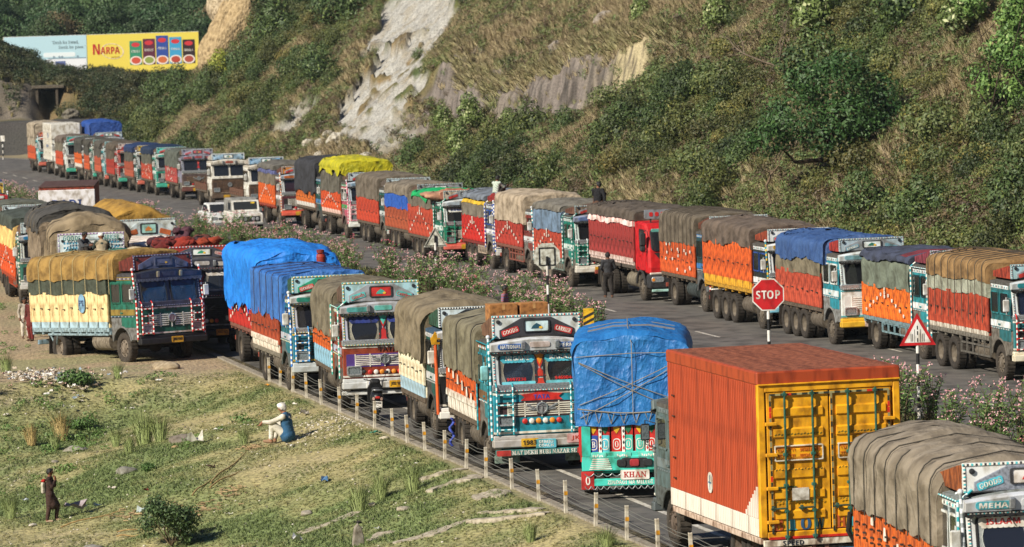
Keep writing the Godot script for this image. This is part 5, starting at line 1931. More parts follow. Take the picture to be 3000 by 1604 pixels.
func build_people() -> void:
	var J := stand(.14)
	# the boy: both hands drawn up to the mouth, one knee bent forward
	J.elL = Vector3(.2, 1.16, .12); J.elR = Vector3(-.2, 1.16, .12)
	J.wrL = Vector3(.07, 1.38, .19); J.wrR = Vector3(-.07, 1.36, .2)
	J.haL = Vector3(-.1, .25, -.05); J.haR = Vector3(.1, .22, -.05)
	J.paL = Vector3(0, 0, -1); J.paR = Vector3(0, 0, -1)
	J.knL = Vector3(.1, .52, .22); J.anL = Vector3(.1, .12, .16); J.toL = Vector3(.11, .05, .34)
	J.anR = Vector3(-.1, .09, -.1); J.knR = Vector3(-.1, .49, -.02); J.toR = Vector3(-.11, .04, .06)
	var boy := person("boy in dark brown tunic walking across the field with a bag on his back", tp(25, -9.4, land(25, -9.4)), PI / 2 - .1, J, {"shirt": "46302a", "legs": "4a322a", "hair": "14100e", "hem": .85, "shoes": "a08870", "skin": "74462f"}, .81)
	var mb := MB.new()
	mb.box(Vector3(0, 1.12, -.2), Vector3(.3, .4, .13), .05)
	part("satchel", mb, M("d8d2c4", "cloth"), boy)
	mb = MB.new()
	mb.box(Vector3(0, 1.34, -.19), Vector3(.29, .1, .14), .04)
	part("satchel_flap", mb, M("c8281e", "cloth"), boy)
	J = sit()
	J.look = Vector3(-.1, -.1, 1)
	J.elL = Vector3(.25, .5, .36); J.wrL = Vector3(.2, .5, .6); J.haL = Vector3(0, -.6, .5); J.haR = Vector3(0, -.5, .6)
	person("old man in white cap and blue waistcoat sitting on the grass", tp(28.8, -2.3, land(28.8, -2.3)), -PI / 2 - .35, J, {"shirt": "ddd8cc", "vest": "2c5a80", "legs": "e2ded2", "cap": "ece8de", "hair": "b8b4ac", "shoes": "8a6a50", "skin": "8f5f45", "hem": .14}, 1.14)
	J = stand(.08)
	J.elL = Vector3(.27, 1.14, .02); J.elR = Vector3(-.27, 1.14, .02)
	J.wrL = Vector3(.16, 1.02, .2); J.wrR = Vector3(-.16, 1.0, .2)
	person("man in dark grey shirt walking away along the far carriageway", tp(73.8, 18.3, road_y(73.8)), PI + .15, J, {"shirt": "3a3c42", "legs": "2a2624", "hair": "14110f", "skin": "6a4530"}, 1.0)
	J = stand(.05)
	person("man in purple and grey striped shirt standing by the median", tp(57, 10.35, .05), PI * .42, J, {"shirt": "7a6a8a", "stripe": "a05a5a", "legs": "3a3a46", "hair": "14110f", "sleeve": .5, "skin": "6f4a35"}, .98)
	J = sit()
	J.elR = Vector3(-.3, .42, -.1); J.wrR = Vector3(-.34, .12, -.22); J.haR = Vector3(-.1, -.1, -.3)
	J.look = Vector3(.8, 0, .6)
	person("man in black shirt sitting on the roof of the green fronted lorry", tp(81.7, 19.95, 3.12), PI * .9, J, {"shirt": "16161a", "legs": "5a3f30", "hair": "100e0e", "skin": "7a5038"}, 1.05)
	person("man in pale checked shirt sitting on the roof of the vivid red lorry", tp(96.8, 19.2, 3.08 + road_y(96)), PI * .75, sit(), {"shirt": "8fa090", "stripe": "c4ccc0", "check": true, "legs": "3a3432", "hair": "14110f", "skin": "7a5038"}, 1.0)
	J = sit()
	person("man in white cap and beige waistcoat seated before the white crown board", tp(64.0, -2.5, 2.78), PI + .2, J, {"shirt": "34423c", "vest": "a89a80", "legs": "8a8070", "cap": "e8e4da", "skin": "7a5038"}, 1.05)
	person("black haired man beside the white capped one in front of the crown board", tp(64.9, -3.1, 2.85), PI * .3, sit(), {"shirt": "4a4e54", "legs": "3a3430", "hair": "100e0d", "skin": "6f4630"}, 1.0)
	J = stand(.04)
	person("boy in dark red clothes standing behind the cream lorry", tp(65.2, -4.95, 0), -.6, J, {"shirt": "6a2622", "legs": "7a2a26", "hair": "14100e", "skin": "6a4530", "hem": .6}, .88)
	person("figure in white half hidden beside the boy in dark red", tp(66.6, -5.0, 0), .4, stand(.0), {"shirt": "d0c8bc", "legs": "d8d0c4", "hair": "14100e", "skin": "6a4530"}, .84)
	# someone asleep on a lorry roof
	J = {"pelvis": Vector3(0, .14, 0), "chest": Vector3(0, .16, .34), "neck": Vector3(0, .18, .55), "head": Vector3(0, .2, .7), "shL": Vector3(.17, .17, .5), "shR": Vector3(-.17, .17, .5), "elL": Vector3(.26, .1, .3), "elR": Vector3(-.26, .1, .3), "wrL": Vector3(.2, .1, .08), "wrR": Vector3(-.2, .1, .08), "hipL": Vector3(.1, .13, -.05), "hipR": Vector3(-.1, .13, -.05), "knL": Vector3(.12, .2, -.46), "knR": Vector3(-.12, .18, -.46), "anL": Vector3(.1, .08, -.85), "anR": Vector3(-.1, .08, -.85), "toL": Vector3(.13, .18, -.92), "toR": Vector3(-.13, .18, -.92), "look": Vector3(0, 1, .05)}
	person("person in salmon clothes lying on the roof of the green cabbed lorry", tp(104.5, 19.0, 2.98 + road_y(104)), PI / 2 + .2, J, {"shirt": "b0705c", "legs": "b87a64", "hair": "14100e", "skin": "7a5038", "hem": .6}, 1.0)

# ---------------------------------------------------------------- the queue
func facing(t: float, p: float) -> Vector3:   # t, p of the near-side front wheel of a lorry that comes towards the viewpoint
	return tp(t - 1.3, p + 1.15, road_y(t - 1.3))

func build_trucks() -> void:
	var tw := ["2f9aa8", "f0eee6"]
	var rw := ["c4231d", "f2efe8"]
	var bw := ["2450a8", "f2efe8"]
	var grey_t := "6d675d"
	# ---- the far carriageway, from the right edge to the far bend
	truck("orange slatted lorry with ochre and grey canopy at the right edge", {at = facing(31.8, 19.4), L = 7.6, wall = "b4482b", wb = "c9c4b6", post = "a33f27", wbh = .14, wt = 2.42, tt = 3.45, npan = 8, axles = [-5.5, -6.75], seed = 1,
		c1 = "2f7f86", c2 = "dfe6e8", cs = "2d6a70", k = .95, bump = "e4dcc4", ladder = rw, visor = "cfd8de", vp = "2f9aa8", crc = "a9cdd6", boxc = "a33f27", deco = "", frame = "7d7a72", side_guard = "6d6b66", tint = "0c1838", near = 1,
		tarps = [{strip = 1, c = "85887a", y0 = 2.36, y1 = 3.1, w = .05, sag = .07, bow = .62}, {c = "7d6340", y0 = 2.78, y1 = 3.45, w = .1, bow = .62, sag = .07, ropes = .62, ry = 1.6, hem = .1}]})
	truck("bright orange lorry with green grey canopy and navy top, behind the triangular road sign", {at = facing(40.0, 19.7), L = 7.0, wall = "e8741c", wt = 2.1, floor = 1.05, tt = 3.1, axles = [-5.9], seed = 2, deco = "arch", wbh = .0, c1 = "17343a", c2 = "dfe4e6", cs = "2f8f9a", k = .95, pole = tw, rail = tw, bump = "c2c8cb", frame = "7d9aa6", side_guard = "86a9b6", visor = "d7e4ea", vp = "3a9fd0", vp2 = "d8402e", crc = "d8c9dc", boxc = "8a3a4a",
		toptext = ["", ""], stepc = "a83a30", step = true,
		tarps = [{strip = 1, c = "5c6458", y0 = 2.02, y1 = 3.0, w = .05, bow = 1.6, sag = .04, wr = .07}, {c = "343a4c", y0 = 2.9, y1 = 3.2, w = .12, bow = 1.7, sag = .1, wr = .08, hem = .16, rad = .2}]})
	truck("red lorry with blue tarpaulin over brown canvas and a white and teal cab", {at = facing(47.2, 19.0), L = 7.2, wall = "bd4f34", wt = 2.26, floor = 1.14, tt = 3.4, axles = [-4.3, -5.3, -6.4], seed = 3, wbh = .0, c1 = "dfe6e4", c2 = "d5e2e4", cs = "2d8ea0", low = "8a8e90", k = .97, bump = "e2b42e", cowl = "b9c2c6", visor = "dde8ee", vp = "8fc6d8", crc = "a8bcc8", ctext = ["GOODS", ""], plq = "6f9db0", boxc = "a8332a", gc = "f1f1ea", gb = "cfd3d0", plate = "e9d5d0", trim = "57b0b8",
		tarps = [{strip = 1, c = "67604f", y0 = 2.15, y1 = 2.95, w = .05, bow = .8}, {c = "44608e", k = "poly", y0 = 2.62, y1 = 3.4, w = .12, bow = .9, sag = .08, wr = .08, hem = .18, nose = -.1, z0 = -1.5}]})
	truck("orange lorry with brown canvas and yellow underframe behind the stop sign", {at = facing(55.0, 18.9), L = 8.2, wall = "d8601f", wt = 2.85, floor = 1.3, tt = 3.5, axles = [-4.6, -5.7, -6.9], seed = 4, wb = "e0a92a", wbh = .26, c1 = "2a4f9a", c2 = "e4e8ea", cs = "26332f", low = "3b3f3c", k = .96, pole = ["d8b02a", "2f8f9a"], bump = "7fc3dc", visor = "e3e8ea", vp = "c9a23a", crc = "e2e6e8", plq = "d8402e", boxc = "9a4426", frame = "c8992c", redtext = null,
		tarps = [{c = "564b42", y0 = 2.72, y1 = 3.5, w = .08, bow = .9, sag = .05, wr = .07, hem = .14}]})
	truck("orange lorry with white dotted side and dark brown canopy beside the red cab", {at = facing(64.1, 19.4), L = 6.9, wall = "cf5a22", wt = 2.4, tt = 3.5, floor = 1.2, axles = [-5.3], seed = 5, deco = "scatter", wbh = .0, c1 = "24464c", c2 = "cdd5d8", cs = "2b4a4c", low = "6a6f74", band = "3a78b4", k = .95, pole = rw, visor = "b9c0c4", bump = "e8e6de", ch = .5, crc = "c4ccd2", boxc = "6f3f2c", tank = "3f4a4c",
		tarps = [{c = "595145", y0 = 2.34, y1 = 3.5, w = .07, bow = .55, sag = .05, ropes = .55, ry = 2.0}]})
	truck("dark red lorry with a modern bright red cab", {at = facing(71.3, 19.0), L = 9.0, cabk = "new", c1 = "c8141a", wall = "9a3430", wt = 3.05, tt = 3.4, floor = 1.28, axles = [-6.0, -7.2], seed = 6, npan = 11, wb = "d8c4bc", wbh = .16, scallop = true, tank = "8a8476", frame = "5a524a",
		tarps = [{strip = 1, c = "d2b4b0", y0 = 2.78, y1 = 3.15, w = .08, bow = .6, sag = .03, hem = .1}, {c = "4c443c", y0 = 3.0, y1 = 3.42, w = .12, bow = .6, sag = .07, wr = .05, rad = .2, z0 = -1.8}]})
	truck("green fronted lorry with blue grey canopy, a man in black sits on it", {at = facing(81.2, 18.6), L = 6.9, wall = "b8472f", wt = 2.25, tt = 3.25, floor = 1.1, axles = [-4.6, -5.8], seed = 7, deco = "arch", wbh = .0, c1 = "0f7a63", c2 = "cfe0dc", cs = "1f7f72", k = .93, ladder = ["cfd8d6", "2f9a8a"], rail = ["1f6f66", "cfe0dc"], bump = "d8d4ca", visor = "8f9cb8", vp = "6f88c0", crc = "7a6a5c", ch = .35, boxc = "6e4a3a", gc = "1d5f50", gb = "12493e", frame = "7d9a94", plate = "e2a820", side_guard = "7d8f8a", tri = "c8242a",
		tarps = [{c = "5a6d82", y0 = 2.12, y1 = 3.1, w = .07, bow = 1.4, sag = .03, wr = .05, strip = 1}, {c = "625f58", y0 = 2.95, y1 = 3.28, w = .12, bow = .7, sag = .05, rad = .2}]})
	truck("red lorry with pale tan canopy and turquoise striped corner pole", {at = facing(88.6, 18.7), L = 7.1, wall = "b03a2b", wt = 2.26, tt = 3.4, floor = 1.22, axles = [-5.5], seed = 8, deco = "arch", wbh = .0, c1 = "8f3a34", c2 = "d2d8da", cs = "7d3c34", low = "7d7a76", k = .93, pole = tw, visor = "cfd4d6", bump = "d8d4ca", frame = "8a5a4c", side_guard = "9a5a4c", ch = .0,
		tarps = [{c = "948775", y0 = 2.2, y1 = 3.4, w = .08, bow = .45, sag = .04, ropes = .0, nose = -.05, z0 = -1.6}]})
	truck("vivid red lorry with white rings and a yellow banded canopy", {at = facing(96.6, 18.9), L = 6.6, wall = "c22418", wt = 2.2, tt = 3.2, floor = 1.1, axles = [-4.4, -5.5], seed = 9, deco = "arch", wbh = .0, c1 = "2c58b4", c2 = "e2e6ee", cs = "5a5f66", k = .93, pole = bw, rail = bw, visor = "dfe6f2", vp = "d8703a", crc = "c8a0b4", boxc = "9a2a24", side_guard = "c9b8a8", frame = "8a2f26", plq = "d8702a",
		tarps = [{strip = 1, c = "655f54", y0 = 2.15, y1 = 2.95, w = .05, bow = .9}, {strip = 1, c = "b3952a", y0 = 2.72, y1 = 2.98, w = .08, bow = .9}, {c = "5f6670", y0 = 2.92, y1 = 3.22, w = .1, bow = .8, sag = .05, rad = .22}]})
	truck("red lorry with a vivid green sheet over its canopy and a green cab", {at = facing(104.0, 18.2), L = 7.6, wall = "b8482e", wt = 2.4, tt = 3.0, floor = 1.05, axles = [-5.0, -6.2], seed = 10, deco = "arch", wbh = .0, c1 = "177a5c", c2 = "dce6e2", cs = "1e6f5c", k = .9, top = "e9ece6", toptext = ["ISLA", "AM"], toptc = "2450a8", ladder = ["1f8f72", "1c6f5c"], visor = "d3dde2", vp = "b8c8d4", crc = "c4b8a4", ch = .4, boxc = "8a5a48", bump = "d86a5a", rail = ["1f8f7c", "cfe0dc"],
		tarps = [{strip = 1, c = "5b554a", y0 = 2.32, y1 = 3.0, w = .05, bow = .8}, {c = "22b060", k = "poly", y0 = 2.75, y1 = 3.1, w = .14, bow = 1.6, sag = .1, wr = .1, hem = .3, z1 = -6.6, rad = .2}]})
	truck("rust orange lorry with a blue sheet band under grey canvas, teal cab", {at = facing(114.9, 19.3), L = 7.6, wall = "a8512f", wt = 2.05, tt = 3.1, floor = 1.0, axles = [-4.9, -6.1], seed = 11, wbh = .0, c1 = "2c93a6", c2 = "c8d4d6", cs = "2b8797", low = "3a8f9c", k = .9, bump = "d9d6cc", visor = "8fb4bc", crc = "8a8f90", ch = .4, plate = "a8d8dc",
		tarps = [{strip = 1, c = "2f5fb4", k = "poly", y0 = 1.95, y1 = 2.8, w = .06, bow = 1.2, wr = .04}, {c = "6b6357", y0 = 2.62, y1 = 3.15, w = .1, bow = .7, nose = -.1, z0 = -1.7}]})
	truck("plain vermilion lorry with grey brown canopy and green striped pole", {at = facing(123.6, 19.6), L = 7.6, wall = "bf4326", wt = 2.24, tt = 3.4, floor = 1.05, axles = [-5.2, -6.4], seed = 12, wbh = .0, c1 = "1f6f66", c2 = "c9d2d2", cs = "2a4f4f", k = .93, pole = ["128a78", "0f6f62"], visor = "c4ccd0", ch = .4, boxc = "6a625a", bump = "c0c4c2",
		tarps = [{c = "5d554a", y0 = 2.2, y1 = 3.4, w = .07, bow = .7, sag = .05}]})
	truck("lorry with a bright yellow tarpaulin thrown over its load", {at = facing(135.1, 19.9), L = 7.4, wall = "d3541f", wt = 2.35, tt = 3.6, floor = 1.2, axles = [-5.6], seed = 13, deco = "arch", wb = "e0c0b4", wbh = .2, c1 = "e6e4de", c2 = "c8d6e2", cs = "b8566a", low = "8a6a6a", k = .95, ladder = ["d86a80", "e8a0b0"], pole = ["d86a80", "e8c0c8"], visor = "b8c8d8", vp = "8fb0cc", bump = "dfe3de", band = "3f9a58", crc = "b8c4cc", gc = "e8e6dc", gb = "8a8f8c",
		tarps = [{strip = 1, c = "504d44", y0 = 2.28, y1 = 3.5, w = .05, bow = 1.2, crown = .2}, {c = "c9bb1e", k = "poly", y0 = 3.35, y1 = 4.0, w = .2, bow = 2.0, sag = .05, wr = .1, lump = .12, hem = .3, rad = .35, z0 = -1.2}]})
	truck("lorry heaped high under a black tarpaulin with a dark green cab", {at = facing(145.1, 20.4), L = 7.6, wall = "c8691f", wt = 2.1, tt = 3.9, floor = 1.3, axles = [-5.8], seed = 14, wb = "d3d2cc", wbh = .22, c1 = "0f6a58", c2 = "d4d6c0", cs = "1d4a48", low = "4a4e4c", band = "4a7fb0", k = .98, ch = .0, visor = "2c4a50", bump = "23262a", vp = "3a5a60", vp2 = "4a6a70", wings = false, lamps = false,
		tarps = [{c = "2a2b30", y0 = 2.05, y1 = 3.85, w = .16, bow = 2.4, wr = .12, lump = .15, rad = .3, hem = .2, z0 = -1.7}]})
	truck("orange lorry with navy edged canopy and a maroon and white cab", {at = facing(158.1, 20.5), L = 7.4, wall = "d8621c", wt = 2.34, tt = 3.5, floor = 1.15, axles = [-5.6], seed = 15, deco = "arch", wbh = .0, c1 = "5a2430", c2 = "dfe2e4", cs = "8a6f66", k = .95, pole = ["d86a1c", "e8e4da"], visor = "aebccc", vp = "d8783a", crc = "c8803a", boxc = "6a4030", bump = "d8604a", tint = "3a1020", frame = "a8442a",
		tarps = [{strip = 1, c = "5f584c", y0 = 2.28, y1 = 3.2, w = .05, bow = .9}, {strip = 1, c = "4a4f78", y0 = 2.9, y1 = 3.25, w = .07, bow = .9}, {c = "55534e", y0 = 3.15, y1 = 3.5, w = .1, bow = .9, rad = .2}]})
	for k in 2:
		truck(["white cabbed flat lorry beside the orange one with navy canopy", "white cabbed flat lorry farther left with a rusty open front"][k], {at = facing([181.5, 199.5][k], [22.6, 23.2][k]), L = 7.0, wall = "6a4a38", wt = 1.5, floor = 1.1, axles = [-5.6], seed = 16 + k, npan = 6, wbh = .0, c1 = "5a4434", c2 = "e8e6de", cs = "dcdcd6", low = "b8b4aa", cowl = "e4e2da", cowlk = false, k = 1.0, visor = "dedad0", vp = "e0dcd2", vp2 = "b85a48", crc = ["7fa8cc", "a8c4d8"][k], crf = "9ab8d0", ch = .42, boxc = "b8b4aa", roofc = "d0ccc2", bump = "5a4a3c", gb = "3a2c24", gc = "6a5240", lamps = false, wings = false, trim = "8a7a68", plq = "88aac8", pal = ["e8e6de", "d4d2ca"]})
	truck("lorry with lilac painted front, red triangles and dark green canopy", {at = facing(218.1, 24.1), L = 7.4, wall = "b04a44", wt = 2.3, tt = 3.4, floor = 1.15, axles = [-5.4], seed = 18, deco = "scatter", wbh = .0, c1 = "5a4a48", c2 = "8a8ca0", cs = "8a8698", k = 1.0, tri = "c8323a", tri2 = "d85a50", visor = "8f90a6", vp = "c8707a", vp2 = "c05a62", crc = "8f8ea6", crf = "a8a8b8", crp = "c86068", plq = "c05a66", bump = "6a4038", gb = "4a3830", gc = "7a6450",
		tarps = [{c = "4a4f48", y0 = 2.2, y1 = 3.4, w = .08, bow = 1.0, z0 = -1.4, nose = -.1}]})
	var far := [
		[229.4, 24.0, "b84a30", "26344a", "4a4a40", "1a8f7c", "dfe6e4", "lorry with olive and navy canopy and turquoise trimmed cab", "5fd0c4"],
		[237.5, 23.8, "a8543a", "2a3a5c", "45443c", "22504c", "d6dcdc", "lorry with rumpled navy canopy before the bend", "d8b23a"],
		[244.8, 23.4, "a83828", "4a4238", "4a4238", "9a2420", "c84a3c", "all red lorry with red cab in the far queue", "d8c0b8"],
		[251.6, 23.3, "b8583a", "45423c", "45423c", "2f8f98", "d4dee0", "lorry with teal cab squeezed behind the red one", "8fd0d4"],
		[257.6, 23.2, "c4592c", "3c3a34", "3c3a34", "2f6f60", "d8d8cc", "orange lorry with black canopy in the far queue", "3a9a88"],
		[262.8, 23.3, "d8661c", "3c3b36", "34332f", "3f3f44", "cfd2d4", "short orange and white lorry with charcoal canopy near the bend", "d0d0d0"],
		[270.0, 22.7, "c8512c", "5a5048", "5f594c", "d8dcd8", "d4e0e0", "lorry with white and teal front and brown bundle near the bend", "3fb0a8"],
		[287.5, 22.6, "c4572c", "8a8070", "8a8070", "4fb0b8", "e0e6e6", "last lorry of the queue with teal front and pale tan top", "d86a3a"]]
	for i in far.size():
		var f: Array = far[i]
		truck(f[7], {at = facing(f[0], f[1]), L = [7.2, 6.6, 6.4, 5.6, 5.0, 6.4, 6.6, 7.4][i], wall = f[2], wt = 2.3, tt = 3.4 if i < 7 else 4.2, floor = 1.1, axles = [[-5.4], [-4.9], [-4.8], [-4.2], [-3.9], [-4.8], [-4.8], [-5.4]][i], seed = 20 + i, wb = "d8d4ca", wbh = .3 if i == 5 else 0.0, c1 = f[5], c2 = f[6], cs = f[5], k = .98, crc = f[8], visor = f[6], vp = f[8], vp2 = "c8463a", bump = "3fa890" if i % 2 == 0 else "c86a58", near = 1, pole = ["d8dcd8", f[5]], gc = "d8d4ca", deco = "scatter" if i == 0 else "",
			tarps = [{strip = 1, c = f[4], y0 = 2.2, y1 = 3.2, w = .05, bow = 1.0}, {c = f[3], k = "poly" if i < 2 else "cloth", y0 = 2.95, y1 = 3.45 if i < 7 else 4.2, w = .12, bow = 1.1, lump = .12 if i != 5 else 0.0, wr = .07, hem = .15, z0 = -1.9}]})
	# white box lorry and the one with a blue tarpaulin in the outer lane
	var wb := truck("tall white box lorry in the far queue", {at = facing(278.8, 22.9), L = 7.6, body = false, axles = [-5.6], c1 = "dcdcd6", c2 = "e6e6e2", cs = "d8d8d2", k = 1.0, ch = .0, visor = "e2e2dc", seed = 30})
	var mb := MB.new()
	mb.box(Vector3(0, 2.75, -4.9), Vector3(2.5, 3.1, 5.4), .05)
	part("cargo_box", mb, M("d9d6cc"), wb)
	mb = MB.new()
	for z in 9: mb.box(Vector3(-1.26, 2.75, -2.6 - z * .55), Vector3(.03, 2.9, .05))
	part("box_ribs", mb, M("cfccc2"), wb)
	mb = MB.new()
	mb.paint(lin("5a6a86"))
	mb.box(Vector3(-1.262, 3.3, -4.0), Vector3(.012, .4, .7)); mb.box(Vector3(-1.262, 2.4, -4.6), Vector3(.012, .22, 1.6))
	part("box_lettering", mb, M("ffffff", "vc"), wb)
	truck("lorry with a high blue tarpaulin in the outer lane before the bend", {at = facing(276, 25.9), L = 7.4, wall = "8a4a38", axles = [-5.4], seed = 31, c1 = "4f8f98", c2 = "d4dee0", k = 1.0, tarps = [{c = "2f5298", k = "poly", y0 = 2.4, y1 = 4.4, w = .2, bow = 1.6, lump = .15, wr = .08}]})
	# ---- the near carriageway and the dirt lot, far to near
	truck("lorry with red triangles cut off by the left edge", {at = tp(124.6, .0, road_y(124)), L = 7.0, wall = "b8502c", axles = [-5.2], seed = 40, c1 = "2f9a94", c2 = "dfe4e4", k = 1.05, tri = "c8262a", visor = "c8323a", vp = "e4e8e8", crc = "d8b84a", plq = "3a8fa8", bump = "18a080", gc = "e4e2da", ch = .55, pole = tw, tarps = [{c = "3a4a78", y0 = 2.4, y1 = 3.9, lump = .1}]})
	var bx := truck("lorry with a brown sided container, its white front lettered in blue", {at = tp(110.5, 2.2, road_y(110)), L = 9.5, yaw = .06, body = false, axles = [-6.2, -7.4], seed = 41, c1 = "4a5a60", c2 = "c8ccce", k = .8, ch = .0, visor = "9aa4a8", CW = 2.3})
	mb = MB.new()
	mb.box(Vector3(0, 2.45, -5.6), Vector3(2.55, 2.6, 6.9), .03)
	part("container", mb, M("8a3a24", "rust"), bx)
	mb = MB.new()
	mb.box(Vector3(0, 3.79, -5.6), Vector3(2.58, .05, 6.94), .01)
	part("container_roof", mb, M("5c4038", "rust"), bx)
	mb = MB.new()
	mb.box(Vector3(0, 2.62, -2.12), Vector3(2.6, 2.05, .08), .03)
	var wf := part("container_front", mb, M("e2e0e2", "paint"), bx)
	words("DADI", 1.35, .42, Transform3D(Basis(), Vector3(0, 2.98, -2.078)), M("2c4a94"), wf)
	truck("small lorry with a dark covered load wedged behind the orange and yellow one", {at = tp(101, -.6, road_y(100)), L = 6.0, wall = "c8b48a", axles = [-4.4], seed = 42, c1 = "6a7a74", c2 = "d0d4cc", k = .95, wt = 2.5, tt = 3.3, tarps = [{c = "4d5048", y0 = 2.6, y1 = 3.4, lump = .1, wr = .08}]})
	truck("lorry with orange lower side, cream sheet and green black top at the left edge", {at = tp(85.2, -1.7, road_y(86)), L = 8.6, yaw = .2, wall = "d8551c", wt = 2.15, floor = 1.0, tt = 3.4, deco = "arch", wbh = .0, axles = [-6.1, -7.3], seed = 43, c1 = "2f6f60", c2 = "c8ccc4", k = .9, frame = "b8481c", side_guard = "b8481c", pole = ["2f6f60", "d8d4c4"], tarps = [{strip = 1, c = "c8a86a", y0 = 2.1, y1 = 3.2, w = .05, bow = .9}, {c = "39403a", y0 = 2.9, y1 = 3.45, w = .1, bow = .9, rad = .2}]})
	truck("lorry with a huge charcoal topped load and tan canvas side", {at = tp(75.6, -1.7, road_y(76)), L = 7.2, yaw = .2, wall = "a84a2a", wt = 2.2, tt = 4.2, axles = [-5.2], seed = 44, c1 = "5a5a52", c2 = "b8b8ae", k = .85, ch = .0, tarps = [{strip = 1, c = "6f6353", y0 = 2.0, y1 = 3.6, w = .2, wr = .1, lump = .1, bow = 2.0}, {c = "3b3a38", y0 = 3.2, y1 = 3.92, w = .3, wr = .12, lump = .2, bow = 2.4, hem = .3, rad = .5, crown = .2, ropes = 1.3, ry = 3.3, rc = "6a6050"}]})
	var gd := truck("lorry whose white crown board advertises goods in green and blue letters", {at = tp(64.8, -2.75, road_y(64)), L = 7.2, yaw = .14, wall = "8a4a34", wt = 2.4, tt = 4.0, axles = [-5.2], seed = 45, c1 = "5f6f70", c2 = "c8d0d0", k = .88, ch = .95, cw = 2.35, crc = "d2e0e4", crf = "cfdde2", crp = "dfe8ea", crpf = "9ab0b8", plq = "bcd8e0", ctext = ["GOODS", "CARRIER"], ctc = "1f7f6a", art = "4a88b8", pal = ["c8a8d0", "f0eee6", "8a5aa0"], boxc = "8a8a80", tarps = [{c = "776a55", y0 = 2.4, y1 = 3.95, w = .3, wr = .12, lump = .22, bow = 2.2, rad = .5, crown = .2, hem = .2, ropes = 1.6, ry = 3.0, rc = "4a4238", z0 = -1.9}]})
	for q in 2:
		words(["GOODS", "CARRIER"][q], .62, .16, Transform3D(Basis(), Vector3(-.68 + q * 1.36, 3.56, -.36)), M("1f7f7a"), gd)
		var ln := MB.new()
		for k in 2:
			for w in 6: ln.box(Vector3(-.94 + q * 1.36 + w * .105, 3.38 - k * .16, -.36), Vector3(.07, .07, .01), 0, Basis(Vector3.BACK, .3 * sin(w * 3.0 + k)))
		part("painted_lines", ln, M("3a88a8"), gd)
	truck("lorry with a peaked yellow tarpaulin and white crown panels", {at = tp(79.3, 1.5, road_y(79)), L = 7.4, yaw = .3, wall = "4f5f4c", wt = 2.4, tt = 3.3, axles = [-5.4], seed = 46, c1 = "3f6a5c", c2 = "c8d0cc", k = .86, ch = .75, crc = "d8e2e2", crf = "c2d0d4", crp = "a8d8d0", plq = "c86a3a", art = "c8783a", boxc = "566450", roofc = "5a6a58", visor = "5f7060", vp = "3fb0a0", tarps = [{c = "8f6f30", y0 = 2.3, y1 = 3.5, w = .3, bow = 7.0, sag = -.05, wr = .1, crown = .45, rad = .3, hem = .2}]})
	truck("low lorry covered with a flat pale pinkish sheet", {at = tp(70.2, 1.35, road_y(70)), L = 6.6, yaw = .36, wall = "b8a89a", wt = 2.3, tt = 2.95, axles = [-4.8], seed = 47, c1 = "4f8f94", c2 = "d8dcda", k = .8, ch = .3, crc = "8fd0d4", tarps = [{c = "c9bdb4", y0 = 2.2, y1 = 2.95, w = .24, bow = 1.6, sag = .03, wr = .05, rad = .08, z0 = -.4, crown = .05}]})
	truck("lorry loaded with red bundles behind the black fronted one", {at = tp(62.6, .7, road_y(62)), L = 6.8, yaw = .2, wall = "7a3a2c", wt = 2.5, tt = 2.9, axles = [-5.0], seed = 48, c1 = "5a4a44", c2 = "b8b0a8", k = .85, ch = .0, tarps = [{c = "5d4f40", y0 = 2.4, y1 = 3.0, w = .1, lump = .15, wr = .1, bow = 2.0}]})
	truck("dark lorry with black apron, red roof box and winged emblem", {at = tp(55.3, -.35), L = 6.6, yaw = .1, wall = "8f2f22", wt = 2.6, tt = 3.2, axles = [-4.9], seed = 49, near = 2, c1 = "14141a", c2 = "3b3a4c", cs = "3a3440", low = "4a4648", k = 1.02, cowl = "3a3848", cowlk = false, visor = "40424e", vp = "d8d4d0", vp2 = "cfcccc", vtc = "b8303a", crc = "a3321f", crf = "474a58", crp = "dfe6e2", art = "2f8f6a", plq = "d8c8c8", ctext = ["GOODS", "CARRIER"], ctc = "b8303a", boxc = "a3341f", tri = "a82430", tri2 = "3a2028", bump = "26262a", plate = "d88a22", ptext = "JK03C 7473", px = .6, gb = "101014", gc = "1c1c22", emb = "5a5c60", trim = "8a8c94", curt = "9a9488", scal = "4a4a52", pal = ["c83038", "d8d8d8", "5a5a6a"], ly = 1.1, dark_lamp = true, top = "c8c4c0", bot = "b8b0ac",
		toptext = ["", ""], tarps = [{c = "4a3f34", y0 = 2.4, y1 = 3.2, w = .1, lump = .1}]})
	# the cream lorry parked across the verge
	var yc := .57
	var at := Vector3(-12.81, .0, -145.37) - Basis(Vector3.UP, yc) * Vector3(-1.15, 0, -1.3)
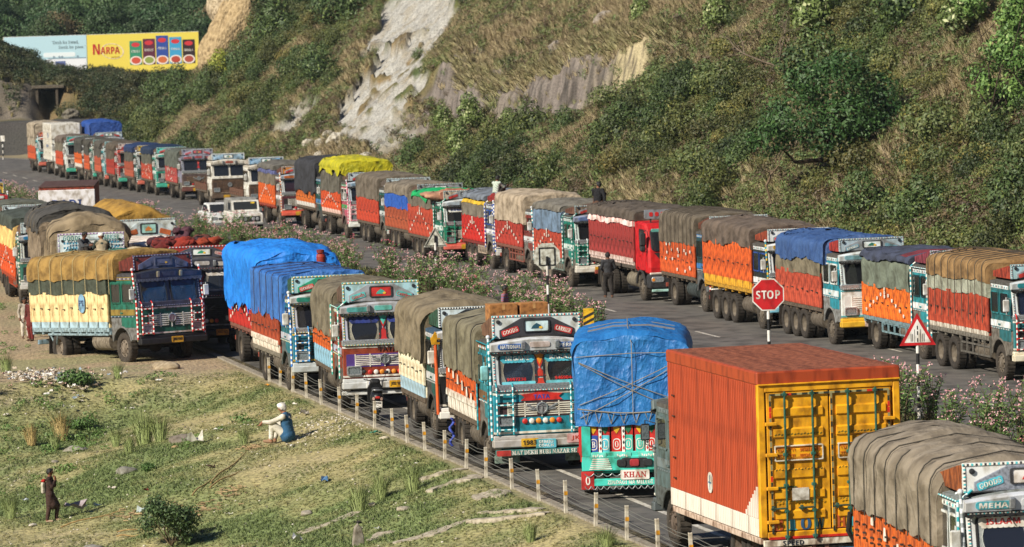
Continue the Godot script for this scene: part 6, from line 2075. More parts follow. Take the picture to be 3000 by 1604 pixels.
	var cr := truck("cream lorry with ochre canopy and dark green cab parked askew on the verge", {at = at, yaw = yc, L = 7.8, near = 2, wall = "e6cf9a", wk = "paint", wb = "a9c6d4", wbh = .2, wt = 2.38, floor = 1.18, tt = 3.55, npan = 8, axles = [-5.95], seed = 50, c1 = "0f5a48", c2 = "3a3c50", cs = "1e6a58", low = "7a7c7c", band = "8a7434", k = .97, cowl = "3e3e50", cowlk = false, visor = "454a5a", visk = "chrome", vp = "454c66", vp2 = "454c66", scal = "6a7080", vl = "b0a890", crc = "8a3a2e", ch = .5, boxc = "6f2c22", crf = "5c6280", crp = "5c6280", crpf = "565c78", plq = "5c6280", art = "5c6280", tint = "0b0d18", ladder = rw, pole = rw, bump = "1b1b1e", plate = "d8a528", ptext = "JK02 9565", px = .1, gb = "143c34", gc = "d8d8d0", trim = "d8c8c0", lamps = false, wings = false, rim = "8a8074", tank = "8f8678", frame = "9ab6c4", side_guard = "", pal = ["5a6088", "b8bcc8", "4a4a6a"], roofc = "4a4a4e", curt = "181a30", tailc = "8aa8b8", top = "141c44",
		tarps = [{strip = 1, c = "3a4036", y0 = 2.3, y1 = 3.2, w = .05, bow = .85}, {c = "826838", y0 = 2.78, y1 = 3.6, w = .12, bow = .85, sag = .05, wr = .07, hem = .08, ropes = .85, ry = 2.3, rc = "a89a70", rad = .3, z0 = -1.5, nose = -.12}]})
	cr.rotation.x = -.045
	words("TATA", .42, .1, Transform3D(Basis(), Vector3(0, 1.74, .0)), M("1a1a1a", "plain"), cr)
	mb = MB.new()
	mb.prism(rr(.44, .62, .2, 6), .0, .012, Transform3D(Basis(Vector3.UP, -PI / 2), Vector3(-1.29, 2.0, -3.9)))
	var em := part("painted_emblem", mb, M("7fa8c8"), cr)
	words("F*Z", .34, .2, Transform3D(Basis(Vector3.UP, -PI / 2), Vector3(-1.305, 2.02, -3.9)), M("2c3a6a"), em)
	mb = MB.new()
	for z in 7: mb.box(Vector3(-1.1, 1.04, -2.5 - z * .62), Vector3(.3, .2, .08))
	mb.box(Vector3(-1.22, .96, -4.4), Vector3(.06, .07, 4.4), .01)
	for z in [-5.95, -6.5]: mb.bar(Vector3(-1.2, .95, z), Vector3(-1.1, .55, -6.3), .05, .05)
	part("outriggers", mb, M("9ab6c4", "dust"), cr)
	# two lorries under blue tarpaulins
	truck("lorry heaped high under a vivid azure tarpaulin, red side behind the blue cab", {at = facing(47.5, .3), L = 7.2, near = 1, wall = "b8281c", wt = 2.2, tt = 3.7, axles = [-5.5], seed = 51, deco = "arch", wbh = .0, c1 = "4a6a70", c2 = "c8ccce", k = .85, ch = .3, crc = "c8b8b0", boxc = "8a5a44", frame = "8a5a4c",
		tarps = [{c = "2b8ae4", k = "poly", y0 = 1.9, y1 = 3.82, w = .28, wr = .12, lump = .12, bow = 3.0, rad = .4, crown = .12, hem = .35, z0 = -1.2, nose = .05}]})
	truck("lorry with sagging royal blue tarpaulin, brick side and teal blue cab", {at = facing(40.2, -.25), L = 6.9, near = 2, wall = "a3431f", wb = "e4dccc", wbh = .26, scallop = true, wt = 2.25, floor = 1.05, tt = 3.5, axles = [-5.2], seed = 52, c1 = "1f7a96", c2 = "b9bcc8", cs = "25707e", low = "5f6a6c", k = .94, cowl = "b8c0c4", trim = "d8b23a", ladder = ["3f8fd0", "eef0ee"], pole = ["3f7fd0", "eef0ee"], visor = "c8d0d4", vp = "2f9a8a", vp2 = "c83a34", crc = "a8d4e0", crf = "2f9a7a", crp = "dfe8e4", plq = "d84a48", ctext = ["GOODS", ""], boxc = "2f5a44", ch = .5, bump = "bfc6c8", plate = "8fd0b8", ptext = "JK02 8142", px = .35, gb = "2a2a2c", gc = "1f6f8a", lamps = false, tint = "10142a", pal = ["2f9aa8", "f0eee6", "d8b23a"], frame = "8a8478",
		tarps = [{c = "3f74b8", k = "poly", y0 = 2.1, y1 = 3.45, w = .1, bow = 1.1, sag = .12, wr = .07, hem = .2, ropes = 1.1, ry = 2.1, rc = "3a3f58", z0 = -1.2, nose = -.1, rad = .12}]})
	# brown fronted lorry
	var br := truck("lorry with brown and purple front, grey crown and olive canvas behind the scooter", {at = facing(33.6, .0), yaw = .17, L = 6.1, near = 2, wall = "d2641c", wb = "8fc0da", wbh = .5, wt = 2.2, floor = 1.05, tt = 3.35, axles = [-4.7], seed = 53, c1 = "8f3a20", c2 = "b4b8cc", cs = "8f3a20", low = "6a6660", k = .97, cowl = "c2c6ca", visor = "b4b8c0", vp = "5fbcc0", vp2 = "6fc8c0", crc = "a8d0dc", crf = "9aa0a8", crp = "c8302c", art = "3fa090", plq = "5fc0c0", ctext = ["Goods", "Carrier"], ctc = "c83030", ch = .58, tri = "c02a2c", tri2 = "4fc0b4", curt = "d8d4c0", tint = "14161e", top = "2a3a86", toptext = ["", ""], bump = "c9cccc", plate = "e0aa1e", ptext = "JK02 1697", px = .3, gb = "4a2f7a", gc = "e6e2d8", g0 = 1.28, g1 = 1.66, ng = 6, trim = "e8e4dc", pal = ["3fb0a0", "f0eee6", "d8b23a"], rail = ["4fb0a0", "dfe8e4"], ly = 1.12,
		tarps = [{c = "625b4c", y0 = 2.0, y1 = 3.4, w = .1, bow = 2.2, wr = .08, sag = .04, hem = .2, rad = .35, z0 = -1.6, nose = -.05}]})
	words("TATA", .55, .13, Transform3D(Basis(), Vector3(.05, 1.76, .0)), M("2a1a14", "plain"), br)
	mb = MB.new()
	mb.paint(lin("e8e6e0")); mb.prism(rr(.42, .26, .02, 2, -.35, .76), .1, .128)
	mb.paint(lin("2a4a94")); mb.prism(rr(.12, .12, .02, 2, -.43, .76), .128, .134)
	mb.paint(lin("c82a2a")); mb.prism(PackedVector2Array([Vector2(-.33, .7), Vector2(-.2, .72), Vector2(-.26, .84)]), .128, .134)
	part("bumper_badge", mb, M("ffffff", "vc"), br)
	mb = MB.new()
	mb.box(Vector3(0, .5, -.06), Vector3(2.5, .12, .12), .02)
	part("bumper_board", mb, M("d8dad8"), br)
	# black and cream lorry
	var bc := truck("cream sided lorry with black front, white visor and orange side pole", {at = facing(23.4, .6), yaw = .19, L = 6.0, near = 2, wall = "e9e0c4", wb = "a9c8da", wbh = .34, wk = "paint", wt = 2.1, floor = 1.0, tt = 3.3, axles = [-4.4], seed = 54, c1 = "141416", c2 = "c8cacc", cs = "1d5048", low = "4a4a48", k = .95, cowl = "c0c4c6", visor = "d8dadc", vp = "e2e4e6", vp2 = "c8ccce", crc = "cfe0e8", crf = "20242a", crp = "dfe4e6", plq = "d8dcdc", ctext = ["", "786"], ctc = "c83a30", ch = .52, boxc = "2a5540", tint = "232638", top = "e0782a", toptext = ["", ""], bump = "eceae4", gb = "101012", gc = "2a2a2c", lamps = false, wings = false, roofc = "3a5a78", hy = 1.2, dark_lamp = true, pal = ["e8e8e4", "2a2a2a"], mir = "e8e6e0",
		tarps = [{c = "6c6250", y0 = 2.0, y1 = 3.45, w = .16, bow = 2.0, wr = .1, sag = .05, hem = .2, rad = .4, crown = .16, z0 = -1.9, lump = .1}]})
	mb = MB.new()
	mb.tube([Vector3(-1.26, .75, .03), Vector3(-1.26, 2.6, -.12)], .045, 8)
	part("orange_pole", mb, M("e0601a"), bc)
	mb = MB.new()
	mb.prism(PackedVector2Array([Vector2(-.1, 0), Vector2(.1, 0), Vector2(.13, .16), Vector2(.09, .2), Vector2(0, .34), Vector2(-.09, .2), Vector2(-.13, .16)]), -.03, .03, Transform3D(Basis(), Vector3(-1.26, 2.58, -.1)))
	part("yellow_finial", mb, M("e0a81c"), bc)
	# teal goods carrier
	var tl := truck("turquoise goods carrier with orange side and olive canvas, front fully decorated", {at = facing(15.3, .2), yaw = .18, L = 6.5, near = 2, wall = "d4601c", wb = "e2ddd0", wbh = .38, scallop = true, deco = "cones", wt = 2.3, floor = 1.1, tt = 3.55, npan = 7, axles = [-4.9], seed = 55, c1 = "1f8fa6", c2 = "c2cdd2", cs = "2f7f8a", low = "77746e", band = "7a5a3a", k = 1.04, cowl = "a9adb0", visor = "cdd1d6", vp = "2a6ac0", vp2 = "d8c8c4", vtext = ["NATIONAL", "PERMIT"], vtc = "f4f4f0", crc = "cfd8da", crf = "3a3a40", crp = "cfe8ee", crpf = "2a2a30", art = "1f4a5a", plq = "c83030", ctext = ["GOODS", "CARRIER"], ch = .56, boxc = "7a5a44", tri = "cf3a22", tri2 = "e28a1e", curt = "b8b09a", tint = "131318", gask = "22262a", top = "4fb8d0", toptext = ["NIGAHE", "KARAM"], bot = "6fc8d8", redtext = ["9697236", "9469044"], bump = "b4b0ac", plate = "e0b02a", ptext = "1983", px = -.35, gb = "3a2428", gc = "ded8ca", g0 = 1.3, g1 = 1.66, ladder = ["2f9aa8", "d8f0f0"], pole = ["2a93a2", "d8eef0"], rail = ["2a93a2", "1f6f7c"], step = true, stepc = "3f7f7c", trim = "ece6d8", pal = ["4fc0c8", "f2efe6", "2a8fa0", "f2efe6", "c83a30"], ly = 1.2, hy = 1.24, mir = "8fd4dc",
		tarps = [{c = "666150", y0 = 2.15, y1 = 3.5, w = .12, bow = 3.0, sag = .03, wr = .06, hem = .12, rad = .25, crown = .18, z0 = -1.9, ropes = 2.2, ry = 2.1, rc = "2e2b28"}]})
	mb = MB.new()
	mb.prism(PackedVector2Array([Vector2(-.52, -.08), Vector2(.52, -.08), Vector2(.42, 0), Vector2(.52, .08), Vector2(.2, .1), Vector2(0, .2), Vector2(-.2, .1), Vector2(-.52, .08), Vector2(-.42, 0)]), 0, .02, Transform3D(Basis(), Vector3(0, 1.83, -.03)))
	var arrow := part("name_badge", mb, M("cf2a20"), tl)
	words("TATA", .4, .1, Transform3D(Basis(), Vector3(0, 1.84, -.008)), M("3a4ab0"), arrow)
	words("MAT DEKH BURI NAZAR SE", 1.6, .1, Transform3D(Basis(), Vector3(0, .5, .124)), M("f2f0e8"), tl, "lettering", true)
	mb = MB.new()
	for sx in [-1.0, 1.0]: mb.prism(rr(.36, .14, .02, 2, sx * 1.0, .5), .12, .124)
	part("board_ends", mb, M("c8403a"), tl)
	mb = MB.new()
	mb.prism(rr(.5, .22, .02, 2, .05, .7), .1, .13)
	var pl := part("centre_plate", mb, M("5fc0d4"), tl)
	words("SEMIO", .36, .07, Transform3D(Basis(), Vector3(.05, .745, .132)), M("f2f6f6"), pl)
	words("COACH", .36, .07, Transform3D(Basis(), Vector3(.05, .655, .132)), M("f2f6f6"), pl)
	mb = MB.new()
	mb.prism(rr(.4, .22, .02, 2, .78, .8), .1, .12)
	pl = part("second_plate", mb, M("d8a8a8"), tl)
	words("JK", .2, .12, Transform3D(Basis(), Vector3(.78, .8, .122)), M("b8402a"), pl)
	build_blue_back()
	build_container()
	build_corner_truck()

# the lorry seen from behind, under a roped blue tarpaulin
func build_blue_back() -> void:
	var S := {"at": Vector3(2.9, 0, -107.4), "yaw": PI - .035, "L": 6.3, "wall": "b8241c", "wt": 2.1, "floor": 1.05, "tt": 3.7, "axles": [-5.0], "seed": 60, "owntail": true, "wbh": .0, "c1": "2f8f9a", "c2": "c8d4d6", "k": .95, "near": 0, "ch": .4, "flap": false, "name": "cargo_truck", "tailc": "3fc4b4",
		"tarps": [{"c": "2b78b8", "k": "poly", "y0": 1.72, "y1": 3.75, "w": .2, "wr": .09, "lump": .1, "bow": 2.6, "rad": .35, "crown": .16, "hem": .08, "yf": 2.0}]}
	var o := truck("lorry seen from behind under a roped blue tarpaulin, turquoise painted tail", S)
	var B := Transform3D(Basis(Vector3.UP, PI), Vector3(0, 0, -S.L))  # tail plane seen from behind, x to the right
	var teal := M("35c4b2")
	var mb: MB
	# tailgate boards, each with a letter in a wreath
	var cols := ["2a4fae", "5cc8dc", "d02a22", "45cdbb", "45cdbb", "d02a22", "5cc8dc", "2a4fae"]
	var letters := ["B", "L", "O", "O", "U", "O", "R", "U"]
	for i in 8:
		var x := -.93 + i * .266
		mb = MB.new()
		mb.box(B * Vector3(x, 1.42, .0), Vector3(.235, .72, .05), .01)
		var bd := part("tail_board", mb, M("b8241c"), o)
		mb = MB.new()
		mb.prism(rr(.2, .42, .02, 2, x, 1.28), .02, .036, B)
		var pnl := part("painted_panel", mb, M(cols[i]), bd)
		mb = MB.new()
		mb.ring(rr(.17, .26, .07, 3, x, 1.28), rr(.14, .22, .06, 3, x, 1.28), .036, .042, B)
		part("wreath", mb, M("eceae4"), pnl)
		words(letters[i], .08, .14, B * Transform3D(Basis(), Vector3(x, 1.28, .038)), M("f2f0ea"), pnl, "lettering", true)
		mb = MB.new()
		mb.prism(PackedVector2Array([Vector2(x - .08, 1.77), Vector2(x + .08, 1.77), Vector2(x + .07, 1.62), Vector2(x, 1.52), Vector2(x - .07, 1.62)]), .026, .036, B)
		part("yellow_motif", mb, M(["e0b020", "1f6a4a"][i % 2] if i != 0 else "e0b020"), bd)
	for i in 4:
		var x: float = [-.8, -.27, .27, .8][i] + .03
		mb = MB.new()
		mb.paint(lin("f0ede4"))
		mb.box(B * Vector3(x, 1.42, .04), Vector3(.07, .7, .04), .008)
		for q in 5:
			mb.paint(lin(["c82a22", "2a3a3a"][q % 2]))
			mb.prism(PackedVector2Array([Vector2(x, 1.14 + q * .13), Vector2(x + .025, 1.19 + q * .13), Vector2(x, 1.24 + q * .13), Vector2(x - .025, 1.19 + q * .13)]), .06, .064, B)
		part("tail_stake", mb, M("ffffff", "vc"), o)
	for sx in [-1.0, 1.0]:
		mb = MB.new()
		mb.box(B * Vector3(sx * 1.17, 1.35, .0), Vector3(.14, .95, .12), .02)
		part("corner_post", mb, M("b8241c"), o)
		mb = MB.new()
		mb.prism(rr(.2, .7, .03, 3, sx * 1.1, 1.36), .06, .075, B)
		part("post_panel", mb, teal, o)
	mb = MB.new()
	mb.box(B * Vector3(0, 1.01, .0), Vector3(2.46, .2, .1), .015)
	var beam := part("tail_beam", mb, M("45cdbb"), o)
	for i in 4:
		mb = MB.new()
		mb.prism(rr(.4, .16, .03, 3, -.84 + i * .56, 1.02), .05, .07, B)
		var q := part("painted_plaque", mb, M("6fe0d0"), beam)
		mb = MB.new()
		for w in 5: mb.box(B * Vector3(-.94 + i * .56 + w * .05, 1.02 + .012 * sin(w * 4.0 + i), .073), Vector3(.03, .05, .004), 0, B.basis * Basis(Vector3.BACK, .4 * sin(w * 2.0 + i)))
		part("painted_flourish", mb, M("f4f4f0"), q)
	mb = MB.new()
	mb.box(B * Vector3(0, .84, .03), Vector3(2.42, .34, .08), .015)
	var lampb := part("lamp_panel", mb, M("45cdbb"), o)
	mb = MB.new()
	mb.prism(rr(.62, .22, .06, 3, 0, .85), .07, .09, B)
	part("lamp_housing", mb, M("1f2022", "plain"), lampb)
	for i in 3:
		mb = MB.new()
		mb.prism(rr(.22, .17, .05, 3, -.3 + i * .3, .85), .07, .12, B, .015)
		part("tail_lamp", mb, M(["26272a", "a82a30", "26272a"][i]), lampb)
	mb = MB.new()
	for sx in [-1.0, 1.0]:
		for i in 6: mb.prism(rr(.52 - i * .03, .022, .008, 2, sx * .78, .72 + i * .045), .07, .085, B)
	part("white_louvres", mb, M("eeece4"), lampb)
	mb = MB.new()
	mb.prism(rr(.66, .22, .03, 3, .0, .58), .1, .13, B)
	var kp := part("name_plate", mb, M("ece8e0"), o)
	words("KHAN", .52, .13, B * Transform3D(Basis(), Vector3(0, .585, .132)), M("b8281e"), kp, "lettering", true)
	mb = MB.new()
	mb.box(B * Vector3(0, .41, .06), Vector3(2.46, .17, .08), .015)
	var bar := part("rear_bumper", mb, M("45cdbb"), o)
	words("ZINDAGI NA MILEGI DOBARA", 1.5, .09, B * Transform3D(Basis(), Vector3(.12, .41, .102)), M("eef6f2"), bar)
	# swags of chain below the panel and the bumper
	mb = MB.new()
	for row in [[.62, 11, .07, .12], [.33, 16, .08, .11]]:
		for i in row[1]:
			var x0: float = lerpf(-1.15, 1.15, float(i) / row[1])
			var x1: float = lerpf(-1.15, 1.15, float(i + 1) / row[1])
			if row[0] > .5 and absf(x0) < .35: continue
			var pts := []
			for k in 6: pts.append(B * Vector3(lerpf(x0, x1, k / 5.0), row[0] - row[2] * sin(PI * k / 5.0), row[3]))
			mb.tube(pts, .012, 4)
	part("chain_swags", mb, M("b8bcbc", "chrome"), o)
	for sx in [-1.0, 1.0]:
		mb = MB.new()
		mb.box(B * Vector3(sx * 1.08, .46, .09), Vector3(.3, .42, .03), .01)
		var fl := part("mud_flap", mb, M("c02a26"), o)
		words("O", .1, .2, B * Transform3D(Basis(), Vector3(sx * 1.08, .46, .11)), M("f0eee8"), fl)
	# ropes across the tarpaulin
	mb = MB.new()
	var rz := .17
	for q in [[-1.22, 3.18, 1.22, 2.2], [1.22, 3.25, -1.22, 2.2], [-1.22, 3.16, 1.22, 1.95], [1.22, 3.2, -1.22, 1.9]]: mb.tube([B * Vector3(q[0], q[1], .1), B * Vector3(q[0] * .5, lerpf(q[1], q[3], .25) - .03, rz + .01), B * Vector3(0, (q[1] + q[3]) / 2 - .04, rz + .02), B * Vector3(q[2] * .5, lerpf(q[1], q[3], .75) - .03, rz + .01), B * Vector3(q[2], q[3], .1)], .0095, 4)
	for y in [3.35]: mb.tube([B * Vector3(-1.27, y - .05, .1), B * Vector3(0, y + .02, rz), B * Vector3(1.27, y, .1)], .0095, 4)
	mb.tube([B * Vector3(0, 1.95, rz), B * Vector3(0, 2.7, rz + .04), B * Vector3(.0, 3.6, rz - .02), B * Vector3(-.08, 3.97, -.25), B * Vector3(-.1, 4.0, -2.5)], .0095, 4)
	var sag := []
	for k in 11: sag.append(B * Vector3(lerpf(-1.27, 1.27, k / 10.0), 2.12 - .12 * sin(PI * k / 10.0), rz))
	mb.tube(sag, .016, 4)
	for k in 17: mb.tube([B * Vector3(-1.15 + k * .143, 2.08 - .1 * sin(PI * (k + .5) / 17.0), rz + .005), B * Vector3(-1.15 + (k + (.5 if k % 2 == 0 else -.5)) * .143, 1.76, .13)], .009, 4)
	for z in [.4, .7, 1.6]: mb.tube([B * Vector3(-1.0, 3.84, -z), B * Vector3(-.4, 3.95, -z), B * Vector3(.4, 3.95, -z - .05), B * Vector3(1.0, 3.84, -z)], .008, 4)
	part("ropes", mb, M("8f8778", "plain"), o)

# orange and yellow container lorry seen from behind
func build_container() -> void:
	var L := 8.5
	var S := {"at": tp(-.4, 1.5), "yaw": .227 + PI + .012, "L": L, "body": false, "axles": [-6.1, -7.2], "seed": 61, "mir": "1c1c1e", "bump": "555d5f", "visor": "6f7c80", "vp": "7a8a8e", "vp2": "6a767a", "pal": ["5a6668", "7a8486"], "c1": "5f6f70", "c2": "6f7b7e", "cs": "56686a", "low": "5a6262", "k": .98, "near": 0, "ch": .0, "flap": true, "tailc": "c9c2b4", "rim": "6f6258"}
	var o := truck("orange corrugated container lorry with yellow rear doors", S)
	var W := 2.86
	var y0 := 1.0
	var y1 := 3.96
	var zf := -2.2
	var zb := -L
	var px := Transform3D(Basis(Vector3(0, 0, 1), Vector3(0, 1, 0), Vector3(-1, 0, 0)), Vector3.ZERO)
	var key: MB
	for sx in [-1.0, 1.0]:  # corrugated sides, one rib every 12 cm, the lowest part painted white
		for lower in 2:
			key = MB.new()
			var za := zb + .1
			while za < zf - .05:
				var a := y0 + (.0 if lower else .36)
				var b := y0 + .36 if lower else y1
				var x: float = sx * (W / 2 - .02)
				key.box(Vector3(x, (a + b) / 2, za + .06), Vector3(.03, b - a, .122))
				key.box(Vector3(x + sx * .022, (a + b) / 2, za + .03), Vector3(.03, b - a - .004, .055), .01)
				za += .12
			part("lower_side" if lower else "container_side", key, M("ded6cc" if lower else "b04824", "enamel"), o)
		key = MB.new()   # the white climbs in steps to the rear corner
		for i in 7: key.box(Vector3(sx * (W / 2 + .004), y0 + .36 + (.62 - i * .085) / 2, zb + .13 + i * .12), Vector3(.05, .62 - i * .085, .06), .008)
		part("painted_steps", key, M("ded6cc", "enamel"), o)
	key = MB.new()
	key.box(Vector3(0, (y0 + y1) / 2, zf), Vector3(W - .1, y1 - y0, .05), .01)
	part("container_front", key, M("b8481f", "rust"), o)
	key = MB.new()
	key.box(Vector3(0, y1 + .12, (zf + zb) / 2 - .02), Vector3(W + .06, .26, zf - zb + .1), .03)
	var rf := part("container_roof", key, M("aa4620", "enamel"), o)
	key = MB.new()
	key.box(Vector3(0, y1 + .2515, (zf + zb) / 2), Vector3(W - .1, .006, zf - zb - .06))
	for i in 28: key.box(Vector3(0, y1 + .256, lerpf(zf - .2, zb + .2, i / 27.0)), Vector3(W - .16, .012, .09), .004)
	part("roof_ribs", key, M("96583e", "rust"), rf)
	var B := Transform3D(Basis(Vector3.UP, PI), Vector3(0, 0, zb))
	var yel := M("f2ae16", "paint")
	key = MB.new()
	for sx in [-1.0, 1.0]: key.box(B * Vector3(sx * (W / 2 - .06), (y0 + y1) / 2, .0), Vector3(.14, y1 - y0, .14), .015)
	key.box(B * Vector3(0, y1 - .08, .0), Vector3(W - .26, .14, .14), .015)
	key.box(B * Vector3(0, y1 + .0, .05), Vector3(W + .02, .03, .12), .008)
	key.box(B * Vector3(0, y0 + .04, .0), Vector3(W - .26, .12, .14), .015)
	part("door_frame", key, yel, o)
	# diagonal striped tape round the opening
	key = MB.new()
	for i in 22:
		key.paint(lin("2e332c") if i % 2 == 0 else lin("a09a6a"))
		if i == 3 or i == 18 : key.paint(lin("d0281e"))
		key.box(B * Vector3(lerpf(-1.15, 1.15, i / 21.0), y1 - .2, .085), Vector3(.115, .04, .012))
	for sx in [-1.0, 0.03, 1.0]:
		for i in 24:
			key.paint(lin("2e332c") if i % 2 == 0 else lin("8f8a62"))
			if sx != 0.03 and (i == 21 or i == 20 or i == 9): key.paint(lin("d0281e"))
			key.box(B * Vector3(sx * 1.2, lerpf(y0 + .12, y1 - .26, i / 23.0), .088), Vector3(.04, .102, .012))
	part("warning_tape", key, M("ffffff", "vc"), o)
	for sx in [-1.0, 1.0]:
		var cx: float = sx * .64
		var door := hold("door", o)
		key = MB.new()
		key.box(B * Vector3(cx, (y0 + y1) / 2 - .02, .03), Vector3(1.25, y1 - y0 - .28, .04), .008)
		part("door_sheet", key, yel, door)
		for i in 6:  # pressed horizontal corrugations
			key = MB.new()
			var y := lerpf(y0 + .42, y1 - .55, i / 5.0)
			key.prism(PackedVector2Array([Vector2(-.1, .05), Vector2(.1, .05), Vector2(.07, .085), Vector2(-.07, .085)]), -.5, .5, Transform3D(B.basis * Basis(Vector3(0, -1, 0), Vector3(0, 0, 1), Vector3(-1, 0, 0)), B * Vector3(cx, y, .0)))
			part("door_rib", key, yel, door)
		for bx in [-.28, .28]:
			key = MB.new()
			key.tube([B * Vector3(cx + bx, y0 - .06, .13), B * Vector3(cx + bx, y1 - .14, .13)], .024, 8)
			for y in [y0, y0 + .5, y0 + 1.0, y0 + 1.6, y1 - .2]: key.box(B * Vector3(cx + bx, y, .11), Vector3(.09, .06, .08), .01)
			var lb := part("locking_bar", key, M("2f6a5c", "dust"), door)
			key = MB.new()
			key.box(B * Vector3(cx + bx - .16, y0 + .56, .14), Vector3(.34, .035, .03), .008)
			key.box(B * Vector3(cx + bx - .26, y0 + .56, .12), Vector3(.06, .1, .06), .01)
			part("lever", key, M("3f5f50", "dust"), lb)
		for y in [y0 + .3, y0 + .95, y0 + 1.6, y0 + 2.2]:
			key = MB.new()
			key.box(B * Vector3(sx * 1.2, y, .11), Vector3(.24, .07, .05), .012)
			part("hinge", key, yel, door)
		key = MB.new()
		key.ring(rr(.98, .3, .02, 2, cx, y0 + 1.62), rr(.94, .26, .02, 2, cx, y0 + 1.62), .05, .095, B)
		var fr := part("sign_frame", key, M("ece6d4"), door)
		for q in 2:
			words(["98123 87670", "98124 60765"][q], .4, .075, B * Transform3D(Basis(), Vector3(cx + .22, y0 + 1.68 - q * .12, .09)), M("d06a1e"), fr)
			key = MB.new()   # hand painted script: hanging strokes under a head line
			var sc := RandomNumberGenerator.new()
			sc.seed = 5 + q
			for wd in 2:
				var x0: float = cx - .44 + wd * .2
				var yy: float = y0 + 1.71 - q * .12
				key.box(B * Vector3(x0 + .08, yy, .092), Vector3(.17, .012, .006))
				for i in 4:
					var sx2 := x0 + .015 + i * .045
					key.tube([B * Vector3(sx2, yy, .092), B * Vector3(sx2 + sc.randf_range(-.012, .012), yy - .035, .092), B * Vector3(sx2 + sc.randf_range(-.02, .02), yy - sc.randf_range(.05, .065), .092)], .006, 4)
			part("painted_script", key, M("d06a1e"), fr)
		key = MB.new()
		key.prism(rr(.34, .24, .01, 2, cx + .05 * sx + .06, y0 + .82), .09, .1, B)
		part("torn_poster", key, M("e6e4dc", "dust"), door)
		key = MB.new()
		for y in [y0 + 1.98, y0 + 1.3, y0 + .68]:
			for i in 15: key.box(B * Vector3(cx - .46 + i * .065, y + .01 * (i % 2), .089), Vector3(.045, .016, .006), 0, B.basis * Basis(Vector3.BACK, .5))
		part("painted_vine", key, M("4a5a2a"), door)
		if sx < 0:
			key = MB.new()   # the postal word, stroke by stroke
			for k in [[[-.2, .1], [.2, .1]], [[-.14, .1], [-.15, .05], [-.08, .03], [-.15, .0], [-.17, -.05], [-.12, -.09], [-.08, -.06]], [[.0, .1], [.0, -.09]], [[.12, .1], [.12, -.1]], [[.12, .02], [.06, .04], [.05, -.02], [.12, -.03]], [[.12, .01], [.18, .03], [.18, -.05]]]:
				var pts := []
				for w in k: pts.append(B * Vector3(cx - .26 + w[0], y0 + .86 + w[1], .058))
				key.tube(pts, .014, 5)
			part("postal_lettering", key, M("3a5a30"), door)
		var word: String = "Blow" if sx < 0 else "Horn"
		for q in 4:
			words(word[q], .2, .24, B * Transform3D(Basis(), Vector3(cx - .45 + q * .28, y0 + .24, .06)), M(["c8602a", "4fc0d0", "2f5f8a", "2a5a5c"][q]), door, "painted_letter", true)
	key = MB.new()
	key.box(B * Vector3(0, y0 - .02, .085), Vector3(W - .3, .05, .02), .004)
	part("red_band", key, M("d0281e"), o)
	key = MB.new()
	key.box(B * Vector3(0, y0 - .12, .04), Vector3(W - .1, .13, .08), .01)
	var sill := part("rear_sill", key, M("e2dccb", "rust"), o)
	words("SPEED", .42, .09, B * Transform3D(Basis(), Vector3(-.8, y0 - .12, .085)), M("1f2a3a"), sill)
	key = MB.new()
	for i in 5: key.box(B * Vector3(-.72, y0 - .24 - i * .06, .03), Vector3(.62, .03, .04), .004)
	part("louvres", key, M("b89a78", "rust"), o)
	for x in [-1.1, -.36, -.1, 1.0]:
		key = MB.new()
		key.box(B * Vector3(x, y0 - .42, .0), Vector3(.08, .5, .08), .01)
		part("rear_strut", key, M("b08a7a", "rust"), o)
	key = MB.new()
	key.box(B * Vector3(.35, y0 - .42, .02), Vector3(.82, .3, .06), .015)
	var mk := part("maker_board", key, M("2f6a94"), o)
	words("ASHOK LEYLAND", .7, .09, B * Transform3D(Basis(), Vector3(.35, y0 - .4, .055)), M("f0f2f0"), mk)
	key = MB.new()
	key.box(Vector3(0, y0 - .08, (zf + zb) / 2), Vector3(W - .02, .12, zf - zb - .1), .01)
	part("container_rail", key, M("c8b4a4", "rust"), o)
	key = MB.new()
	key.prism(rr(.3, .42, .14, 5), .0, .012, Transform3D(Basis(Vector3.UP, PI / 2), Vector3(W / 2 + .02, y0 + .75, -5.2)))
	var ba := part("side_badge", key, M("dcd8d0"), o)
	key = MB.new()
	key.box(Vector3(W / 2 + .036, y0 + .75, -5.2), Vector3(.006, .3, .03)); key.box(Vector3(W / 2 + .036, y0 + .75, -5.2), Vector3(.006, .03, .2))
	part("badge_mark", key, M("4a7a9a"), ba)
	key = MB.new()
	for i in 5: key.tube([Vector3(W / 2 + .04, lerpf(3.3, 1.6, i / 4.0), -2.6 - .0 * i), Vector3(W / 2 + .04, lerpf(3.3, 1.6, i / 4.0), -2.75)], .02, 5)
	part("side_hooks", key, M("4a2a1c", "plain"), o)

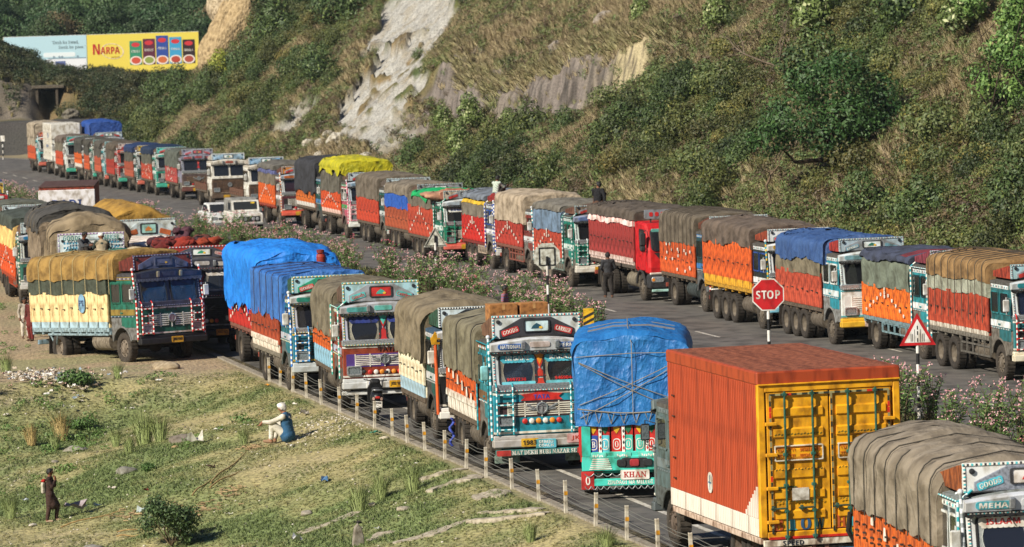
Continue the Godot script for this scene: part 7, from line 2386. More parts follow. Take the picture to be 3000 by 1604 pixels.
# white chromed lorry in the lower right corner
func build_corner_truck() -> void:
	var S := {"at": tp(-20.9, 1.52), "yaw": .155, "L": 8.0, "near": 2, "wall": "d2661e", "wt": 2.25, "floor": 1.05, "tt": 3.45, "npan": 10, "axles": [-6.0], "seed": 62, "deco": "cones", "wbh": .0, "c1": "dfe3e4", "c2": "d8dcde", "cs": "3a4444", "low": "5a5c5c", "k": .96, "cowl": "c4c8cc", "visor": "c9ced6", "vp": "4fb8cc", "vp2": "d8dce0", "vtext": ["MEHA", ""], "crc": "e6e8e8", "crf": "c2c8d4", "crk": "chrome", "crp": "ece8e4", "art": "c83a34", "plq": "4fc0d4", "ctext": ["GOODS", "CARRIER"], "ch": .5, "boxc": "9a5426", "cw": 2.3, "tint": "141a30", "top": "ece8e0", "toptext": ["ISLAAM", "ISLAAM"], "toptc": "c8322c", "curt": "dfe4e0", "tri": "d02a24", "tri2": "d02a24", "rail": ["2aa3ae", "dff0f0"], "pole": ["dfe3e4", "8a9094"], "pal": ["4fc0c8", "f2efe6", "3a3a3e", "f2efe6"], "bump": "d8dad8", "roofc": "8a9498", "scal": "26262a", "ladder": ["dfe6e8", "9aa4a8"],
		"tarps": [{"c": "766d60", "y0": 2.0, "y1": 3.38, "w": .14, "wr": .07, "bow": .8, "sag": .035, "lump": .12, "rad": .45, "crown": .14, "hem": .08, "z0": -1.7, "nose": .05, "ropes": .8, "ry": 1.95, "rc": "3a362f"}]}
	var o := truck("chrome and white lorry with grey canvas in the lower right corner", S)
	hooks(o, -1.3, -2.2, -7.9, [2.0, 1.75, 1.5], "2a2420")
	var mb := MB.new()
	for k in 2: mb.tube([Vector3(-1.18, 2.2, -.7 - k * .5), Vector3(-1.2, 2.75, -.7 - k * .5), Vector3(-1.0, 3.02, -.7 - k * .5), Vector3(-.6, 3.14, -.7 - k * .5)], .03, 6)
	part("roof_hoops", mb, M("d8e4e6", "chrome"), o)
	var r := MB.new()
	r.tube([Vector3(-1.28, 1.85, -8.2), Vector3(-1.3, 1.5, -8.3), Vector3(-1.2, 1.25, -8.25), Vector3(-1.1, 1.5, -8.2), Vector3(-1.15, 1.8, -8.15)], .05, 7)
	part("hanging_hose", r, M("26221f", "rubber"), o)

# ---------------------------------------------------------------- roadside things
func seg(o: Node3D, a: Vector3, b: Vector3, r: float, n: int, ca: String, cb: String) -> void:
	for i in n:
		var mb := MB.new()
		mb.tube([a.lerp(b, float(i) / n), a.lerp(b, float(i + 1) / n)], r, 10)
		part("post_band", mb, M(ca if i % 2 == 0 else cb), o)

func ngon(n: int, r: float, a0: float) -> PackedVector2Array:
	var p := PackedVector2Array()
	for i in n: p.append(Vector2(cos(a0 + TAU * i / n), sin(a0 + TAU * i / n)) * r)
	return p

func build_signs() -> void:
	var bk := M("1a1a1c", "plain")
	var wh := M("e6e4de")
	var gal := M("d4d8d0", "dust")
	# stop sign
	var o := thing("stop_sign", "red octagonal stop sign on a black and white post", "road sign", tp(26, 10.66, .1), .04)
	seg(o, Vector3(0, 0, 0), Vector3(0, 2.75, 0), .045, 9, "e6e4de", "1a1a1c")
	var F := Transform3D(Basis(), Vector3(0, 3.12, .05))
	var mb := MB.new()
	mb.prism(ngon(8, .475, PI / 8), -.012, .0, F)
	var pl := part("sign_plate", mb, wh, o)
	mb = MB.new()
	mb.prism(ngon(8, .44, PI / 8), .0, .006, F)
	part("red_face", mb, M("c4161c"), pl)
	words("STOP", .66, .23, F * Transform3D(Basis(), Vector3(0, 0, .008)), wh, pl)
	# warning triangle
	o = thing("warning_sign", "red bordered triangular warning sign with a narrowing road mark", "road sign", tp(18, 12.3, .1), .02)
	seg(o, Vector3(0, 0, 0), Vector3(0, 2.28, 0), .045, 8, "1a1a1c", "e6e4de")
	F = Transform3D(Basis(), Vector3(0, 2.2, .05))
	mb = MB.new()
	mb.prism(PackedVector2Array([Vector2(-.47, 0), Vector2(.47, 0), Vector2(.0, .84)]), -.012, .0, F)
	pl = part("sign_plate", mb, M("c4161c"), o)
	mb = MB.new()
	mb.prism(PackedVector2Array([Vector2(-.34, .075), Vector2(.34, .075), Vector2(.0, .68)]), .0, .005, F)
	part("white_face", mb, wh, pl)
	mb = MB.new()
	for x in [-.17, -.13, .13, .17]: mb.box(F * Vector3(x, .2, .007), Vector3(.014, .2, .004))
	for y in [.14, .32, .46]: mb.box(F * Vector3(0, y, .007), Vector3(.028, .1, .004))
	for x in [-.075, .075]: mb.box(F * Vector3(x, .25, .007), Vector3(.012, .33, .004))
	part("road_mark", mb, bk, pl)
	# the same kinds seen from behind
	o = thing("stop_sign", "grey back of an octagonal sign on a black and white post in the oleanders", "road sign", tp(52.5, 10.8, .1), PI + .05)
	seg(o, Vector3(0, 0, 0), Vector3(0, 2.85, 0), .045, 9, "1a1a1c", "e6e4de")
	F = Transform3D(Basis(), Vector3(0, 2.85, .05))
	mb = MB.new()
	mb.prism(ngon(8, .475, PI / 8), .0, .014, F)
	pl = part("sign_plate", mb, gal, o)
	mb = MB.new()
	mb.ring(rr(.54, .6, .02, 2), rr(.49, .55, .02, 2), -.03, .0, F)
	part("bracket", mb, M("3a3c3a", "plain"), pl)
	o = thing("warning_sign", "grey back of a triangular sign on a black and white post", "road sign", tp(78.7, 12.6, .1), PI - .05)
	seg(o, Vector3(0, 0, 0), Vector3(0, 2.3, 0), .045, 8, "e6e4de", "1a1a1c")
	F = Transform3D(Basis(), Vector3(0, 1.85, .05))
	mb = MB.new()
	mb.prism(PackedVector2Array([Vector2(-.46, 0), Vector2(.46, 0), Vector2(.0, .8)]), .0, .014, F)
	pl = part("sign_plate", mb, gal, o)
	mb = MB.new()
	mb.ring(PackedVector2Array([Vector2(-.42, .03), Vector2(.42, .03), Vector2(.0, .74)]), PackedVector2Array([Vector2(-.36, .065), Vector2(.36, .065), Vector2(.0, .66)]), -.02, .0, F)
	part("bracket", mb, M("4a4c4a", "plain"), pl)
	# hazard board on the nose of the median
	o = thing("hazard_marker", "yellow and black diagonally striped marker board by the oleanders", "road marker", tp(46.2, 10.6, .1), .0)
	mb = MB.new()
	mb.prism(rr(.34, .72, .02, 2, 0, 1.15), -.015, .0)
	pl = part("board", mb, M("e2b41a"), o)
	for i in 4:
		mb = MB.new()
		var y := .84 + i * .19
		var q := PackedVector2Array([Vector2(-.165, y - .06), Vector2(.165, y + .1), Vector2(.165, minf(y + .19, 1.5)), Vector2(-.165, y + .03)])
		mb.prism(q, .0, .005)
		part("black_stripe", mb, bk, pl)
	mb = MB.new()
	mb.box(Vector3(0, .4, -.03), Vector3(.07, .8, .05))
	part("post", mb, gal, o)
	# chevrons at the bend
	for k in 2:
		o = thing("chevron_sign", ["yellow and black chevron board at the bend, left of the other", "yellow and black chevron board at the bend above the blue topped lorry"][k], "road sign", Vector3([-45.6, -40.2][k], -2.0, -429.5), .1)
		mb = MB.new()
		mb.box(Vector3(0, 1.5, -.05), Vector3(.08, 3.0, .06))
		part("post", mb, gal, o)
		mb = MB.new()
		mb.prism(rr(.5, .56, .02, 2, 0, 2.75), -.015, .0)
		pl = part("board", mb, M("e09a1a"), o)
		mb = MB.new()
		mb.prism(PackedVector2Array([Vector2(-.2, 3.0), Vector2(-.02, 3.0), Vector2(.2, 2.75), Vector2(-.02, 2.5), Vector2(-.2, 2.5), Vector2(.0, 2.75)]), .0, .006)
		part("arrow", mb, bk, pl)
	for k in 2:
		o = thing("delineator_post", ["black and white post with a small plate at the far left edge", "black and white post at the bend left of the last lorry"][k], "road marker", Vector3([-47.4, -43.6][k], -2.0, -416.0 - k * 4.0))
		seg(o, Vector3(0, 0, 0), Vector3(0, 1.7, 0), .06, 6, "e6e4de", "1a1a1c")
		mb = MB.new()
		mb.prism(rr(.4, .55, .03, 2, 0, 1.95), -.02, .02)
		part("plate", mb, wh, o)

func build_fence() -> void:
	var ts := [43.5, 41.6, 39.4, 37.2, 34.8, 32.0, 29.5, 27.0, 24.6, 22.6, 20.4, 18.0, 15.5, 13.3, 10.5, 7.8, 5.2, 2.5, -.2, -2.8, -5.4, -8.0, -10.6]
	var o := thing("guard_post", "galvanised post with yellow reflector band in the row along the cable fence", "fence post", tp(ts[0], -.25, -.05), .227, "posts of the cable fence")
	var mb := MB.new()
	mb.box(Vector3(0, .36, 0), Vector3(.074, .86, .012), .003)
	for x in [-.034, .034]: mb.box(Vector3(x, .36, -.032), Vector3(.012, .86, .055), .003)
	part("channel", mb, M("d2cec2", "dust"), o)
	mb = MB.new()
	mb.box(Vector3(0, .5, .008), Vector3(.078, .085, .008))
	part("reflector", mb, M("e0a01c"), o)
	for i in range(1, ts.size()):
		var d := dup(o, tp(ts[i], -.25, -.05), .227 + sin(i * 3.7) * .1)
		d.rotation.z = sin(i * 5.1) * .035
		d.rotation.x = sin(i * 2.3) * .03
	for k in 4:
		var h: float = [.70, .62, .44, .34][k]
		mb = MB.new()
		var pts := []
		for i in ts.size():
			if i > 0: pts.append(tp((ts[i] + ts[i - 1]) / 2, -.21, h - .05 - .035 - .01 * sin(i * 2.0 + k)))
			pts.append(tp(ts[i], -.21, h - .05 + .008 * sin(i * 3.0 + k)))
		mb.tube(pts, .0065, 5)
		tag(part("wire_rope", mb, M("6f6f6a", "plain"), self), ["topmost steel rope of the cable fence", "second steel rope from the top of the cable fence", "third steel rope from the top of the cable fence", "lowest steel rope of the cable fence"][k], "cable")

func build_billboard() -> void:
	var o := thing("billboard", "long roadside billboard with pale blue and yellow advertisements for spices", "billboard", Vector3(-44.2, 0, -486.0), .03)
	var F := Transform3D(Basis(), Vector3(0, 4.7, 0))
	var mb := MB.new()
	mb.box(F * Vector3(0, 2.2, -.2), Vector3(21.4, 4.4, .3), .02)
	part("panel_frame", mb, M("c8c8c4"), o)
	mb = MB.new()
	mb.prism(rr(9.0, 4.3, .02, 1, -6.1, 2.2), -.05, .0, F)
	var pb := part("blue_panel", mb, M("b4d6e2", "print"), o)
	mb = MB.new()
	mb.prism(rr(12.2, 4.3, .02, 1, 4.55, 2.2), -.05, .0, F)
	var py := part("yellow_panel", mb, M("e2cf55", "print"), o)
	mb = MB.new()
	mb.paint(lin("e4e8ee")); mb.prism(rr(4.4, 1.75, .02, 1, -3.85, .95), .0, .02, F)
	mb.paint(lin("5a6a9a")); mb.prism(rr(1.1, 1.5, .02, 1, -4.5, .85), .02, .03, F)
	mb.paint(lin("3a3a6a")); mb.prism(rr(.8, 1.0, .02, 1, -4.5, .85), .03, .04, F)
	mb.paint(lin("7f98a8")); mb.prism(rr(4.2, .1, .02, 1, -3.8, 1.9), .02, .03, F)
	for x in [-5.2, -4.6, -4.3, -2.6]:
		mb.prism(rr(.25, .25, .1, 2, x, 2.05), .0, .02, F)
	mb.paint(lin("dfeaee")); mb.prism(rr(3.5, .5, .2, 3, -4.6, 2.3), .0, .015, F)
	part("printed_scene", mb, M("ffffff", "vc"), pb)
	words("'Desh ka Swad,", 2.9, .42, F * Transform3D(Basis(), Vector3(-3.9, 3.6, .01)), M("3a4a54"), pb, "lettering", true, false)
	words("Desh ke pass.'", 2.9, .42, F * Transform3D(Basis(), Vector3(-3.2, 3.05, .01)), M("3a4a54"), pb, "lettering", true, false)
	mb = MB.new()
	mb.ring(ngon(20, 1.0, 0), ngon(20, .93, 0), .0, .02, F * Transform3D(Basis(Vector3.BACK, -.15) * Basis.from_scale(Vector3(1.25, .85, 1)), Vector3(1.2, 2.5, 0)))
	part("logo_ring", mb, M("e8d8d8"), py)
	words("N", .75, 1.15, F * Transform3D(Basis(), Vector3(-.55, 2.75, .02)), M("c4202c"), py)
	words("ARPA", 2.1, .75, F * Transform3D(Basis(), Vector3(.95, 2.6, .02)), M("c4202c"), py)
	words("spices", .9, .25, F * Transform3D(Basis(), Vector3(1.5, 1.85, .02)), M("c8a82a"), py)
	var cols := ["2f8a6a", "5a2038", "2a4a9a", "3a9ac8", "2a1a20"]
	var names := ["CHAT", "KITCHEN KING", "CHANA", "Garam", "MASALA"]
	for i in 5:
		var x := 3.75 + i * 1.45
		var h: float = [2.6, 2.8, 3.1, 2.9, 2.6][i]
		mb = MB.new()
		mb.prism(rr(1.32, h, .03, 1, x, .95 + h / 2), .0, .03, F)
		var pk := part("printed_packet", mb, M(cols[i], "print"), py)
		mb = MB.new()
		mb.paint(lin("c8303a")); mb.prism(ngon(14, .42, 0), .03, .04, F * Transform3D(Basis.from_scale(Vector3(1.1, .6, 1)), Vector3(x, .95 + h * .84, 0)))
		part("printed_logo", mb, M("ffffff", "vc"), pk)
		mb = MB.new()
		mb.paint(lin("e6dcd4")); mb.prism(ngon(16, .66, 0), .03, .045, F * Transform3D(Basis.from_scale(Vector3(1.0, .75, 1)), Vector3(x, 1.4, 0)))
		mb.paint(lin(["c8503a", "8a9a4a", "c86a3a", "b04030", "a84a3a"][i])); mb.prism(ngon(14, .5, 0), .045, .055, F * Transform3D(Basis.from_scale(Vector3(1.0, .72, 1)), Vector3(x, 1.42, 0)))
		part("printed_dish", mb, M("ffffff", "vc"), pk)
		words(names[i], .95, .26, F * Transform3D(Basis(), Vector3(x, .95 + h * .56, .04)), M("eceae4"), pk, "lettering", true)
	for k in 8:
		mb = MB.new()
		mb.box(Vector3(-9.5 + k * 2.7, 3.6, -.4), Vector3(.22, 7.0, .22))
		part("support_post", mb, M("c08a2a" if k % 2 == 1 else "4a4a48", "rust"), o)

func car_body(o: Node3D, prof: PackedVector2Array, w: float, col: String) -> void:
	var px := Transform3D(Basis(Vector3(0, 0, 1), Vector3(0, 1, 0), Vector3(-1, 0, 0)), Vector3.ZERO)
	var mb := MB.new()
	mb.prism(prof, -w / 2, w / 2, px, .06)
	part("body", mb, M(col), o)

func build_cars() -> void:
	# white saloon
	var o := thing("parked_car", "white saloon car beside the grey roofed jeep behind the oleanders", "car", tp(156, 17.0, road_y(156)), .24)
	car_body(o, PackedVector2Array([Vector2(0, .3), Vector2(0, .62), Vector2(-.1, .78), Vector2(-1.05, .92), Vector2(-3.3, .98), Vector2(-3.95, .95), Vector2(-4.0, .35)]), 1.68, "d9dcdc")
	var px := Transform3D(Basis(Vector3(0, 0, 1), Vector3(0, 1, 0), Vector3(-1, 0, 0)), Vector3.ZERO)
	var mb := MB.new()
	mb.prism(PackedVector2Array([Vector2(-.95, .9), Vector2(-1.75, 1.4), Vector2(-2.9, 1.44), Vector2(-3.7, .96)]), -.7, .7, px, .08)
	part("roof", mb, M("d9dcdc"), o)
	mb = MB.new()
	var WX := Transform3D(Basis(Vector3.RIGHT, -1.02), Vector3(0, .95, -.99))
	mb.prism(PackedVector2Array([Vector2(-.66, .0), Vector2(.66, .0), Vector2(.56, .78), Vector2(-.56, .78)]), .0, .02, WX)
	part("windscreen", mb, M("10161c", "plain"), o)
	for sx in [-1.0, 1.0]:
		mb = MB.new()
		mb.prism(PackedVector2Array([Vector2(-1.25, .98), Vector2(-1.8, 1.34), Vector2(-2.85, 1.36), Vector2(-3.3, 1.0)]), sx * .69, sx * .708, px)
		part("side_window", mb, M("10161c", "plain"), o)
		mb = MB.new()
		mb.prism(rr(.34, .16, .05, 3, sx * .6, .66), -.03, .02)
		part("headlight", mb, M("c8ccce", "chrome"), o)
		for z in [-.75, -3.2]:
			var k := hold("wheel", o)
			k.position = Vector3(sx * .72, .3, z)
			if sx < 0: k.rotation.y = PI
			var m := wheel_meshes(.3, .19, true)
			part("tyre", m[0], M("2e2b28", "rubber"), k)
			part("rim", m[1], M("9a9a98", "dust"), k)
	mb = MB.new()
	mb.box(Vector3(0, .42, .0), Vector3(1.64, .16, .1), .04)
	part("bumper", mb, M("c4c8c8"), o)
	mb = MB.new()
	mb.prism(rr(.7, .12, .03, 2, 0, .62), -.02, .015)
	part("grille", mb, M("26282a", "plain"), o)
	# jeep
	o = thing("jeep", "white jeep with a grey canvas top peeping over the oleanders", "jeep", tp(149.5, 17.3, road_y(150)), .24)
	car_body(o, PackedVector2Array([Vector2(0, .45), Vector2(0, .98), Vector2(-.1, 1.06), Vector2(-1.15, 1.12), Vector2(-3.7, 1.12), Vector2(-3.7, .45)]), 1.6, "dcdcd6")
	mb = MB.new()
	mb.prism(PackedVector2Array([Vector2(-1.12, 1.1), Vector2(-1.35, 1.72), Vector2(-1.55, 1.86), Vector2(-3.6, 1.84), Vector2(-3.7, 1.1)]), -.76, .76, px, .08)
	part("canvas_top", mb, M("8f8f8c", "cloth"), o)
	WX = Transform3D(Basis(Vector3.RIGHT, -.36), Vector3(0, 1.12, -1.1))
	mb = MB.new()
	mb.prism(rr(1.52, .66, .04, 2, 0, .33), .0, .035, WX)
	var wf := part("windscreen_frame", mb, M("dcdcd6"), o)
	mb = MB.new()
	mb.prism(rr(1.3, .46, .04, 2, 0, .34), .035, .045, WX)
	part("windscreen", mb, M("141a1e", "plain"), wf)
	mb = MB.new()
	mb.prism(rr(.22, .1, .04, 2, .42, .5), .045, .05, WX)
	part("sticker", mb, M("d8b82a"), wf)
	mb = MB.new()
	mb.prism(rr(1.2, .3, .03, 2, 0, .76), -.02, .015)
	var gr := part("grille", mb, M("1e2022", "plain"), o)
	for x in [-.45, -.22, .22, .45]:
		mb = MB.new()
		mb.lathe([Vector2(.1, 0), Vector2(.08, .03), Vector2(0, .04)], 12, Transform3D(Basis(Vector3.UP, -PI / 2), Vector3(x, .76, .015)))
		part("headlight", mb, M("c8ccce", "chrome"), gr)
	mb = MB.new()
	mb.box(Vector3(0, .5, .06), Vector3(1.6, .12, .1), .03)
	part("bumper", mb, M("8a8c8c"), o)
	for sx in [-1.0, 1.0]:
		mb = MB.new()
		mb.box(Vector3(sx * .77, 1.42, -1.9), Vector3(.02, .4, .7), .005)
		part("side_window", mb, M("14181c", "plain"), o)
		for z in [-.7, -2.9]:
			var k := hold("wheel", o)
			k.position = Vector3(sx * .72, .36, z)
			if sx < 0: k.rotation.y = PI
			var m := wheel_meshes(.36, .2, true)
			part("tyre", m[0], M("2e2b28", "rubber"), k)
			part("rim", m[1], M("8a8a88", "dust"), k)

func build_scooter() -> void:   # seen from behind
	var o := thing("scooter", "black motor scooter parked by the fence before the brown fronted lorry", "scooter", tp(29.7, .3), PI + .1)
	o.rotation.z = .06
	var bk := M("16171a")
	bk.roughness = .6
	for z in [.62, -.52]:
		var k := hold("wheel", o)
		k.position = Vector3(0, .25, z)
		var m := wheel_meshes(.25, .11, true)
		part("tyre", m[0], M("2a2725", "rubber"), k)
		part("rim", m[1], M("6a6a6a", "dust"), k)
	var mb := MB.new()
	net([[Vector3(0, .62, -.3), Vector3(0, .66, -.62), .16, .12, Vector3(.85, 1, 1)], [Vector3(0, .5, -.35), Vector3(0, .52, -.6), .14, .11], [Vector3(0, .72, .0), Vector3(0, .74, -.45), .1, .1, Vector3(.7, 1, 1)]], .02, .05, mb)
	part("rear_body", mb, bk, o)
	mb = MB.new()
	net([[Vector3(0, .82, .08), Vector3(0, .84, -.5), .075, .085, Vector3(.55, 1.2, 1)]], .02, .03, mb)
	part("saddle", mb, M("1c1b1b", "plain"), o)
	mb = MB.new()
	mb.prism(PackedVector2Array([Vector2(-.19, .3), Vector2(.19, .3), Vector2(.22, .75), Vector2(.1, 1.0), Vector2(-.1, 1.0), Vector2(-.22, .75)]), .4, .46, Transform3D(Basis(Vector3.RIGHT, -.12), Vector3(0, .02, .1)), .02)
	part("leg_shield", mb, bk, o)
	mb = MB.new()
	mb.box(Vector3(0, .27, .12), Vector3(.3, .06, .55), .02)
	part("footboard", mb, M("232325", "plain"), o)
	mb = MB.new()
	mb.tube([Vector3(-.32, 1.06, .36), Vector3(-.1, 1.02, .46), Vector3(.1, 1.02, .46), Vector3(.32, 1.06, .36)], .018, 6)
	net([[Vector3(-.06, 1.0, .46), Vector3(.06, 1.0, .46), .09, .09]], .02, .02, mb)
	part("handlebar", mb, M("1a1a1c", "plain"), o)
	for sx in [-1.0, 1.0]:
		mb = MB.new()
		mb.tube([Vector3(sx * .22, 1.05, .42), Vector3(sx * .3, 1.24, .42)], .008, 4)
		mb.ell(Vector3(sx * .31, 1.28, .42), Vector3(.06, .05, .02), 10, 6)
		part("mirror", mb, M("26272a", "plain"), o)
		mb = MB.new()
		mb.prism(rr(.07, .09, .03, 2, sx * .11, .62), .0, .03, Transform3D(Basis(Vector3.UP, PI), Vector3(0, 0, -.72)), .01)
		part("indicator", mb, M("b89a90"), o)
	mb = MB.new()
	mb.tube([Vector3(-.14, .8, -.45), Vector3(-.13, .86, -.66), Vector3(.13, .86, -.66), Vector3(.14, .8, -.45)], .015, 6)
	part("grab_rail", mb, M("b8bcc0", "chrome"), o)
	mb = MB.new()
	mb.box(Vector3(0, .66, -.74), Vector3(.13, .06, .03), .01)
	part("tail_lamp", mb, M("c0241c"), o)
	mb = MB.new()
	mb.box(Vector3(0, .47, -.76), Vector3(.26, .17, .01), .003, Basis(Vector3.RIGHT, .2))
	var np := part("number_plate", mb, M("e8e8e4"), o)
	words("JK02", .18, .05, Transform3D(Basis(Vector3.UP, PI) * Basis(Vector3.RIGHT, -.2), Vector3(0, .51, -.768)), M("1a1a1a", "plain"), np)
	words("2512", .18, .05, Transform3D(Basis(Vector3.UP, PI) * Basis(Vector3.RIGHT, -.2), Vector3(0, .44, -.755)), M("1a1a1a", "plain"), np)
	mb = MB.new()
	mb.tube([Vector3(.14, .3, -.1), Vector3(.15, .28, -.4), Vector3(.15, .34, -.66)], [.03, .045, .05], 8)
	part("silencer", mb, M("4a4a4a", "dust"), o)
	mb = MB.new()
	mb.box(Vector3(0, .34, -.68), Vector3(.2, .22, .02), .005, Basis(Vector3.RIGHT, .3))
	part("mudguard", mb, bk, o)

func stone(called: String, at: Vector3, s: Vector3, c: String, label: String, cat := "stone", sd := 1, yaw := 0.0, group := "") -> void:
	var mb := MB.new()
	if cat in ["rock", "boulder"]:
		var r := RandomNumberGenerator.new()
		r.seed = sd * 7 + 3
		var g := []
		for i in 8:
			var row := []
			for j in 11:
				var la := PI * i / 7.0
				var lo := TAU * (j % 10) / 10.0
				row.append(Vector3(sin(la) * cos(lo), cos(la), sin(la) * sin(lo)) * s * (r.randf_range(.78, 1.15) if i > 0 and i < 7 and j < 10 else 1.0))
			row[10] = row[0]
			g.append(row)
		mb.grid(g, Vector3.ZERO, false)
	else: mb.ell(Vector3.ZERO, s, 12, 8, Basis(), .22, sd)
	var o := part(called, mb, M(c, "rock" if cat in ["rock", "boulder"] else "dust"), self)
	o.position = at
	o.rotation.y = yaw
	tag(o, label, cat, group)

func on(t: float, p: float, dy := 0.0) -> Vector3:
	return tp(t, p, land(t, p) + dy)

func crumpled(mb: MB, at: Vector3, s: Vector3, r: RandomNumberGenerator) -> void:
	var g := []
	for i in 4:
		var row := []
		for j in 4: row.append(at + Vector3((i / 3.0 - .5) * s.x + r.randfn() * s.x * .08, absf(r.randfn()) * s.y * .6 + s.y * .3, (j / 3.0 - .5) * s.z + r.randfn() * s.z * .08).rotated(Vector3.UP, s.x * 40.0))
		g.append(row)
	mb.grid(g, at - Vector3(0, 2, 0), false)

func build_clutter() -> void:
	var r := RandomNumberGenerator.new()
	r.seed = 31
	# stones
	var st := [[38.9, -6.9, .30, "pale grey slab like stone by the tall grass tufts at the left"], [31.2, -6.5, .30, "smooth grey boulder below the big grass tuft"], [19.0, -9.1, .2, "grey stone cut off by the bottom of the picture"], [24.8, -9.9, .09, "small white stone behind the walking boy"], [36.7, -7.8, .1, "flat grey stone in the turf above the boy"], [11.9, -2.6, .15, "pointed pale stone near the lower slabs"], [17.1, -4.0, .16, "flat pale stone in the lower field"], [33.2, -4.8, .09, "tan rounded stone below the grey clod"], [51.1, -2.2, .14, "round cream stone lying on the pale mound"], [50.4, -2.4, .42, "broad pale mound at the top of the bank before the dark lorry"], [24.0, -.6, .1, "cream stone at the foot of the fence"], [34.6, -4.4, .34, "rough grey clod of earth right of the big grass tuft"]]
	for i in st.size():
		var s: Array = st[i]
		stone("stone", on(s[0], s[1], .02), Vector3(s[2] * 1.3, s[2] * .5, s[2]), ["a8a69c", "989890", "9c9a94", "dcd8cc", "9a958a", "b8b0a0", "b4aea2", "b89c74", "d0c4a8", "b5a68c", "d8d0bc", "8a8278"][i], s[3], "stone", i, i * 1.3)
	# concrete drain slabs half sunk in the turf
	var sl := [[14.2, -4.8, 14.0, -3.2, .3, "pale concrete strip in the turf left of the fence, under the grass tufts"], [13.9, -1.6, 13.4, -.3, .42, "broad concrete slab that meets the fence"], [10.2, -1.3, 10.1, -.4, .55, "wide flat slab sunk in the turf beside the fence"], [7.4, -3.8, 7.3, -2.0, .24, "long thin concrete strip at the bottom of the picture"], [7.2, -2.0, 5.4, -.6, .26, "concrete strip rising to the fence near the blue tarpaulin lorry"], [7.9, -1.7, 6.2, -.5, .2, "narrow upper concrete strip near the fence"], [15.9, -1.4, 15.3, -.3, .22, "thin dusty strip by the grey fence posts"], [9.2, -4.0, 9.8, -3.3, .2, "short broken concrete piece in the lower field"]]
	for i in sl.size():
		var s: Array = sl[i]
		var g := []
		for k in 13:
			var f := k / 12.0
			var row := []
			var ax := on(lerpf(s[0], s[2], f), lerpf(s[1], s[3], f))
			var dd := (tp(s[2], s[3]) - tp(s[0], s[1])).normalized()
			var sd := Vector3(-dd.z, 0, dd.x)
			var w: float = s[4] * (1.15 + .25 * sin(f * 9.0 + i) + .16 * sin(f * 31.0 + i * 2.0)) * minf(1.0, minf(f, 1.0 - f) * 5.0 + .35) 
			var wob: Vector3 = sd * sin(f * 5.0 + i * 2.0) * .1
			row.append(ax + wob - sd * w - Vector3(0, .12, 0))
			row.append(ax + wob - sd * w * .92 + Vector3(0, .022, 0))
			row.append(ax + wob + Vector3(0, .03 + .012 * sin(f * 17.0), 0))
			row.append(ax + wob + sd * w * .92 + Vector3(0, .022, 0))
			row.append(ax + wob + sd * w - Vector3(0, .12, 0))
			g.append(row)
		var mb := MB.new()
		mb.grid(g, on(lerpf(s[0], s[2], .5), lerpf(s[1], s[3], .5), -3.0), false)
		tag(part("concrete_slab", mb, M("c4bcac", "dust"), self), s[5], "slab")
	var mb := MB.new()
	mb.prism(PackedVector2Array([Vector2(-.16, -.2), Vector2(.16, -.2), Vector2(.13, .2), Vector2(.08, .4), Vector2(0, .5), Vector2(-.08, .42), Vector2(-.12, .2)]), -.06, .06, Transform3D(), .02)
	var ms := part("marker_stone", mb, M("a09a90", "dust"), self)
	ms.position = on(8.9, -4.3)
	ms.rotation.y = .3
	tag(ms, "upright pointed kilometre stone at the bottom of the picture", "stone")
	# tall grass tufts
	var tall := [tuft(71, 300, .85, .5, .0055), tuft(72, 240, .75, .48, .0055)]
	var spots := [[40.6, -8.0, .85, "tall dry grass tuft at the far left"], [39.8, -7.4, .8, "low green grass tuft beside the tall dry ones"], [41.4, -7.0, 1.1, "tall straw coloured tuft on the left of the bank"], [38.2, -5.8, .8, "slim grass tuft left of the biggest one"], [36.5, -5.2, 1.35, "biggest green grass tuft in the middle of the bank"], [36.0, -4.8, 1.15, "grass tuft just right of the biggest one"], [34.0, -6.0, .7, "grass tuft in front of the biggest one"], [14.3, -3.2, 1.05, "tall green tuft left of two others in the lower field"], [15.1, -2.5, .85, "middle tuft of the three in the lower field"], [14.6, -1.8, .95, "right tuft of the three beside the concrete slab"], [27.1, -10.2, .8, "grass tuft cut off by the left edge behind the boy"], [47.4, -4.4, .75, "thin tuft on the bank edge under the cream lorry's tank"], [2.6, -1.7, .6, "grass tuft at the fence foot at the bottom of the picture"], [51.8, -7.4, .9, "weedy tuft left of the rubbish heap"], [30.4, -3.3, .6, "bushy tuft below the seated man"], [-1.0, -.9, .7, "green tuft by the last fence posts"], [51, -9.2, 1.0, "thick weeds at the left edge above the bank"], [46, -8.6, .9, "yellowish weeds at the left edge below the rubbish heap"]]
	for i in spots.size():
		var s: Array = spots[i]
		mb = MB.new()
		var o := part("grass_tuft", tall[i % 2], M("8c9a5c" if i not in [0, 2] else "b09a62", "leaf"), self)
		o.position = on(s[0], s[1])
		o.rotation.y = i * 1.7
		o.scale = Vector3.ONE * s[2]
		tag(o, s[3], "grass tuft")
	# dark thorny bush
	var lob := []
	for k in 14: lob.append([Vector3(r.randf_range(-.75, .75), .25 + r.randf() * .95, r.randf_range(-.5, .5)) + Vector3(.15, 0, 0), Vector3(.34, .3, .34)])
	var ends := []
	for l in lob: ends.append(l[0])
	bush_thing("thorn_bush", leaf_blob(81, 5200, lob, .045, [lin("2f4426"), lin("4f6638"), lin("65784a")], .9), limbs(82, ends, .025, .15), "dark green thorn bush at the bottom of the field", "bush", on(17.1, -7.4, -.05), 1.0)
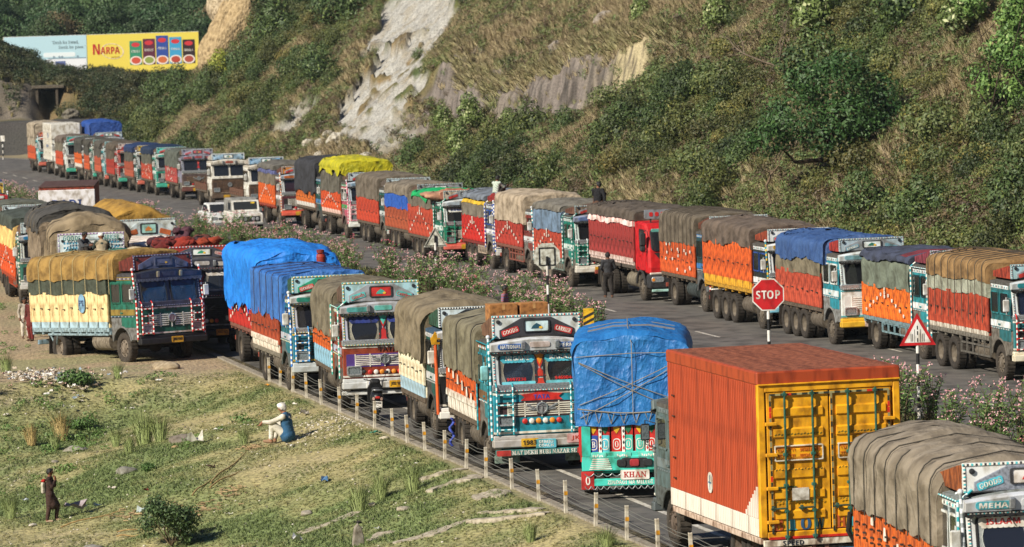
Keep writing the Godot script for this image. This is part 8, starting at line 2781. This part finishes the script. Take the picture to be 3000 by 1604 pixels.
	for k in 3:
		bush_thing("weed_bush", leaf_blob(83 + k, 900, [[Vector3(0, .2, 0), Vector3(.4, .2, .35)], [Vector3(.3, .15, .1), Vector3(.3, .16, .3)]], .05, [lin("3a5428"), lin("5a7a38")]), null, ["leafy weed spreading at the edge of the rubbish heap", "low dark weed on the slope left of the big tuft", "small weed by the smooth grey boulder"][k], "weed", on([46.8, 42.6, 30.4][k], [-5.9, -6.1, -6.0][k]), [1.2, .9, .6][k])
	# cane stalks
	var ck := [[23.9, -5.3, 28.2, -3.6, "long yellow cane stalk leaning up to the weeds"], [23.2, -5.9, 24.4, -5.2, "cane stalk lying among the husks"], [23.4, -5.4, 24.6, -4.4, "second cane stalk right of the longest one"], [23.7, -9.3, 23.9, -7.7, "thin brown stalk on the turf in front of the boy"], [21.1, -8.2, 20.8, -7.3, "pale stalk left of the thorn bush"], [20.4, -8.3, 20.0, -7.8, "short pale stalk left of the thorn bush, lowest one"]]
	for s in ck:
		mb = MB.new()
		var pts := []
		for k in 7:
			var f := k / 6.0
			pts.append(on(lerpf(s[0], s[2], f), lerpf(s[1], s[3], f), .05 + .03 * sin(f * 6.0)))
		mb.tube(pts, [.022, .022, .021, .02, .018, .015, .01], 6)
		tag(part("cane_stalk", mb, M("b59a68", "dust"), self), s[4], "stalk")
	mb = MB.new()
	for h in [[21.8, -6.3, .5], [21.8, -5.8, .45], [22.5, -5.0, .3], [28.9, -3.3, .25], [23.2, -7.6, .35]]:
		for k in 45:
			var a: float = h[0] + r.randfn() * h[2]
			var b: float = h[1] + r.randfn() * h[2] * .7
			var c := on(a, b, .02 + r.randf() * .04)
			mb.paint(lin("baa078").lerp(lin("887254"), r.randf()))
			var d := Vector3(r.randfn(), r.randfn() * .2, r.randfn()).normalized() * .07
			mb.box(c, Vector3(.14, .012, .03), 0, Basis(Vector3.UP, r.randf() * TAU) * Basis(Vector3.RIGHT, r.randfn() * .4))
	var hk := part("cane_husks", mb, M("ffffff", "vcr"), self)
	hk.set_meta("kind", "stuff")
	tag(hk, "chewed cane husks strewn beside the thorn bush", "husks")
	# rubbish heap
	mb = MB.new()
	for k in 420:
		var a := 48.4 + r.randfn() * 1.3
		var b := -6.35 + r.randfn() * .65
		var c := on(a, b, .02 + r.randf() * .12)
		mb.paint([lin("d8d4cc"), lin("c4b8a4"), lin("8a7a68"), lin("a89a88"), lin("8a98a2"), lin("a8887a"), lin("c8bc98")][int(pow(r.randf(), 1.6) * 7.0)])
		crumpled(mb, c, Vector3(r.randf_range(.06, .22), .06, r.randf_range(.05, .16)), r)
	var gh := part("litter_heap", mb, M("ffffff", "vcr"), self)
	gh.set_meta("kind", "stuff")
	tag(gh, "heap of paper and plastic rubbish on the bank left of the green weeds", "rubbish")
	mb = MB.new()
	for k in 900:
		var a := r.randf_range(4, 46)
		var b := -r.randf_range(.8, 11)
		if k < 260:
			a = 29.5 + r.randfn() * 1.3
			b = -1.2 + r.randfn() * .55
		var c := on(a, minf(b, -.4), .01)
		mb.paint(lin("a8a090").lerp(lin("d4cec0"), r.randf()) if r.randf() < .8 else lin("6a625a"))
		mb.ell(c, Vector3(1, .6, 1) * r.randf_range(.012, .045), 5, 4)
	var pb := part("pebbles", mb, M("ffffff", "vcr"), self)
	pb.set_meta("kind", "stuff")
	tag(pb, "pebbles and chips scattered over the field", "pebbles")
	var lit := [[25.9, -8.0, .36, "b8d4dc", "pale blue plastic bowl shaped wrapper right of the boy"], [25.4, -8.7, .6, "b4aab4", "mauve and white cement sack lying behind the boy"], [22.7, -7.2, .42, "c8dae0", "crumpled white plastic bag against the thorn bush"], [34.2, -3.4, .25, "e2e4e2", "white scrap on the slope left of the seated man"], [32.8, -4.3, .45, "dcdcd4", "long white torn sheet below the grey clod"], [46.6, -3.2, .2, "e6e8e8", "white packet standing on the upper bank"], [26.9, -4.8, .25, "3a1c18", "dark maroon rag beside the long cane stalk"], [41.7, -6.2, .14, "d8a82a", "small yellow wrapper left of the big tuft"], [45.3, -5.9, .2, "d8d4cc", "white scrap below the rubbish heap"], [44.4, -4.4, .14, "d8d8d4", "tiny white scrap on the green bank"], [30.5, -9.4, .26, "c4d0d8", "grey blue plastic scrap near the left edge"], [28.3, -7.3, .22, "d8d0c8", "white paper scrap above the boy's shadow"], [25.9, -6.7, .2, "8a2a28", "red wrapper in the middle of the field"], [19.8, -5.5, .16, "e4e4e0", "white scrap right of the husks"], [32.9, -1.1, .3, "a8a49c", "grey rag on the flat turf near the fence"], [25.1, -.6, .3, "3a8a7a", "green plastic bag at the fence foot"], [27.3, -2.5, .2, "e4e4e0", "white scrap below the seated man"], [19.9, -3.0, .35, "5a8ac0", "blue plastic strip on the lower slope"], [35.6, -.9, .15, "dcd8d0", "white scrap near the leaning posts"], [41.8, -.6, .22, "d8982a", "orange wrapper near the far fence posts"], [11.9, -5.2, .4, "d4d8dc", "white plastic bag at the bottom of the picture"], [10.6, -3.5, .2, "c4c8cc", "white plastic shred by the short concrete piece"], [28.7, -1.8, .24, "dedad2", "white paper at the seated man's feet"], [12.5, -3.6, .22, "2a2624", "black shoe sole in the lower field"], [18.1, -1.0, .12, "e6e6e2", "tiny white scrap on the pale turf"], [44.1, -8.3, .25, "dcd8d0", "white litter at the left edge below the weeds"], [14.3, -2.9, .3, "e0d8bc", "cream stone like scrap at the tuft's foot"]]
	for s in lit:
		mb = MB.new()
		crumpled(mb, Vector3.ZERO, Vector3(s[2], s[2] * (.5 if s[2] > .38 else .3), s[2] * .55), r)
		var o := part("litter_scrap", mb, M(s[3], "dust"), self)
		o.position = on(s[0], s[1], .015)
		o.rotation.y = s[0] * 3.0
		tag(o, s[4], "litter")
	# lorry top cargo
	var g := thing("gas_cylinder", "red gas cylinder standing on the azure tarpaulin lorry", "gas cylinder", tp(47.4, 2.2, 3.22))
	mb = MB.new()
	mb.lathe([Vector2(0, 0), Vector2(.14, .01), Vector2(.16, .05), Vector2(.16, .34), Vector2(.12, .42), Vector2(.05, .45), Vector2(.05, .5), Vector2(0, .5)], 16, Transform3D(Basis(Vector3(0, 1, 0), Vector3(-1, 0, 0), Vector3(0, 0, 1)), Vector3.ZERO))
	part("cylinder", mb, M("a8341f"), g)
	mb = MB.new()
	mb.ring(ngon(14, .12, 0), ngon(14, .105, 0), .46, .56, Transform3D(Basis(Vector3.RIGHT, -PI / 2), Vector3.ZERO))
	part("collar", mb, M("8a2a1a"), g)
	for k in 2:
		var c := thing("carton", ["brown carton on the turquoise goods carrier, left of the other", "brown carton on the turquoise goods carrier, right of the other"][k], "carton", tp(16.6, 1.0 + k * .78, 3.5), .227)
		mb = MB.new()
		mb.box(Vector3(0, .24, 0), Vector3(.72, .46, .5), .012)
		part("box", mb, M("b8804a", "dust"), c)
		mb = MB.new()
		mb.box(Vector3(0, .472, 0), Vector3(.722, .004, .07))
		mb.box(Vector3(0, .4, .251), Vector3(.07, .14, .004))
		part("tape", mb, M("c89a62"), c)
	for k in 9:
		mb = MB.new()
		mb.ell(Vector3(0, .2, 0), Vector3(.46, .26, .36) * r.randf_range(.75, 1.05), 16, 12, Basis(), .34, k)
		for q in 5:
			var qa := r.randf() * TAU
			mb.ell(Vector3(cos(qa) * .28, .28 + r.randf() * .12, sin(qa) * .22), Vector3(.2, .12, .16) * r.randf_range(.6, 1.2), 10, 7, Basis(), .35, k + q)
		var o := part("cloth_bundle", mb, M(["6a1e1c", "8a2a1c", "46202a", "962f20", "54303c", "5c221e", "a03e22", "38222c", "6a3a30"][k], "cloth"), self)
		o.position = tp(64.8 + (k % 3) * .8, -.15 + (k / 3) * .75, 2.95 + (.32 if k == 4 else 0.0))
		o.rotation.y = k * 1.1
		tag(o, ["dark red cloth bundle at the front left of the heap", "brick red cloth bundle at the back of the heap's left row", "plum coloured cloth bundle at the far left of the heap", "bright rust red bundle in the heap's middle", "mauve bundle on top of the heap", "deep red bundle behind the mauve one", "orange red bundle at the right of the heap", "dark purple bundle at the heap's right end", "brown bundle at the back right of the heap"][k], "bundle", "cloth bundles heaped on a lorry")
	for k in 2:
		mb = MB.new()
		mb.ell(Vector3(0, .16, 0), Vector3(.55, .2, .3), 12, 8, Basis(), .25, k + 3)
		var o := part("bedding_roll", mb, M(["2a6a60", "c8b898"][k], "cloth"), self)
		o.position = tp(63.4 + k * .9, -2.0 + k * .75, 2.86)
		tag(o, ["dark green bedding roll right of the white crown board", "cream bedding roll beside the dark green one"][k], "bedding")
	mb = MB.new()
	mb.ell(Vector3(0, .1, 0), Vector3(.75, .2, .5), 14, 8, Basis(), .3, 5)
	var rc := part("red_blanket", mb, M("9a1c20", "cloth"), self)
	rc.position = tp(96.6, 19.6, 2.98 + road_y(96))
	tag(rc, "red blanket under the man in the checked shirt", "blanket")
	mb = MB.new()
	mb.ell(Vector3(0, .1, 0), Vector3(.9, .22, .7), 14, 8, Basis(), .3, 6)
	var sc := part("cloth_bundle", mb, M("b88a70", "cloth"), self)
	sc.position = tp(104.4, 18.4, 2.9 + road_y(104))
	tag(sc, "tan and salmon cloth bundle beside the green sheet", "bundle")
	for q in [[41.5, 20.9, "7a2a38", "dark red folded tarpaulin on the bright orange lorry's roof", 1.3], [81.9, 20.4, "5f4a40", "brown sacking on the green fronted lorry's roof", 1.0], [34.4, 20.8, "c9cfc4", "pale sheet over the roof of the lorry at the right edge", .9]]:
		mb = MB.new()
		mb.ell(Vector3(0, .06, 0), Vector3(q[4], .17, .6), 14, 8, Basis(), .2, int(q[0]))
		var o := part("folded_sheet", mb, M(q[2], "cloth"), self)
		o.position = tp(q[0], q[1], 3.08)
		o.rotation.y = .2
		tag(o, q[3], "tarpaulin")
	mb = MB.new()
	for k in 26:
		mb.paint(lin("20308a").lerp(lin("5a70d0"), r.randf()))
		mb.ell(Vector3(.05 * sin(k * .5), .75 - k * .028, .03 * cos(k)), Vector3(.045, .02, .045), 6, 4)
	var tn := part("tinsel_garland", mb, M("ffffff", "vc"), self)
	tn.position = tp(19.4, .25, .15)
	tag(tn, "blue tinsel garland hanging beside the goods carrier's rear wheel", "garland")
	# culvert under the bank and boulders near the bend
	var cu := thing("culvert", "dark square culvert mouth with a flat concrete lid in the earth bank", "culvert", Vector3(-45.7, -.1, -441.5), .05)
	mb = MB.new()
	mb.box(Vector3(.1, 4.35, -1.5), Vector3(3.2, .28, 4), .03)
	part("lid", mb, M("6e675c", "dust"), cu)
	for sx in [-1.0, 1.0]:
		mb = MB.new()
		mb.box(Vector3(sx * .98 + .0, 2.6, -1.6), Vector3(.26, 3.3, 3.8), .03)
		part("side_wall", mb, M("5d564c", "dust"), cu)
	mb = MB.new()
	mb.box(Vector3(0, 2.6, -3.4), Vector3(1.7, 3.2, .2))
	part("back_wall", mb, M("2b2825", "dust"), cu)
	stone("boulder", Vector3(-42.9, 1.55, -436), Vector3(.9, .6, .6), "7d786c", "grey angular boulder below the culvert at the bend", "boulder", 3)
	stone("boulder", Vector3(-52.3, 1.5, -436), Vector3(.7, .4, .5), "857f72", "grey boulder at the foot of the raw scarp", "boulder", 6)
	# rocks strewn under the pale chute
	var bl := [[221, 36.0, .7], [224, 35.4, .5], [214, 35.2, .6], [219, 34.4, .45], [227, 36.6, .6], [210, 35.6, .5], [230, 35.6, .5], [205, 34.9, .5], [216, 33.6, .35], [236, 36.2, .5], [264, 36.6, .5], [261, 36.2, .4], [258, 36.8, .45], [267, 36.2, .35]]
	for i in bl.size():
		stone("rubble_rock", on_hill(bl[i][0], bl[i][1], .1), Vector3(bl[i][2] * 1.2, bl[i][2] * .8, bl[i][2]), "c4bfb2" if i < 10 else "b8ae98", "pale rock lying at the foot of the bare chute" if i < 10 else "pale rock in the broken line left of the bare chute", "rock", i, i, "pale rocks below the chute" if i < 10 else "pale rocks left of the chute")
	for i in 6: stone("crag_rock", on_hill([179, 172, 186, 112, 107, 96][i], [45.5, 46.4, 43.8, 31.8, 39.6, 31.6][i], .15), Vector3(.9, .6, .7) * [1.0, .7, .8, .9, .9, .6][i], "9c948a", ["grey rock in the brown grass above the crag", "small grey rock near the crest above the crag", "grey boulder on top of the crag", "pale boulders behind the lorries right of the red cab", "pale rock left of the big dark tree", "small pale rock at the roadside behind the queue"][i], "rock", 20 + i, i * .7)
	# tan rock headland at the end of the hill
	for k in 2:
		mb = MB.new()
		var gg := []
		var cs2: Vector3 = [Vector3(3.6, 5.6, 3.2), Vector3(2.2, 3.6, 2.2)][k]
		for i in 45:
			var row := []
			for j in 65:
				var la := PI * i / 44
				var lo := TAU * (j % 64) / 64
				var d := Vector3(sin(la) * cos(lo), cos(la), sin(la) * sin(lo))
				var f := 1.0 + .16 * nz2.get_noise_3d(d.x * 60.0 + k * 50.0, d.y * 40.0, d.z * 60.0) + .09 * nz2.get_noise_3d(d.x * 170.0, d.y * 60.0 + k * 9.0, d.z * 170.0) + .04 * nz3.get_noise_3d(d.x * 60.0, d.y * 30.0, d.z * 60.0)
				row.append(d * cs2 * f)
			gg.append(row)
		mb.grid(gg, Vector3.ZERO)
		var hl := part("rock_headland", mb, M(["b8a27c", "c8b89c"][k], "rock"), self)
		hl.position = [Vector3(-24.7, 7.2, -408), Vector3(-25.2, 12.6, -410)][k]
		hl.rotation.z = [-.25, -.15][k]
		tag(hl, ["big tan rock face at the end of the hill beside the billboard", "paler upper rock above the tan headland at the top edge"][k], "rock")
	# rusty tin hut on the hill
	var hut := thing("tin_hut", "small rust red tin hut on the hillside left of the pale chute", "hut", on_hill(263.5, 41.0, -.05), .2)
	mb = MB.new()
	for i in 8: mb.box(Vector3(-.35 + i * .1, .4, .0), Vector3(.094, .9, .6), .01)
	part("wall", mb, M("9a4426", "rust"), hut)
	mb = MB.new()
	mb.box(Vector3(0, .9, 0), Vector3(1.0, .05, .8), .01, Basis(Vector3.RIGHT, .15))
	part("roof", mb, M("5a4a34", "rust"), hut)

func _ready() -> void:
	var cam := Camera3D.new()
	cam.name = "camera"
	cam.fov = rad_to_deg(2.0 * atan(802.0 / 13000.0))
	cam.far = 4000.0
	cam.near = 1.0
	add_child(cam)
	cam.position = Vector3(0, 11.5, 0)
	cam.basis = Basis(Vector3.RIGHT, -atan(802.0 / 13000.0)) * Basis(Vector3.BACK, -.03)
	cam.current = true
	var lens := CameraAttributesPhysical.new()
	lens.frustum_focal_length = 12.0 * 13000.0 / 802.0
	lens.frustum_focus_distance = 108.0
	lens.exposure_aperture = 4.5
	cam.attributes = lens
	var we := WorldEnvironment.new()
	we.name = "sky"
	var env := Environment.new()
	env.background_mode = Environment.BG_SKY
	var sky := Sky.new()
	var sm := ProceduralSkyMaterial.new()
	sm.sky_top_color = Color(.30, .46, .72)
	sm.sky_horizon_color = Color(.72, .78, .84)
	sm.ground_horizon_color = Color(.5, .48, .42)
	sm.ground_bottom_color = Color(.3, .28, .22)
	sm.sky_energy_multiplier = .62
	sky.sky_material = sm
	env.sky = sky
	env.tonemap_mode = Environment.TONE_MAPPER_LINEAR
	env.tonemap_exposure = 1.3
	env.sdfgi_enabled = true
	env.ssao_enabled = true
	env.ssil_enabled = true
	env.fog_enabled = true
	env.fog_density = .00006
	env.fog_light_color = Color(.72, .78, .82)
	we.environment = env
	add_child(we)
	var sun := DirectionalLight3D.new()
	sun.name = "sun"
	sun.light_energy = 1.6
	sun.light_color = Color(1, .965, .9)
	sun.light_angular_distance = .5
	sun.shadow_enabled = true
	add_child(sun)
	sun.look_at_from_position(Vector3.ZERO, Vector3(cos(.6) * sin(.82), -sin(.6), -cos(.6) * cos(.82)), Vector3.UP)
	nz.seed = 3
	nz.frequency = .01
	nz.fractal_octaves = 3
	nz2.seed = 8
	nz2.frequency = .02
	nz2.fractal_octaves = 2
	nz3.seed = 5
	nz3.noise_type = FastNoiseLite.TYPE_CELLULAR
	nz3.frequency = .05
	build_ground()
	build_roads()
	build_plants()
	build_trucks()
	build_signs()
	build_fence()
	build_billboard()
	build_cars()
	build_scooter()
	build_people()
	build_clutter()
